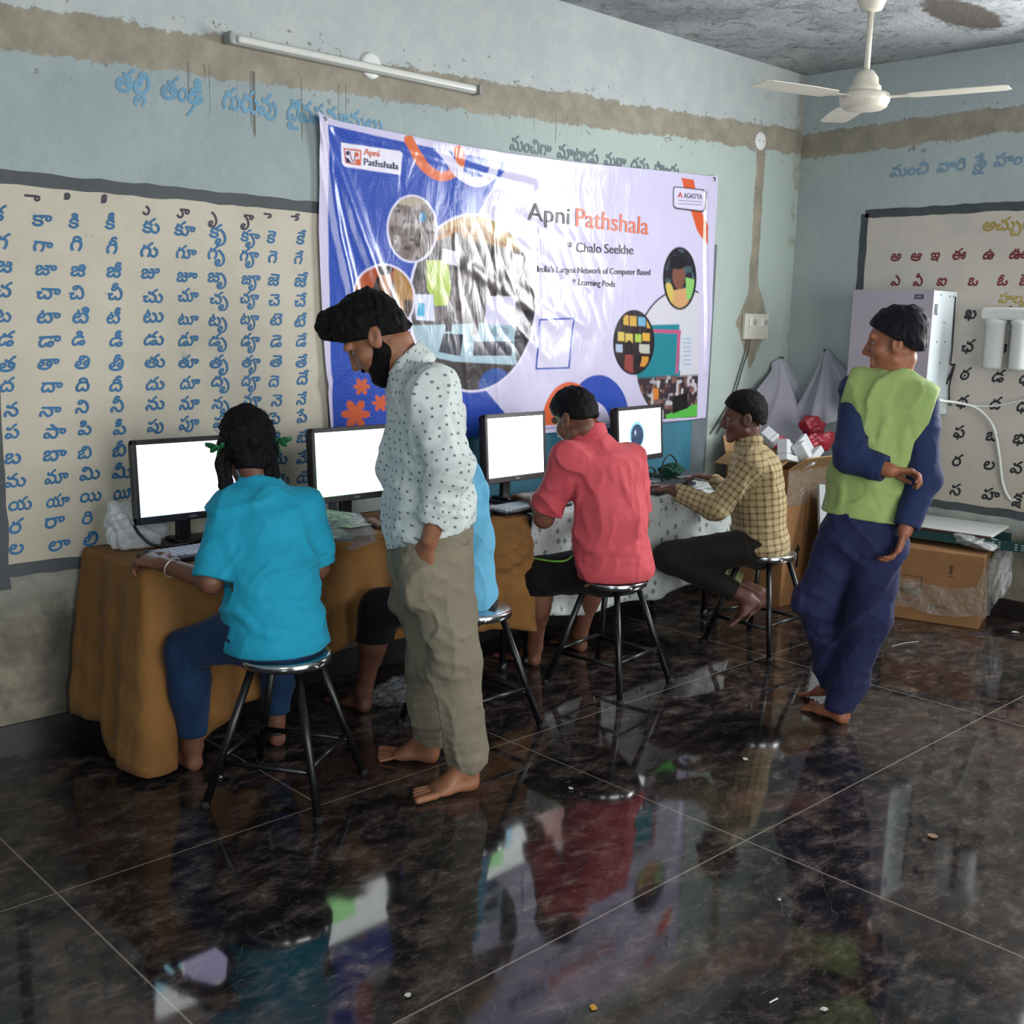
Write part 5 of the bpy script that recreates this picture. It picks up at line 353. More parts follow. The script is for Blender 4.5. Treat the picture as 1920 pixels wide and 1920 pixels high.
[[67,-2,-9,2,-5,2,-7,9,2,0,-8,-9,-10,-3,-13,1,-5,2,-5,5,-2,9,1,5,2,6,8,6,16,7,2,3,1,3,-1,4,-3,2,-10,1,-6,-4,0,-4,1,-5,-9,-2,-2,8,1,7,3,5,7,3,9,1,7,0,7,-3,4,-5,2,-8,-1,-6,-6,-8,-19,-9,-3,-5,0,-5,5,-4,12,0,6,5,3,9,10,0,2,-8,5,-5,10,-1,7,3,2,5,1,7,-3,13,-8,9,-10,7,6,6,10,-5,8,-8,6,-10,1,-11,-1,-11,-5,-9,-7,-5],[86,69,-2,-7,-5,-6,-5,-2,-11,-1,-13,0,0,9,20,1,4,2,2,4,-2,5,-5,2,-53,0,0,9,58,-1,5,-2,4,-3],[72,104,7,-1,5,-2,7,-9,-10,-2,-3,5,-7,1,-5,-3,-2,-4,2,-5,4,-4,-9,-3,-4,4,-2,5,1,10,6,5]],
[[60,-2,-8,2,-6,3,-18,21,-6,2,-5,-1,-3,-4,0,-8,3,-4,5,-1,6,1,6,9,7,-8,-6,-7,-7,-4,-9,0,-8,2,-6,7,-1,9,2,10,6,6,9,2,8,-1,7,-5,16,-18,7,-3,8,1,5,6,2,5,-1,11,-2,7,-7,7,-11,7,-3,1,-13,0,0,9,20,-3,14,-7,8,-8,3,-7,2,-8,0,-12,-4,-9,-4,-4,-8,-5],[104,-2,-8,2,-7,3,-11,11,5,8,7,-8,7,-4,7,-2,6,1,4,3,3,5,0,14,-2,6,-6,7,-13,9,4,9,11,-6,11,-11,4,-8,2,-8,-2,-15,-4,-8,-8,-6],[79,69,-2,-7,-5,-6,-5,-2,-11,-1,-15,0,0,9,22,1,4,2,2,4,-2,5,-5,2,-53,0,0,9,58,-1,6,-2,3,-3],[66,104,6,-1,6,-2,6,-9,-10,-2,-3,5,-7,1,-5,-3,-2,-4,2,-5,5,-4,-10,-3,-4,4,-2,5,1,10,6,5]],
[[4,30,3,13,6,10,11,7,13,2,13,-2,11,-6,6,-11,3,-13,-2,-13,-7,-10,-10,-6,-14,-3,-13,3,-11,6,-6,10],[15,31,3,-13,6,-6,8,-3,9,0,8,2,6,5,4,8,0,12,-3,8,-6,6,-6,2,-11,0,-6,-1,-7,-5,-4,-7],[89,-2,-8,2,-7,3,-11,11,5,8,7,-8,7,-4,8,-2,5,1,4,3,3,5,0,14,-2,6,-6,7,-14,10,5,6,14,-8,10,-12,4,-11,-2,-15,-4,-8,-8,-6],[132,-2,-8,2,-7,3,-11,11,5,8,7,-8,7,-4,8,-2,5,1,5,3,2,5,0,14,-2,6,-5,7,-14,9,5,9,10,-6,12,-11,3,-8,2,-8,-1,-15,-5,-8,-8,-6],[108,69,-2,-7,-5,-6,-5,-2,-11,-1,-13,0,0,9,20,1,4,2,1,4,-1,5,-5,2,-54,0,0,9,59,-1,5,-2,4,-3],[94,104,7,-1,5,-2,7,-9,-10,-2,-4,5,-6,1,-5,-3,-2,-4,2,-5,4,-4,-9,-3,-4,4,-2,5,1,10,5,5]],
[[59,-2,-8,2,-7,3,-17,20,-7,3,-4,-2,-2,-6,1,-8,5,-8,-10,-4,-6,14,0,8,2,7,4,5,6,3,7,1,6,-2,6,-5,17,-18,6,-3,8,1,4,3,2,5,1,7,-2,10,-6,10,-14,9,5,9,11,-6,8,-8,5,-7,2,-8,1,-8,-1,-11,-5,-9,-5,-3,-6,-3],[49,69,-1,-7,-5,-6,-6,-2,-11,-1,-8,0,0,9,17,1,3,2,1,4,-2,5,-4,2,-35,0,0,9,32,0,9,-1,7,-5],[36,104,7,-1,5,-2,6,-9,-9,-2,-4,5,-7,1,-5,-3,-1,-4,2,-5,4,-4,-10,-3,-3,4,-2,5,1,10,5,5]],
[[108,31,-6,1,-6,3,-4,5,-1,5,0,7,4,7,11,1,-5,-8,-1,-6,3,-5,7,-1,5,3,1,7,-3,5,-6,2,-47,0,-6,-3,-4,-9,-10,0,-3,7,-7,5,-6,-1,-5,-4,0,-4,1,-5,-10,-3,-1,7,0,8,3,5,3,3,9,3,7,0,7,-2,4,-4,4,-6,-2,1,4,6,5,3,6,2,52,-1,7,-2,5,-5,2,-6,0,-8,-4,-8,-6,-4],[61,-2,-8,2,-7,3,-17,19,-6,4,-5,-1,-3,-3,-1,-7,2,-5,4,-2,6,0,5,4,3,6,7,-8,-6,-7,-9,-4,-10,0,-7,4,-3,3,-2,7,1,12,2,4,5,4,11,2,6,-1,5,-4,20,-20,7,-2,8,3,4,7,1,7,-1,9,-5,14,-10,14,-4,4,-11,7,-13,7,5,9,19,-10,13,-11,4,-5,10,-20,3,-9,0,-13,-2,-10,-6,-8,-8,-4]],
[[28,-42,-10,3,-6,7,2,0,-6,-6,-6,-4,-9,0,-9,4,-3,5,-1,8,3,7,5,4,-1,-2,-12,0,0,8,25,0,0,-8,-7,-3,-4,-6,1,-4,3,-3,4,-1,6,1,5,9,9,0,4,-8,7,-2,8,3,4,8,0,10,0,10,-7,20,-5,8,-10,12,-20,16,5,8,21,-15,11,-14,6,-10,7,-17,2,-12,-1,-19,-4,-9,-7,-6]],
[[41,-42,-6,1,-5,3,-19,18,-8,6,-7,0,-5,-2,-3,-5,0,-4,2,-4,6,-4,9,0,8,2,6,4,6,6,4,12,1,15,-3,15,-4,9,-7,9,-8,8,-10,7,5,8,16,-12,6,-7,10,-15,3,-9,2,-18,-3,-18,-3,-7,-8,-9,-10,-6,-7,-2,-12,-1,-8,2,-8,7,-3,7,1,10,6,8,10,3,10,-1,9,-5,24,-21,6,-1,5,4,6,-6,-6,-5]],
[[22,-48,-9,0,-9,3,-5,5,-2,8,2,8,4,3,15,7,2,4,-1,3,-3,3,-8,-1,-3,-3,1,-5,-9,-2,-2,7,3,7,7,5,10,0,7,-2,6,-5,1,-6,-2,-7,-6,-5,-11,-6,-3,-3,0,-5,8,-4,16,1,11,5,3,4,2,6,-2,13,-7,10,-23,20,-8,9,-3,7,0,6,3,10,5,6,6,3,6,1,10,0,7,-2,5,-4,3,-5,2,-5,0,-11,-5,-9,-8,5,3,5,1,7,-2,4,-3,4,-5,2,-8,0,-5,-1,-4,-6,-1,-6,2,-6,5,-6,27,-24,7,-11,2,-10,-1,-12,-6,-10,-11,-6]],
[[21,62,7,0,5,-3,5,-4,5,-8,3,-9,2,-11,-2,-22,-8,-21,-5,-9,-10,-13,-16,-16,-7,8,14,12,9,11,8,14,3,9,3,17,0,14,-3,12,-5,8,-6,3,-8,-1,-3,-5,0,-6,5,-3,6,-1,7,3,7,5,4,-8,-5,-4,-8,-3,-8,-1,-8,1,-7,5,-3,10,2,9,7,5]],
[[-51,-8,9,-2,7,-8,-2,0,6,8,7,2,8,0,7,-5,4,-7,0,-9,-4,-9,-8,-8,-6,6,8,9,1,8,-3,5,-5,2,-7,-3,-3,-8,-9,0,-2,6,-4,4,-4,1,-5,-2,-3,-5,0,-6,4,-6,6,-5,-7,-6,-9,11,-3,6,0,7,2,6,4,5,6,3]],
]
# words: advance, code points, (glyph, x, y) triples
WORDS = [
(800,[3077],[1,0,0]),
(3367,[3077,3098,3149,3098,3137,3122,3137],[1,0,0,17,800,0,44,1560,0,131,1906,0,37,2312,0,44,3021,0]),
(798,[3078],[2,0,0]),
(689,[3079],[3,0,0]),
(994,[3080],[4,0,0]),
(798,[3081],[5,0,0]),
(1095,[3082],[6,0,0]),
(711,[3086],[7,0,0]),
(711,[3087],[8,0,0]),
(727,[3088],[9,0,0]),
(731,[3090],[10,0,0]),
(731,[3091],[11,0,0]),
(731,[3092],[12,0,0]),
(522,[3093],[13,0,0]),
(867,[3093,3134],[52,0,0]),
(522,[3093,3135],[68,0,0]),
(522,[3093,3136],[83,0,0]),
(868,[3093,3137],[13,0,0,44,522,0]),
(1190,[3093,3138],[13,0,0,45,522,0]),
(922,[3093,3139],[13,0,0,46,522,0]),
(1178,[3093,3140],[13,0,0,47,522,0]),
(522,[3093,3142],[103,0,0]),
(522,[3093,3143],[116,0,0]),
(522,[3093,3149,3127],[51,0,0]),
(755,[3094],[14,0,0]),
(583,[3095],[15,0,0]),
(921,[3095,3134],[53,0,0]),
(583,[3095,3135],[69,0,0]),
(583,[3095,3136],[84,0,0]),
(929,[3095,3137],[15,0,0,44,583,0]),
(2866,[3095,3137,3120,3137,3125,3137],[15,0,0,44,583,0,36,929,0,44,1522,0,100,1868,0]),
(1251,[3095,3138],[15,0,0,45,583,0]),
(983,[3095,3139],[15,0,0,46,583,0]),
(1239,[3095,3140],[15,0,0,47,583,0]),
(583,[3095,3142],[104,0,0]),
(583,[3095,3143],[117,0,0]),
(1058,[3096],[16,0,0]),
(760,[3098],[17,0,0]),
(1103,[3098,3134],[54,0,0]),
(766,[3098,3135],[70,0,0]),
(766,[3098,3136],[85,0,0]),
(1106,[3098,3137],[17,0,0,44,760,0]),
(1428,[3098,3138],[17,0,0,45,760,0]),
(1160,[3098,3139],[17,0,0,46,760,0]),
(1416,[3098,3140],[17,0,0,47,760,0]),
(760,[3098,3142],[105,0,0]),
(760,[3098,3143],[118,0,0]),
(760,[3099],[18,0,0]),
(731,[3100],[19,0,0]),
(1046,[3100,3134],[55,0,0]),
(731,[3100,3135],[71,0,0]),
(731,[3100,3136],[86,0,0]),
(968,[3100,3137],[98,0,0]),
(1314,[3100,3138],[101,0,0]),
(1131,[3100,3139],[19,0,0,46,731,0]),
(1387,[3100,3140],[19,0,0,47,731,0]),
(731,[3100,3142],[106,0,0]),
(731,[3100,3143],[119,0,0]),
(1286,[3101],[20,0,0]),
(772,[3103],[21,0,0]),
(1093,[3103,3134],[56,0,0]),
(772,[3103,3135],[72,0,0]),
(772,[3103,3136],[87,0,0]),
(1118,[3103,3137],[21,0,0,44,772,0]),
(1440,[3103,3138],[21,0,0,45,772,0]),
(1172,[3103,3139],[21,0,0,46,772,0]),
(1428,[3103,3140],[21,0,0,47,772,0]),
(772,[3103,3142],[107,0,0]),
(772,[3103,3143],[120,0,0]),
(593,[3104],[22,0,0]),
(740,[3105],[23,0,0]),
(1020,[3105,3134],[57,0,0]),
(740,[3105,3135],[73,0,0]),
(740,[3105,3136],[88,0,0]),
(1086,[3105,3137],[23,0,0,44,740,0]),
(1408,[3105,3138],[23,0,0,45,740,0]),
(1140,[3105,3139],[23,0,0,46,740,0]),
(1396,[3105,3140],[23,0,0,47,740,0]),
(740,[3105,3142],[108,0,0]),
(740,[3105,3143],[121,0,0]),
(740,[3106],[24,0,0]),
(778,[3108],[25,0,0]),
(2445,[3108,3074,3105,3149,3120,3135],[25,0,0,0,778,0,73,1285,0,134,1339,0]),
(1511,[3108,3122,3149,3122,3135],[25,0,0,82,778,0,135,1435,0]),
(1093,[3108,3134],[58,0,0]),
(782,[3108,3135],[74,0,0]),
(782,[3108,3136],[89,0,0]),
(1124,[3108,3137],[25,0,0,44,778,0]),
(1446,[3108,3138],[25,0,0,45,778,0]),
(1178,[3108,3139],[25,0,0,46,778,0]),
(1434,[3108,3140],[25,0,0,47,778,0]),
(778,[3108,3142],[109,0,0]),
(778,[3108,3143],[122,0,0]),
(706,[3109],[26,0,0]),
(706,[3110],[27,0,0]),
(1040,[3110,3134],[59,0,0]),
(706,[3110,3135],[75,0,0]),
(706,[3110,3136],[90,0,0]),
(1052,[3110,3137],[27,0,0,44,706,0]),
(1374,[3110,3138],[27,0,0,45,706,0]),
(1106,[3110,3139],[27,0,0,46,706,0]),
(1362,[3110,3140],[27,0,0,47,706,0]),
(706,[3110,3142],[110,0,0]),
(706,[3110,3143],[123,0,0]),
(5601,[3110,3144,3125,3128,3118,3134,3112,3137,3122,3137],[27,0,0,50,706,0,38,706,0,39,1417,0,63,2119,0,29,3498,0,44,4200,0,37,4546,0,44,5255,0]),
(706,[3111],[28,0,0]),
(702,[3112],[29,0,0]),
(1039,[3112,3134],[60,0,0]),
(702,[3112,3135],[76,0,0]),
(702,[3112,3136],[91,0,0]),
(1048,[3112,3137],[29,0,0,44,702,0]),
(1370,[3112,3138],[29,0,0,45,702,0]),
(1102,[3112,3139],[29,0,0,46,702,0]),
(1358,[3112,3140],[29,0,0,47,702,0]),
(702,[3112,3142],[111,0,0]),
(702,[3112,3143],[124,0,0]),
(711,[3114],[30,0,0]),
(1031,[3114,3134],[61,0,0]),
(711,[3114,3135],[77,0,0]),
(711,[3114,3136],[92,0,0]),
(998,[3114,3137],[99,0,0]),
(1309,[3114,3138],[102,0,0]),
(1111,[3114,3139],[30,0,0,46,711,0]),
(1367,[3114,3140],[30,0,0,47,711,0]),
(711,[3114,3142],[112,0,0]),
(711,[3114,3143],[125,0,0]),
(2577,[3114,3146,3074,3110,3137],[130,0,0,0,1018,0,27,1525,0,44,2231,0]),
(711,[3115],[31,0,0]),
(750,[3116],[32,0,0]),
(1072,[3116,3134],[62,0,0]),
(771,[3116,3135],[78,0,0]),
(771,[3116,3136],[93,0,0]),
(1096,[3116,3137],[32,0,0,44,750,0]),
(1418,[3116,3138],[32,0,0,45,750,0]),
(1150,[3116,3139],[32,0,0,46,750,0]),
(1406,[3116,3140],[32,0,0,47,750,0]),
(750,[3116,3142],[113,0,0]),
(750,[3116,3143],[126,0,0]),
(750,[3117],[33,0,0]),
(1058,[3118],[34,0,0]),
(2331,[3118,3074,3098,3135],[34,0,0,0,1058,0,70,1565,0]),
(3252,[3118,3074,3098,3135,3095,3134],[34,0,0,0,1058,0,70,1565,0,53,2331,0]),
(4207,[3118,3120,3149,3119,3134,3110,3112,3137],[34,0,0,65,1058,0,133,1158,0,27,2453,0,29,3159,0,44,3861,0]),
(1379,[3118,3134],[63,0,0]),
(3558,[3118,3134,3103,3149,3122,3134,3105,3137],[63,0,0,56,1379,0,135,2228,0,23,2472,0,44,3212,0]),
(1058,[3118,3135],[79,0,0]),
(1058,[3118,3136],[94,0,0]),
(1404,[3118,3137],[34,0,0,44,1058,0]),
(1726,[3118,3138],[34,0,0,45,1058,0]),
(1458,[3118,3139],[34,0,0,46,1058,0]),
(1714,[3118,3140],[34,0,0,47,1058,0]),
(1058,[3118,3142],[114,0,0]),
(1058,[3118,3143],[127,0,0]),
(2113,[3118,3143,3122,3137],[127,0,0,37,1058,0,44,1767,0]),
(1286,[3119],[35,0,0]),
(1607,[3119,3134],[64,0,0]),
(1286,[3119,3135],[80,0,0]),
(1607,[3119,3136],[95,0,0]),
(1632,[3119,3137],[35,0,0,44,1286,0]),
(1954,[3119,3138],[35,0,0,45,1286,0]),
(1686,[3119,3139],[35,0,0,46,1286,0]),
(1942,[3119,3140],[35,0,0,47,1286,0]),
(1286,[3119,3142],[115,0,0]),
(1286,[3119,3143],[128,0,0]),
(593,[3120],[36,0,0]),
(937,[3120,3134],[65,0,0]),
(593,[3120,3135],[81,0,0]),
(593,[3120,3136],[96,0,0]),
(709,[3122],[37,0,0]),
(1047,[3122,3134],[66,0,0]),
(733,[3122,3135],[82,0,0]),
(733,[3122,3136],[97,0,0]),
(711,[3125],[38,0,0]),
(1641,[3125,3134,3120,3135],[67,0,0,81,1048,0]),
(702,[3128],[39,0,0]),
(2588,[3128,3149,3112,3143,3129,3074],[129,0,0,132,183,0,40,1048,0,0,2081,0]),
(1033,[3129],[40,0,0]),
(3143,[3129,3122,3149,3122,3137,3122,3137],[40,0,0,37,1033,0,44,1742,0,135,2143,0,37,2088,0,44,2797,0]),
(260,[3134],[41,0,0]),
(0,[3135],[42,0,0]),
(0,[3136],[43,0,0]),
(346,[3137],[44,0,0]),
(668,[3138],[45,0,0]),
(400,[3139],[46,0,0]),
(656,[3140],[47,0,0]),
(0,[3142],[48,0,0]),
(0,[3143],[49,0,0]),
]
# ---------------------------------------------------------------- glyph painting
GLY = [[np.cumsum(np.array(c, float).reshape(-1, 2), 0)*8/1000 for c in g] for g in GLYPHS]
WD = {''.join(map(chr, cp)): (a/1000, [tuple(g[k:k+3]) for k in range(0, len(g), 3)]) for a, cp, g in WORDS}
def winding(cs, q):
    w = np.zeros(len(q), int)
    for c in cs:
        for (x0, y0), (x1, y1) in zip(c, np.roll(c, -1, 0)):
            s_ = (x1-x0)*(q[:, 1]-y0)-(y1-y0)*(q[:, 0]-x0)
            w += ((y0 <= q[:, 1]) & (y1 > q[:, 1]) & (s_ > 0)).astype(int)-((y0 > q[:, 1]) & (y1 <= q[:, 1]) & (s_ < 0)).astype(int)
    return w
_gc = {}
def glyph(i):
    """triangulated letter outline, filled where the outline winds round"""
    if i not in _gc:
        cs = [c[:-1] if np.allclose(c[0], c[-1]) else c for c in GLY[i] if len(c) > 3]; _gc[i] = []
        if cs:
            pts, ed = [], []
            for c in cs:
                n = len(pts); m = len(c); pts += [Vector((float(x), float(y))) for x, y in c]; ed += [(n+k, n+(k+1) % m) for k in range(m)]
            vo, _, fo, *_ = delaunay_2d_cdt(pts, ed, [], 0, 1e-5)
            co = np.array([(v.x, v.y) for v in vo]); fs = np.array([f[:3] for f in fo]); ok = winding(cs, co[fs].mean(1)) != 0
            _gc[i] = [(co, [tuple(map(int, f)) for f in fs[ok]])]
    return _gc[i]
class Paint:
    """flat painted lettering collected into one mesh"""
    def __init__(s, out=(0, -1, 0)): s.v = []; s.f = []; s.out = np.array(out)*.00009; s.k = 0
    def put(s, co, fs, to3):
        # pieces that overlap get a hair of thickness between them
        o = len(s.v); s.k = (s.k+1) % 11; s.v += [np.array(to3(x, y))+s.out*s.k for x, y in co]; s.f += [tuple(i+o for i in f) for f in fs]
    def word(s, w, x, y, size, to3, slant=.16, rot=0, sx=1.0):
        adv, g = WD[w]; c, n = math.cos(rot), math.sin(rot)
        for gi, gx, gy in g:
            for co, fs in glyph(gi):
                X = (co[:, 0]+gx/1000)*sx+co[:, 1]*slant; Y = co[:, 1]+gy/1000
                for ox, oy in ((0, 0), (.026, .010), (-.024, -.010), (.006, .026), (-.006, -.026)):
                    Q = np.c_[(X+ox)*c-(Y+oy)*n, (X+ox)*n+(Y+oy)*c]*size+[x, y]; s.put(Q, fs, to3)
        return adv*size*sx
    def poly(s, pts, to3):
        s.put(pts, [tuple(range(len(pts)))], to3)
    def build(s, name, mat, parent=None):
        return mesh_obj(name, s.v, s.f, mat, parent)
_tc = {}
def latin(txt):
    if txt not in _tc:
        cu = bpy.data.curves.new('t', 'FONT'); cu.body = txt; cu.size = 1; cu.resolution_u = 3
        o = bpy.data.objects.new('t', cu); me = o.to_mesh(); n = len(me.vertices)
        co = np.empty(n*3); me.vertices.foreach_get('co', co); fs = [tuple(p.vertices) for p in me.polygons]
        o.to_mesh_clear(); bpy.data.objects.remove(o); bpy.data.curves.remove(cu)
        _tc[txt] = (co.reshape(-1, 3)[:, :2].copy(), fs)
    return _tc[txt]
def put_latin(P, txt, x, y, w, h, to3, bold=0):
    """fit txt into the box x..x+w, base line y, cap height h"""
    co, fs = latin(txt); mn, mx = co.min(0), co.max(0); sx = w/(mx[0]-mn[0]); sy = h/.72
    P.put(np.c_[(co[:, 0]-mn[0])*sx+x, co[:, 1]*sy+y], fs, to3)
    if bold: P.put(np.c_[(co[:, 0]-mn[0])*sx+x+bold, co[:, 1]*sy+y], fs, to3)
# ---------------------------------------------------------------- room shell
def wall_mat(side):
    t = NT('old_painted_plaster_'+side); p = t.pos(); X, Y, Z = t.xyz(p)[:3]
    A = X if side == 'back' else Y
    n1 = t.noise(p, 1.3, 5, .6); n2 = t.noise(p, 7, 5, .65); n3 = t.noise(p, 30, 3, .6); nb = t.noise(p, 4.5, 6, .7, .4)
    if side == 'back': up, lo, hi = '#a9b0b1', '#8a9799', '#98a4a4'
    else: up, lo, hi = '#a0aaaa', '#98a4a4', '#a2adac'
    base = t.mix(t.sstep(t.math('ADD', n1, t.math('MULTIPLY', n2, .3)), .5, .8), lin(lo), lin(hi))
    if side == 'back': base = t.mix(t.sstep(A, 2.4, 4.4), base, t.mix(n2, lin('#9dada8'), lin('#adb8b1')))
    zc = t.math('ADD', t.math('MULTIPLY', A, .042 if side == 'back' else -.03), 2.285 if side == 'back' else 2.615)
    dz = t.math('SUBTRACT', Z, zc)
    base = t.mix(t.sstep(t.math('ADD', dz, t.math('MULTIPLY', n2, .05)), .03, .06), base, t.mix(t.sstep(n2, .35, .75), lin(up), lin('#b4bab8' if side == 'back' else '#9aa9ad')))
    # peeling flakes and mould specks along the repaired strip
    near = t.math('SUBTRACT', 1.0, t.math('MULTIPLY', t.math('ABSOLUTE', dz), 3.6), clamp=True)
    sp = t.sstep(t.math('MULTIPLY', t.noise(p, 26, 4, .7), t.math('ADD', .78, t.math('MULTIPLY', near, .32))), .60, .66)
    base = t.mix(t.math('MULTIPLY', sp, .8), base, lin('#6f6d63'))
    # cement strip with ragged edges
    w = t.math('ADD', .030, t.math('MULTIPLY', nb, .075))
    w = t.math('ADD', w, t.math('MULTIPLY', t.math('SUBTRACT', n3, .5), .045))
    band = t.sstep(t.math('SUBTRACT', w, t.math('ABSOLUTE', dz)), -.003, .006)
    cem = t.mix(t.sstep(n2, .3, .75), lin('#7f7a6c'), lin('#9b9483'))
    if side == 'back':
        dx = t.math('ABSOLUTE', t.math('SUBTRACT', A, t.math('ADD', 5.41, t.math('MULTIPLY', n2, .02))))
        b2 = t.sstep(t.math('SUBTRACT', t.math('ADD', .026, t.math('MULTIPLY', n3, .03)), dx), -.004, .004)
        b2 = t.math('MULTIPLY', b2, t.math('MULTIPLY', t.sstep(Z, 1.6, 1.62), t.math('LESS_THAN', Z, 2.5)))
        dd = t.math('ADD', t.math('MULTIPLY', t.math('ABSOLUTE', t.math('SUBTRACT', A, 5.44)), 1.35), t.math('MULTIPLY', t.math('ABSOLUTE', t.math('SUBTRACT', Z, 1.5)), .82))
        b3 = t.sstep(t.math('SUBTRACT', t.math('ADD', .185, t.math('MULTIPLY', n3, .07)), dd), -.006, .006)
        b4 = t.math('MULTIPLY', t.sstep(A, 5.72, 5.78), t.sstep(t.math('ADD', n2, t.math('MULTIPLY', Z, .2)), .88, .98))
        band = t.math('MAXIMUM', t.math('MAXIMUM', band, b2), t.math('MAXIMUM', b3, t.math('MULTIPLY', b4, .7)))
    base = t.mix(band, base, cem)
    if side == 'back':
        # dried cement drips below the strip
        dr = t.noise(t.scale(p, (75, 1, .3)), 1.0, 2, .45)
        ln = t.math('MULTIPLY', t.sstep(t.noise(t.scale(p, (30, 1, 0)), 1.0, 1), .35, .75), .24)
        dm = t.math('MULTIPLY', t.sstep(dr, .61, .64), t.math('MULTIPLY', t.math('LESS_THAN', dz, -.03), t.sstep(t.math('ADD', dz, t.math('ADD', ln, .04)), 0, .02)))
        win = lambda a, b: t.math('MULTIPLY', t.sstep(A, a-.06, a), t.sstep(A, b+.06, b))
        dm = t.math('MULTIPLY', dm, t.math('MAXIMUM', win(1.98, 2.42), t.math('MAXIMUM', win(3.62, 3.92), win(2.62, 2.68))))
        base = t.mix(t.math('MULTIPLY', dm, .85), base, lin('#57574f'))
    # grubby lower wall, mould patches
    low = t.math('MULTIPLY', t.sstep(t.math('ADD', Z, t.math('MULTIPLY', n1, .5)), 1.25 if side == 'back' else .95, .62), .9)
    dirt = t.mix(t.sstep(t.noise(p, 5, 6, .7, .5), .36, .66), lin('#544c3d'), lin('#857d69'))
    base = t.mix(low, base, dirt)
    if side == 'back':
        dk = t.math('MULTIPLY', t.sstep(t.math('ADD', A, t.math('MULTIPLY', n2, .2)), 1.40, 1.55), t.sstep(t.math('ADD', Z, t.math('MULTIPLY', n2, .4)), .78, .62))  # dark stain, with shade below the tabletop put into the wall colour
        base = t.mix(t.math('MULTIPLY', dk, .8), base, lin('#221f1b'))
    base = t.mix(t.math('MULTIPLY', t.sstep(t.noise(p, 3.2, 6, .75, 1), .60, .74), .3), base, lin('#7b8179'))
    t.set(Base_Color=base, Roughness=.72)
    t.bump(t.math('ADD', t.math('MULTIPLY', n2, .5), t.math('ADD', n3, t.math('MULTIPLY', band, .6))), .35, .012)
    return t.m
def slab(name, x0, x1, y0, y1, z0, z1, mat):
    o = box_obj(name, ((x0+x1)/2, (y0+y1)/2, (z0+z1)/2), (x1-x0, y1-y0, z1-z0), mat); o['kind'] = 'structure'; return o
XL, YF = -1.0, -2.6
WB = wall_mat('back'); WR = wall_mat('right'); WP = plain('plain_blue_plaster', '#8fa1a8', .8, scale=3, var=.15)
def floor_mat():
    t = NT('polished_dark_granite'); p = t.pos(); X, Y, Z = t.xyz(p)[:3]
    q = t.scale(p, (1, 1.6, 1), (0, 0, .5))
    n1 = t.noise(q, 2.6, 8, .7, .5); n2 = t.noise(q, 9, 9, .78, .35); n3 = t.noise(t.scale(p, (1, 2.2, 1), (0, 0, -.4)), 14, 7, .82, .3)
    c = t.ramp(n2, [(.32, lin('#0e0e10')), (.46, lin('#1c191a')), (.55, lin('#393230')), (.64, lin('#564d47')), (.75, lin('#8a7e71'))])
    c = t.mix(t.math('MULTIPLY', t.sstep(n1, .48, .62), .72), c, lin('#101114'))
    c = t.mix(t.math('MULTIPLY', t.sstep(n3, .58, .68), .5), c, lin('#72685f'))
    c = t.mix(t.math('MULTIPLY', t.sstep(t.noise(p, 1.6, 5, .6, .6), .54, .70), .45), c, lin('#573d34'))
    v = t.math('ABSOLUTE', t.math('SUBTRACT', t.noise(p, 1.1, 3, .5, 2.2), .5))
    c = t.mix(t.math('MULTIPLY', t.math('LESS_THAN', v, .0010), .25), c, lin('#6d655c'))
    jy = t.math('ABSOLUTE', t.math('SUBTRACT', t.math('WRAP', t.math('SUBTRACT', Y, 1.714), .503, -.503), 0))
    jx = t.math('ABSOLUTE', t.math('WRAP', t.math('SUBTRACT', X, 2.630), .81, -.81))
    jx2 = t.math('ADD', t.math('ABSOLUTE', t.math('SUBTRACT', X, 1.82)), t.math('MULTIPLY', t.math('LESS_THAN', Y, 2.72), 5))
    j = t.math('LESS_THAN', t.math('MINIMUM', t.math('MINIMUM', jy, jx), jx2), .0026)
    c = t.mix(t.math('MULTIPLY', j, .85), c, lin('#7d7469'))
    dust = t.sstep(t.noise(p, 2.5, 6, .7), .4, .75)
    t.set(Base_Color=c, Roughness=t.math('ADD', .045, t.math('MULTIPLY', dust, .05)))
    t.b.inputs['Specular IOR Level'].default_value = .5; t.b.inputs['IOR'].default_value = 1.52
    t.bump(t.math('SUBTRACT', t.math('MULTIPLY', t.noise(p, 1.7, 2), .5), t.math('MULTIPLY', j, .3)), .06, .006); return t.m
def ceil_mat():
    t = NT('damp_flaking_ceiling'); p = t.pos(); X, Y, Z = t.xyz(p)[:3]
    n1 = t.noise(p, 1.6, 6, .65, .6); n2 = t.noise(p, 6, 7, .72, .8); n3 = t.noise(p, 22, 5, .7)
    c = t.mix(t.sstep(n1, .35, .65), lin('#8c8f93'), lin('#adb0b2'))
    c = t.mix(t.math('MULTIPLY', t.sstep(n2, .50, .62), .85), c, lin('#6f7876'))
    c = t.mix(t.math('MULTIPLY', t.sstep(t.math('MULTIPLY', n3, n2), .33, .37), .8), c, lin('#b9bdbb'))
    c = t.mix(t.math('MULTIPLY', t.sstep(t.noise(p, 14, 4), .63, .68), .7), c, lin('#566060'))
    q = t.math('ADD', t.math('POWER', t.math('DIVIDE', t.math('SUBTRACT', X, 5.16), .36), 2), t.math('POWER', t.math('DIVIDE', t.math('SUBTRACT', Y, 2.50), .13), 2))
    c = t.mix(t.sstep(t.math('ADD', q, t.math('MULTIPLY', n3, 1.1)), 1.55, 1.2), c, lin('#57514a'))
    t.set(Base_Color=c, Roughness=.85); t.bump(t.math('ADD', n2, n3), .5, .02); return t.m
slab('floor', XL-.2, XW+.2, YF-.2, YW+.2, -.1, 0, floor_mat())
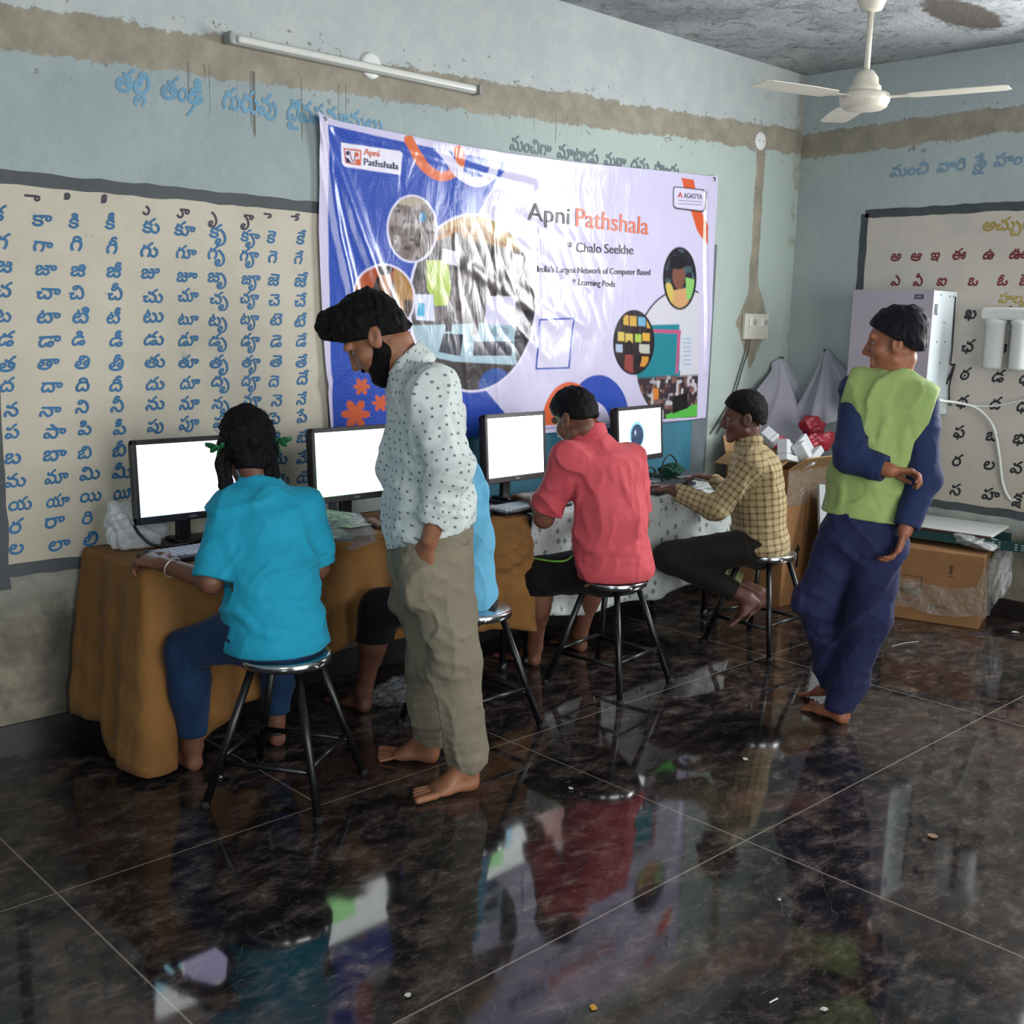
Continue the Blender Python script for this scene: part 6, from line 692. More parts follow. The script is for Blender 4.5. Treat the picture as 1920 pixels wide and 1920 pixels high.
slab('ceiling', XL-.2, XW+.2, YF-.2, YW+.2, ZC, ZC+.1, ceil_mat())
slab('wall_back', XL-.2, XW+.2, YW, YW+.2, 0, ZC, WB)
slab('wall_left', XL-.2, XL, YF, YW, 0, ZC, WP)
bm = bmesh.new()
for y0, y1, z0, z1 in ((2.0, YW, 0, ZC), (YF, .6, 0, ZC), (.6, 2.0, 0, 1.25), (.6, 2.0, 2.55, ZC)):
    add_box(bm, (XW+.1, (y0+y1)/2, (z0+z1)/2), (.2, y1-y0, z1-z0))
bm_obj('wall_right', bm, WR)['kind'] = 'structure'
bm = bmesh.new()
for x0, x1, z0, z1 in ((XL, .7, 0, ZC), (3.7, XW, 0, ZC), (.7, 3.7, 2.6, ZC)):
    add_box(bm, ((x0+x1)/2, YF-.1, (z0+z1)/2), (x1-x0, .2, z1-z0))
bm_obj('wall_front', bm, WP)['kind'] = 'structure'
FRM = plain('grey_window_paint', '#8b8d8c', .5)
bm = bmesh.new()
for y in (.6, 1.3, 2.0): add_box(bm, (XW+.1, y, 1.9), (.08, .05, 1.35))
for z in (1.25, 2.55): add_box(bm, (XW+.1, 1.3, z), (.08, 1.4, .05))
for k in range(6): add_box(bm, (XW+.12, 1.3, 1.4+k*.2), (.015, 1.4, .012))
bm_obj('window_1', bm, FRM)['kind'] = 'structure'
bm = bmesh.new()
for x in (.7, 3.7): add_box(bm, (x, YF-.1, 1.3), (.08, .12, 2.6))
add_box(bm, (2.2, YF-.1, 2.6), (3.08, .12, .08)); bm_obj('door_1', bm, FRM)['kind'] = 'structure'
SKIRT = plain('dark_stone_skirting', '#1b1a1b', .3, scale=8, var=.4)
slab('baseboard_back', XL, XW, YW-.014, YW, 0, .105, SKIRT); slab('baseboard_right', XW-.014, XW, YF, YW, 0, .105, SKIRT)
# ---------------------------------------------------------------- writing painted on the walls
def on_back(x, y): return (x, YW-.0015, y)
def on_right(a, y): return (XW-.0015, YW-a, y)      # a runs left to right along the right-hand wall
def worn(name, hexc, amt=.5, sc=9):
    t = NT(name); p = t.pos(); c = lin(hexc)
    t.set(Base_Color=t.ramp(t.noise(p, sc, 5, .7), [(.3, [x*.85 for x in c]), (.7, [min(1, x*1.2+.02*amt) for x in c])]), Roughness=.6); return t.m
wb = bpy.data.objects['wall_back']; wr = bpy.data.objects['wall_right']
def slogan(words, x0, z0, x1, z1, size, to3, mat, parent, gap=.4, out=(0, -1, 0)):
    P = Paint(); tot = sum(WD[w][0]*g for w, g in words); L = x1-x0
    P.out = np.array(out)*.00009; nat = sum(WD[w][0] for w, g in words)+gap*(len(words)-1); sx = L/(nat*size); x = x0
    for w, g in words:
        P.word(w, x, z0+(z1-z0)*(x-x0)/L, size, to3, sx=sx, rot=(z1-z0)/L); x += (WD[w][0]+gap)*size*sx
    return P.build('lettering', mat, parent)
T1 = [(w, 1) for w in 'తల్లి తండ్రి గురువు దైవసమానులు'.split()]
T2 = [(w, 1) for w in 'మంచిగా మాట్లాడు మర్యాదను పొందు'.split()]
T3 = [(w, 1) for w in 'మంచి వారి స్నేహం మేలు'.split()]
slogan(T1, 1.70, 2.205, 2.80, 2.200, .105, on_back, worn('faded_blue_wall_paint', '#5f8da8'), wb, .5)
slogan(T2, 3.50, 2.225, 4.70, 2.225, .088, on_back, worn('faded_grey_wall_paint', '#5d6d74'), wb, .5)
slogan(T3, YW-3.16, 2.30, YW-2.20, 2.32, .088, on_right, worn('pale_blue_wall_paint', '#6c8a9e'), wr, .45, (-1, 0, 0))
# ---------------------------------------------------------------- letter charts
def board_mat(name, hexc, h2):
    t = NT(name); p = t.pos(); n = t.noise(p, 4, 6, .65); n2 = t.noise(p, 20, 4, .7)
    c = t.mix(t.sstep(n, .35, .7), lin(hexc), lin(h2)); c = t.mix(t.math('MULTIPLY', t.sstep(n2, .66, .72), .5), c, lin('#8d8674'))
    Z = t.xyz(p)[2]; c = t.mix(t.math('MULTIPLY', t.sstep(t.math('ADD', Z, t.math('MULTIPLY', n, .5)), 1.25, .75), .55), c, lin('#99937f'))
    t.set(Base_Color=c, Roughness=.6); t.bump(n2, .1, .004); return t.m
BRD = worn('dark_grey_border_paint', '#3b4145', .3)
CH1 = board_mat('cream_chart_paint', '#bdb6a6', '#b3ac9c'); CH2 = board_mat('pale_pink_chart_paint', '#c0b8ae', '#b5afa6')
def ragged_frame(x0, x1, z0, z1, w, to3, mat, parent, sides='tblr'):
    P = Paint(); r = random.Random(3)
    def strip(a, b, n=24, hw=w/2):
        a, b = V3(*a), V3(*b); d = (b-a)/np.linalg.norm(b-a); nn = V3(-d[1], d[0])
        L = [a+(b-a)*i/n+nn*(hw+r.uniform(-.004, .004)) for i in range(n+1)]; R = [a+(b-a)*i/n-nn*(hw+r.uniform(-.004, .004)) for i in range(n+1)]
        P.put(L+R, [(i, i+1, n+2+i, n+1+i) for i in range(n)], to3)
    if 't' in sides: strip((x0, z1), (x1, z1))
    if 'b' in sides: strip((x0, z0), (x1, z0))
    if 'l' in sides: strip((x0, z0-.06), (x0, z1))
    if 'r' in sides: strip((x1, z0), (x1, z1))
    return P.build('border', mat, parent)
c1 = thing('letter_chart', 'cream painted chart of blue letters on the wall beside the blue edge of banner', 'wall chart')
box_obj('panel', (1.91, YW-.001, 1.26), (1.30, .002, 1.27), CH1, c1)
b2 = lambda x, y: (x, YW-.0028, y)
ragged_frame(1.262, 2.56, .63, 1.893, .042, b2, BRD, c1)
cols = [1.318, 1.439, 1.556, 1.679, 1.808, 1.934, 2.060, 2.190, 2.306, 2.424]
rows = [1.772, 1.694, 1.616, 1.540, 1.463, 1.386, 1.308, 1.236, 1.160, 1.087, 1.009, .931, .854, .777, .704]
cons = 'కగజచటడతదనపబమయరల'; signs = ['', 'ా', 'ి', 'ీ', 'ు', 'ూ', 'ృ', 'ౄ', 'ె', 'ే']
P = Paint(); PH = Paint(); rr = random.Random(5)
for j, s in enumerate(signs):
    if s:
        a = WD[s][0]; PH.word(s, cols[j]-.02, 1.812, .062, b2, sx=1.0)
    for i, c in enumerate(cons):
        if i >= 13 and j >= 4: continue
        w = c+s; a = WD[w][0]; k = .064*rr.uniform(.93, 1.07); sx = min(1.1, .078/(a*k))
        P.word(w, cols[j]-.036+rr.uniform(-.006, .006), rows[i]-.020+rr.uniform(-.004, .004), k, b2, slant=.2, sx=sx, rot=rr.uniform(-.05, .07))
P.build('lettering', worn('blue_letter_paint', '#1d5f8c', .4), c1)
PH.build('lettering', worn('dark_purple_letter_paint', '#2e2a36', .3), c1)
c2 = thing('letter_chart', 'pinkish painted chart of red and black letters on the wall behind the metal cabinet', 'wall chart')
b3 = lambda a, y: (XW-.0028, YW-a, y)
A0 = YW-3.285
box_obj('panel', (XW-.001, 2.62, 1.335), (.002, 1.36, 1.57), CH2, c2)
ragged_frame(A0, YW-1.94, .552, 2.112, .045, b3, BRD, c2)
PR, PK, PY = (Paint((-1, 0, 0)) for _ in range(3))
def pl(P, w, Yv, z, k=.078):
    a = WD[w][0]; P.word(w, YW-Yv-a*k*.5, z-.025, k, b3, slant=.18, rot=rr.uniform(-.05, .05))
for w, Yv in zip('అఆఇఈఉఊ', (3.085, 2.968, 2.860, 2.730, 2.572, 2.425)): pl(PR, w, Yv, 1.878)
for w, Yv in zip('ఎఏఐఒఓఔ', (3.073, 2.944, 2.810, 2.640, 2.487, 2.375)): pl(PR, w, Yv, 1.745)
for c, Yv in ((0, 2.638), (1, 2.462), (2, 2.322), (3, 2.18)):
    for rrow, z in zip(('ఖగఘ', 'ఛజఝ', 'ఠడఢ', 'థదధ', 'ఫబభ', 'రలవ'), (1.575, 1.404, 1.255, 1.112, .948, .795)):
        if c < 3: pl(PK, rrow[c], Yv, z, .088)
for w, Yv in (('స', 2.630), ('హ', 2.440), ('క్ష', 2.300)): pl(PK, w, Yv, .64, .088)
PY.word('అచ్చులు', YW-2.62, 1.995, .088, b3); PY.word('హల్లులు', YW-2.50, 1.632, .07, b3)
PR.build('lettering', worn('dark_red_letter_paint', '#6a2027', .3), c2); PK.build('lettering', worn('black_letter_paint', '#1e1f26', .2), c2)
PY.build('lettering', worn('ochre_letter_paint', '#9c8742', .3), c2)
c3 = thing('painted_board', 'teal board painted on the wall mostly hidden behind the banner', 'wall board')
box_obj('panel', (4.0, YW-.001, 1.25), (1.86, .002, 1.2), worn('teal_board_paint', '#2d6f86', .4, 5), c3)
bm = bmesh.new(); add_box(bm, (4.99, YW-.0012, 1.28), (.14, .0024, 1.26)); add_box(bm, (4.0, YW-.0012, 1.88), (1.86, .0024, .06))
bm_obj('border', bm, worn('grey_board_border', '#5f6a70', .3, 4), c3)
# ---------------------------------------------------------------- fittings on the walls and ceiling
t = thing('tube_light', 'long white tube light batten, unlit, high on the wall above the blue slogan', 'light', (2.69, YW-.02, 2.437))
BAT = plain('dusty_white_batten', '#b9bab4', .4, var=.05)
box_obj('batten', (0, 0, 0), (1.16, .040, .034), BAT, t, .005); smooth_auto(t.children[0])
box_obj('diffuser', (0, -.030, -.002), (1.12, .022, .026), plain('white_diffuser', '#cfd0ca', .3, var=.02), t, .009, seg=3)
for s in (-1, 1): box_obj('end_cap', (s*.585, -.012, 0), (.014, .052, .040), plain('grey_end_cap', '#8d8f8c', .4), t, .004)
SCREW = plain('dull_screw', '#7d7b70', .4, .8)
def disc(name, loc, label):
    t = thing(name, label, 'electrical cover', loc)
    o = lathe('cover', [(.001, .012), (.035, .012), (.046, .010), (.050, .004), (.050, 0)], WHITEPL, t); o.rotation_euler = (math.pi/2, 0, 0)
    for x in (-.022, .022): box_obj('screw', (x, -.0125, .0), (.006, .002, .006), SCREW, t)
    return t
disc('junction_box_cover', (2.745, YW, 2.452), 'round white junction cover half hidden behind the tube light')
disc('junction_box_cover', (5.400, YW, 2.490), 'round white junction cover on cement strip near the room corner')
t = thing('switch_board', 'square white switch board on the cement patch right of the banner', 'switch', (5.45, YW, 1.478))
SWP = plain('ivory_switch_plate', '#c9c7bb', .4, var=.03)
box_obj('plate', (0, -.012, 0), (.235, .026, .145), SWP, t, .006)
for x in (-.07, .04):
    o = box_obj('switch', (x, -.028, .025), (.026, .012, .05), WHITEPL, t, .003)
for x in (-.025, .085):
    o = lathe('socket', [(.0, .004), (.014, .004), (.017, 0)], plain('socket_face', '#a5a397', .4), t, 18); o.location = (x, -.025, .025); o.rotation_euler = (math.pi/2, 0, 0)
CAB = plain('black_cable', '#15151a', .5)
for k, (dx, lab) in enumerate(((0, 'black wire hanging from left side of the white switch board'), (.03, 'black wire hanging from right side of the white switch board'))):
    tag(tube_obj('wire', [(5.38+dx, YW-.012, 1.41), (5.365+dx, YW-.01, 1.33), (5.335+dx*.8, YW-.008, 1.25), (5.26+dx, YW-.008, 1.08), (5.17+dx*1.6, YW-.008, .97), (5.08+dx*2, YW-.01, .88)], .0028, CAB, n=6, sub=6), lab, 'wire')
# ceiling fan
t = thing('ceiling_fan', 'cream ceiling fan hanging on a rod near the corner', 'fan', (4.506, 2.59, 0))
lathe('canopy', [(.012, 2.80), (.045, 2.81), (.062, 2.85), (.066, ZC)], CREAM, t, 32)
lathe('down_rod', [(.0125, 2.56), (.0125, 2.82)], CREAM, t, 16)
lathe('lower_canopy', [(.068, 2.472), (.066, 2.50), (.054, 2.512), (.052, 2.535), (.030, 2.565), (.016, 2.57)], CREAM, t, 32)
lathe('motor', [(.02, 2.408), (.082, 2.410), (.094, 2.418), (.100, 2.432), (.104, 2.440), (.104, 2.462), (.098, 2.472), (.05, 2.476)], CREAM, t, 48)
for a in (44, 164, 284):
    bm = bmesh.new(); c, s = math.cos(math.radians(a)), math.sin(math.radians(a))
    prof = [(.10, .022, .0), (.17, .022, .0), (.20, .06, .004), (.35, .068, .004), (.55, .062, .003), (.575, .05, .003)]
    top, bot = [], []
    for rr_, w, tw in prof:
        for q, lst in ((1, top), (-1, bot)):
            lst.append([bm.verts.new((c*rr_-s*yy, s*rr_+c*yy, 2.452+tw*(1 if yy > 0 else -1)*.5+q*.0015)) for yy in (-w, w)])
    for L, fl in ((top, 0), (bot, 1)):
        for i in range(len(L)-1):
            fc = (L[i][0], L[i][1], L[i+1][1], L[i+1][0]); bm.faces.new(fc if not fl else fc[::-1])
    for e in (0, 1):
        for i in range(len(top)-1): bm.faces.new((top[i][e], top[i+1][e], bot[i+1][e], bot[i][e]))
    bm.faces.new((top[-1][0], top[-1][1], bot[-1][1], bot[-1][0]))
    bm_obj('blade', bm, CREAM, t)
# metal cabinet on the side wall
t = thing('metal_cabinet', 'mauve fronted metal cabinet fixed to side wall beside letter chart', 'cabinet', (XW, 2.94, 1.365))
MAU = plain('brushed_mauve_front', '#a69ea8', .42, var=.06, scale=3, spec=.4); WMET = plain('white_sheet_metal', '#c8d2d6', .4, var=.03)
box_obj('body', (-.135, 0, 0), (.262, .452, .642), WMET, t, .004)
o = box_obj('front_panel', (-.269, 0, 0), (.008, .456, .646), MAU, t, .002)
box_obj('badge', (-.275, -.15, .288), (.004, .046, .022), plain('dark_badge', '#2a2833', .4), t)
box_obj('badge_face', (-.2765, -.15, .288), (.004, .034, .012), plain('grey_badge_face', '#77747f', .4), t)
for z, h, hx in ((.285, .045, '#dfe3e3'), (.225, .055, '#6f7076')): box_obj('sticker', (-.235, -.2265, z), (.034, .002, h), plain('sticker_'+hx[1:3], hx, .5, scale=160, var=.4), t)
RIV = plain('dark_rivet', '#3a3a40', .5)
for x, z in ((-.19, .30), (-.09, .295), (-.05, .295), (-.22, .20), (-.10, .06), (-.19, .06), (-.13, .16), (-.14, -.05), (-.2, -.15)): box_obj('rivet', (x, -.2265, z), (.008, .002, .008), RIV, t)
pcord = (tube_obj('coiled_cord', [(XW-.03, 2.712, 1.66), (XW-.028, 2.708, 1.5), (XW-.034, 2.702, 1.38), (XW-.04, 2.70, 1.31)]+[(XW-.035+.004*math.sin(k*2.1), 2.698-.018*math.cos(k*1.57), 1.255+.052*math.sin(k*1.57+1.57)) for k in range(13)]+[(XW-.03, 2.70, 1.2), (XW-.02, 2.698, 1.12), (XW-.015, 2.69, 1.09)], .0048, CAB, n=6, sub=6))
pcord.parent = t; pcord.matrix_parent_inverse = Matrix.Translation((-XW, -2.94, -1.365))
# water filter housings
t = thing('water_filter', 'white twin cartridge water filter mounted on side wall at frame edge', 'water filter', (XW, 2.40, 1.46))
FW = plain('filter_white', '#c9ccc8', .38, var=.03)
box_obj('bracket_cap', (-.07, 0, .115), (.11, .262, .062), FW, t, .016, seg=3)
box_obj('wall_bracket', (-.012, 0, .09), (.024, .24, .12), FW, t, .004)
for y in (.064, -.066):
    o = lathe('housing', [(.02, -.165), (.040, -.162), (.046, -.150), (.048, .06), (.054, .066), (.055, .092)], FW, t, 32); o.location = (-.072, y, 0)
HOSE = plain('white_hose', '#c2c6c0', .4, var=.03)
hp = [(onx(*q, XW-d)) for q, d in (((1757, 751), .25), ((1800, 756), .12), ((1835, 768), .06), ((1862, 800), .03), ((1873, 850), .02), ((1880, 905), .016), ((1893, 935), .014), ((1905, 937), .01))]
tag(tube_obj('hose', hp, .0075, HOSE, n=8, sub=8), 'white hose curving down the side wall from behind the green vest', 'hose')
hp = [(onx(*q, XW-d)) for q, d in (((1757, 748), .252), ((1800, 757), .10), ((1850, 762), .05), ((1895, 756), .04), ((1960, 740), .035))]
tag(tube_obj('hose', hp, .0055, HOSE, n=8, sub=8), 'thin white hose running level across side wall under water filter', 'hose')
# ---------------------------------------------------------------- tables and cloths
WOOD = plain('plain_wood', '#5b4632', .6)
def table(name, x0, x1, label):
    t = thing(name, label, 'table', ((x0+x1)/2, 3.485, 0), 0, 'covered work tables'); L = x1-x0
    box_obj('tabletop', (0, 0, .663), (L-.02, .40, .025), WOOD, t, .003)
    for sx in (-1, 1):
        for sy in (-1, 1):
            o = tube_obj('leg', [(sx*(L/2-.05), sy*.165, .015), (sx*(L/2-.05), sy*.165, .651)], .014, BLACKMT, t)
            lathe('foot_cap', [(.017, 0), (.018, .02), (.017, .04)], WHITEPL if sx < 0 and x0 < 2 else BLACKPL, o, 16, (sx*(L/2-.05), sy*.165, 0))  # caps deeper under the tables coloured black in place of shade
    return t
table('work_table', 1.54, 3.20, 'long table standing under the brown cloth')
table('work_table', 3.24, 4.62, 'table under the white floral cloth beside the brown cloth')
def drape(name, x0, x1, yb, yf, zt, bottom, mat, label, left=True, right=False, amp=.018, freq=9, seed=1, bunch=None, nrow=26):
    """cloth over a table: flat top plus a folded skirt along the open edges"""
    r = random.Random(seed); V = []; Fc = []
    path = []
    n1, n2 = 44, int((x1-x0)/.012)
    if left: path += [(x0, yb+(yf-yb)*i/n1, -1, 0, 'l', i/n1) for i in range(n1)]
    path += [(x0+(x1-x0)*i/n2, yf, 0, -1, 'f', i/n2) for i in range(n2+1)]
    if right: path += [(x1, yf+(yb-yf)*i/n1, 1, 0, 'r', i/n1) for i in range(1, n1+1)]
    N = len(path); ph = [r.uniform(0, 6.28) for _ in range(8)]
    S = np.cumsum([0]+[math.dist(path[i][:2], path[i+1][:2]) for i in range(N-1)])
    nx = ny = None
    for i, (x, y, ax, ay, sd, f) in enumerate(path):
        nrm = Vector((ax, ay, 0))
        w = 0
        for j in range(max(0, i-5), min(N, i+6)): w += 1; nrm += Vector((path[j][2], path[j][3], 0))
        nrm.normalize(); s = S[i]; zb = bottom(sd, f)
        fold = .5*math.sin(s*freq*2+ph[0])+.35*math.sin(s*freq*3.3+ph[1]+.8*math.sin(s*4))+.3*math.sin(s*freq*5.7+ph[2])
        for k in range(nrow):
            v = k/(nrow-1)
            if k < 4:     # rolled table edge
                a = k/3*math.pi/2; px = .014*math.sin(a); z = zt-.014*(1-math.cos(a))
                V.append((x+nrm.x*px, y+nrm.y*px, z))
            else:
                q = (k-3)/(nrow-4); z = zt-.014+(zb-zt+.014)*q
                off = .014+amp*(fold+1.15)*q**.7+.004*math.sin(z*40+s*30)*q+.02*q
                if bunch: off, z = bunch(x, y, z, q, off, fold)
                V.append((x+nrm.x*off, y+nrm.y*off, z))
    for i in range(N-1):
        for k in range(nrow-1):
            a = i*nrow+k; Fc.append((a, a+1, a+nrow+1, a+nrow))
    # top sheet
    base = len(V); ntx, nty = int((x1-x0)/.05), 10
    for i in range(ntx+1):
        for j in range(nty+1): V.append((x0+(x1-x0)*i/ntx, yf+(yb-yf)*j/nty, zt))
    for i in range(ntx):
        for j in range(nty):
            a = base+i*(nty+1)+j; Fc.append((a, a+nty+1, a+nty+2, a+1))
    o = mesh_obj(name, V, Fc, mat, None, True)
    m = o.modifiers.new('thickness', 'SOLIDIFY'); m.thickness = .003; m.offset = 1
    return tag(o, label, 'tablecloth')
tb = cloth_mat('brown_tablecloth', '#7d5830', .9, .5, 7, 300, .12); tp = tb.pos()
def botA(sd, f):
    if sd == 'l': return .11+.0*f if f < .5 else .11-.085*min(1, (f-.5)/.12) + 0
    X = 1.535+f*1.675
    if X < 1.63: return .022
    if X < 1.86: return .022+(X-1.63)*.60
    return .16+min(.12, (X-1.86)*.25)-max(0, X-2.6)*.12+.01*math.sin(X*9)
def bunchA(x, y, z, q, off, fold):
    if 2.72 < x < 3.21 and y < 3.3:      # gathered up beside the boy in coral
        g = math.exp(-((x-3.06)/.12)**2)
        off += g*(.085*math.sin(min(1, q*2.1)*math.pi)*(1 if q < .48 else .0)+.016*math.sin(q*31+x*34)*math.sin(min(1, q*1.6)*math.pi)+.012*math.sin(q*52-x*50)*(q < .6))
    if 1.60 < x < 2.9 and y < 3.3:       # pushed in by the knees
        off -= .075*min(1, (x-1.60)/.06)*min(1, (2.9-x)/.1)*q**.6
    return off, z
drape('tablecloth', 1.535, 3.21, 3.70, 3.262, .683, botA, tb.m, 'brown cloth draped over the long table with the girl in turquoise', True, False, .028, 9, 4, bunchA)
def floral():
    t = cloth_mat('white_floral_cloth', '#b9bfbd', .8, .4, 8, 300, .06); p = t.pos()
    q = t.scale(p, (1, .8, 1)); v = t.n('ShaderNodeTexVoronoi', {'Vector': q, 'Scale': 19, 'Randomness': .85})
    d = v.outputs['Distance']; a = t.noise(p, 150, 2)
    pet = t.sstep(t.math('ADD', d, t.math('MULTIPLY', a, .35)), .46, .38)
    v2 = t.n('ShaderNodeTexVoronoi', {'Vector': t.scale(q, (1, 1, 1), (.3, .5, .2), (3, 1, 2)), 'Scale': 30, 'Randomness': 1.0})
    p2 = t.sstep(t.math('ADD', v2.outputs['Distance'], t.math('MULTIPLY', a, .3)), .32, .26)
    m = t.math('MAXIMUM', t.math('MULTIPLY', pet, .75), t.math('MULTIPLY', p2, .6))
    base = t.b.inputs['Base Color'].links[0].from_socket
    t.set(Base_Color=t.mix(m, base, lin('#4d5a62'))); return t.m
FLO = floral()
drape('tablecloth', 3.235, 4.63, 3.70, 3.262, .685, lambda sd, f: .205+.03*abs(f-.25)*(1 if sd == 'f' else .4)+.012*math.sin(f*19), FLO, 'white floral cloth draped over the table with the round picture monitor', False, True, .012, 7, 9, lambda x, y, z, q, off, fold: (off-.055*q**.6*(1-min(1, max(0, (x-3.5)/.3))) if y < 3.3 else off, z))
# ---------------------------------------------------------------- monitors
BEZ = plain('dark_bezel', '#211f24', .4, var=.06); BEZR = plain('brownish_bezel', '#2b2226', .4, var=.06)
def emis(name, col, s):
    t = NT(name); t.set(Base_Color=(0.02, .02, .02), Emission_Color=col, Emission_Strength=s, Roughness=.25); return t.m
E_W = emis('lit_screen_white', (.95, 1, 1), 3.0); E_G = emis('lit_screen_green', (.45, 1, .40), 2.9); E_B = emis('lit_screen_sky', (.40, .8, 1), 2.9)
E_V = emis('lit_screen_violet', (.72, .66, 1), 2.2); E_K = emis('lit_screen_blue', (.36, .38, 1), 3.1)
E_N = emis('lit_screen_navy', (.035, .07, .16), 1.0); E_C = emis('lit_screen_cyan', (.35, .82, 1.0), 1.0)
def monitor(x, z0, z1, w, yaw, label, panes, mat, tilt=4, y=3.50, zt=.686):
    t = thing('monitor', label, 'monitor', (x, y, zt), yaw, 'monitors on the covered tables')
    h = z1-z0; zc = (z0+z1)/2-zt; R = Matrix.Rotation(math.radians(-tilt), 4, 'X')
    def panel(name, c, s, m, par=t, bev=0):
        o = box_obj(name, c, s, m, par, bev); o.matrix_local = Matrix.Translation((0, 0, zc)) @ R; return o
    b = .017
    bm = bmesh.new()
    for cx, cz, sx, sz in ((0, h/2-b/2, w, b), (0, -h/2+b*.75, w, b*1.5), (-w/2+b/2, 0, b, h), (w/2-b/2, 0, b, h)): add_box(bm, (cx, 0, cz), (sx, .022, sz), None, .003)
    o = bm_obj('bezel', bm, mat, t); o.matrix_local = Matrix.Translation((0, 0, zc)) @ R
    panel('back_shell', (0, .024, 0), (w-.01, .030, h-.01), BLACKPL, t, .010); 
    bk = panel('rear_housing', (0, .05, -.02), (w*.55, .04, h*.5), BLACKPL, t, .014)
    sw, sh = w-2*b, h-2.5*b
    scr = panel('screen', (0, -.004, b*.25), (sw, .010, sh), E_W)
    for nm, u0, v0, u1, v1, m in panes:
        pp = box_obj(nm, ((u0+u1-1)*sw/2, -.0096, b*.25+(v0+v1-1)*sh/2), ((u1-u0)*sw, .0012, (v1-v0)*sh), m, scr)
    panel('maker_mark', (0, -.0115, -h/2+b*.75), (.028, .0012, .008), plain('silver_mark', '#8d8d92', .3, .6))
    nb = box_obj('stand_neck', (0, .055, .075), (.052, .022, .20), BLACKPL, t, .005)
    bm = bmesh.new(); add_box(bm, (0, .03, .009), (.19, .17, .016), None, .007); add_box(bm, (0, .04, .022), (.10, .10, .014), None, .006)
    bm_obj('stand_base', bm, BLACKPL, t); return t
def disc_pane(par, cu, cv, r, m, name, sw, sh, d):
    o = lathe(name, [(.0, .0012), (r, .0012), (r, 0)], m, par, 40); o.rotation_euler = (math.pi/2, 0, 0); o.location = (cu*sw, -d, cv*sh); return o
monitor(1.815, .783, 1.066, .405, math.radians(0), 'lit monitor in front of the girl in the turquoise tee', [('page', .30, .0, .98, .80, E_V), ('picture', .42, .10, .62, .2, E_K), ('sidebar', .0, .0, .27, .55, E_B)], BEZ)
monitor(2.505, .785, 1.070, .400, math.radians(2), 'lit monitor partly hidden behind the standing man', [('page', .0, .0, .50, .62, E_G)], BEZ)
monitor(3.365, .788, 1.086, .392, math.radians(4), 'lit monitor facing the boy in coral shirt', [('page', .05, .05, .6, .5, E_B), ('toolbar', .05, .5, .45, .8, E_G)], BEZR)
m4 = monitor(4.205, .818, 1.086, .415, math.radians(8), 'lit monitor with a dark round picture on its screen', [], BEZR)
s4 = [c for c in m4.children if c.name.startswith('screen')][0]
disc_pane(s4, -.09, -.03, .066, E_C, 'picture_ring', .38, .225, .0090); disc_pane(s4, -.09, -.04, .055, E_N, 'picture_disc', .38, .225, .0102)
# ---------------------------------------------------------------- keyboards and small things on the tables
KEYM = plain('grey_white_keys', '#a9adb5', .45); KEYD = plain('dark_keys', '#2a2b31', .45)
def keyboard(loc, rz, label, keym):
    t = thing('keyboard', label, 'keyboard', loc, rz, 'keyboards on the tables'); L, D = .43, .145
    bm = bmesh.new(); add_box(bm, (0, 0, .011), (L, D, .018), None, .005); bm_obj('base', bm, BLACKPL, t)
    bm = bmesh.new()
    for r_ in range(6):
        n = 18 if r_ < 5 else 11
        for k in range(n):
            wd = L*.93/18*.80
            x = -L*.465+(k+.5)*L*.93/18; s = wd
            if r_ == 0:
                if k in (4, 5, 6, 7, 8): 
                    if k != 6: continue
                    s = wd*6
            add_box(bm, (x, -D*.42+(r_+.5)*D*.14, .0235), (s, D*.115, .008), None, .0015, 1)
    bm_obj('keys', bm, keym, t); return t
keyboard((1.79, 3.345, .6875), math.radians(3), 'black keyboard with pale keys beside the hand of the girl', KEYM)
keyboard((3.30, 3.345, .6875), math.radians(4), 'black keyboard under the hand of the boy in coral', KEYM)
keyboard((4.25, 3.36, .6895), math.radians(14), 'long black keyboard on floral cloth in front of checked shirt boy', KEYD)
def mouse(loc, rz, label, mat):
    t = thing('computer_mouse', label, 'mouse', loc, rz); V = []; 
    bm = bmesh.new(); bmesh.ops.create_icosphere(bm, subdivisions=3, radius=1)
    for v in bm.verts:
        z = v.co.z; v.co = Vector((v.co.x*.029, v.co.y*.052, max(z, -.25)*.028+.007))
    bm_obj('shell', bm, mat, t, True); box_obj('wheel', (0, .027, .031), (.006, .014, .008), KEYD, t, .002); return t
mouse((1.60, 3.36, .6865), 0, 'black mouse under the left hand of the girl', BLACKPL)
mouse((4.03, 3.42, .6885), .3, 'black mouse with pale edge on the floral cloth', BLACKPL)
tag(box_obj('power_adapter', (3.03, 3.33, .7035), (.07, .045, .034), BLACKPL, None, .006), 'small black power adapter on the brown cloth beside blue shirt', 'adapter')
tag(box_obj('tin_box', (3.13, 3.50, .7105), (.06, .05, .048), plain('dark_red_tin', '#6e2030', .4), None, .012, seg=3), 'small dark red tin beside the stand of monitor facing coral boy', 'tin')
r = random.Random(11)
def squiggle(x0, x1, y, z, amp, n, rad, mat, label):
    pts = [(x0+(x1-x0)*i/n+r.uniform(-.02, .02), y+r.uniform(-amp, amp), z+rad+abs(r.uniform(-.002, .02))*(i % 2)) for i in range(n+1)]
    return tag(tube_obj('cable', pts, rad, mat, None, 6, True, 6), label, 'cable')
squiggle(3.50, 3.85, 3.46, .689, .06, 9, .004, CAB, 'black cables heaped behind the coral shirt boy near third monitor')
squiggle(4.20, 4.62, 3.47, .691, .05, 10, .0042, CAB, 'black cable tangled under the monitor with the round picture')
squiggle(4.30, 4.60, 3.44, .691, .04, 8, .0038, CAB, 'thin black cable looping beside the green pouch')
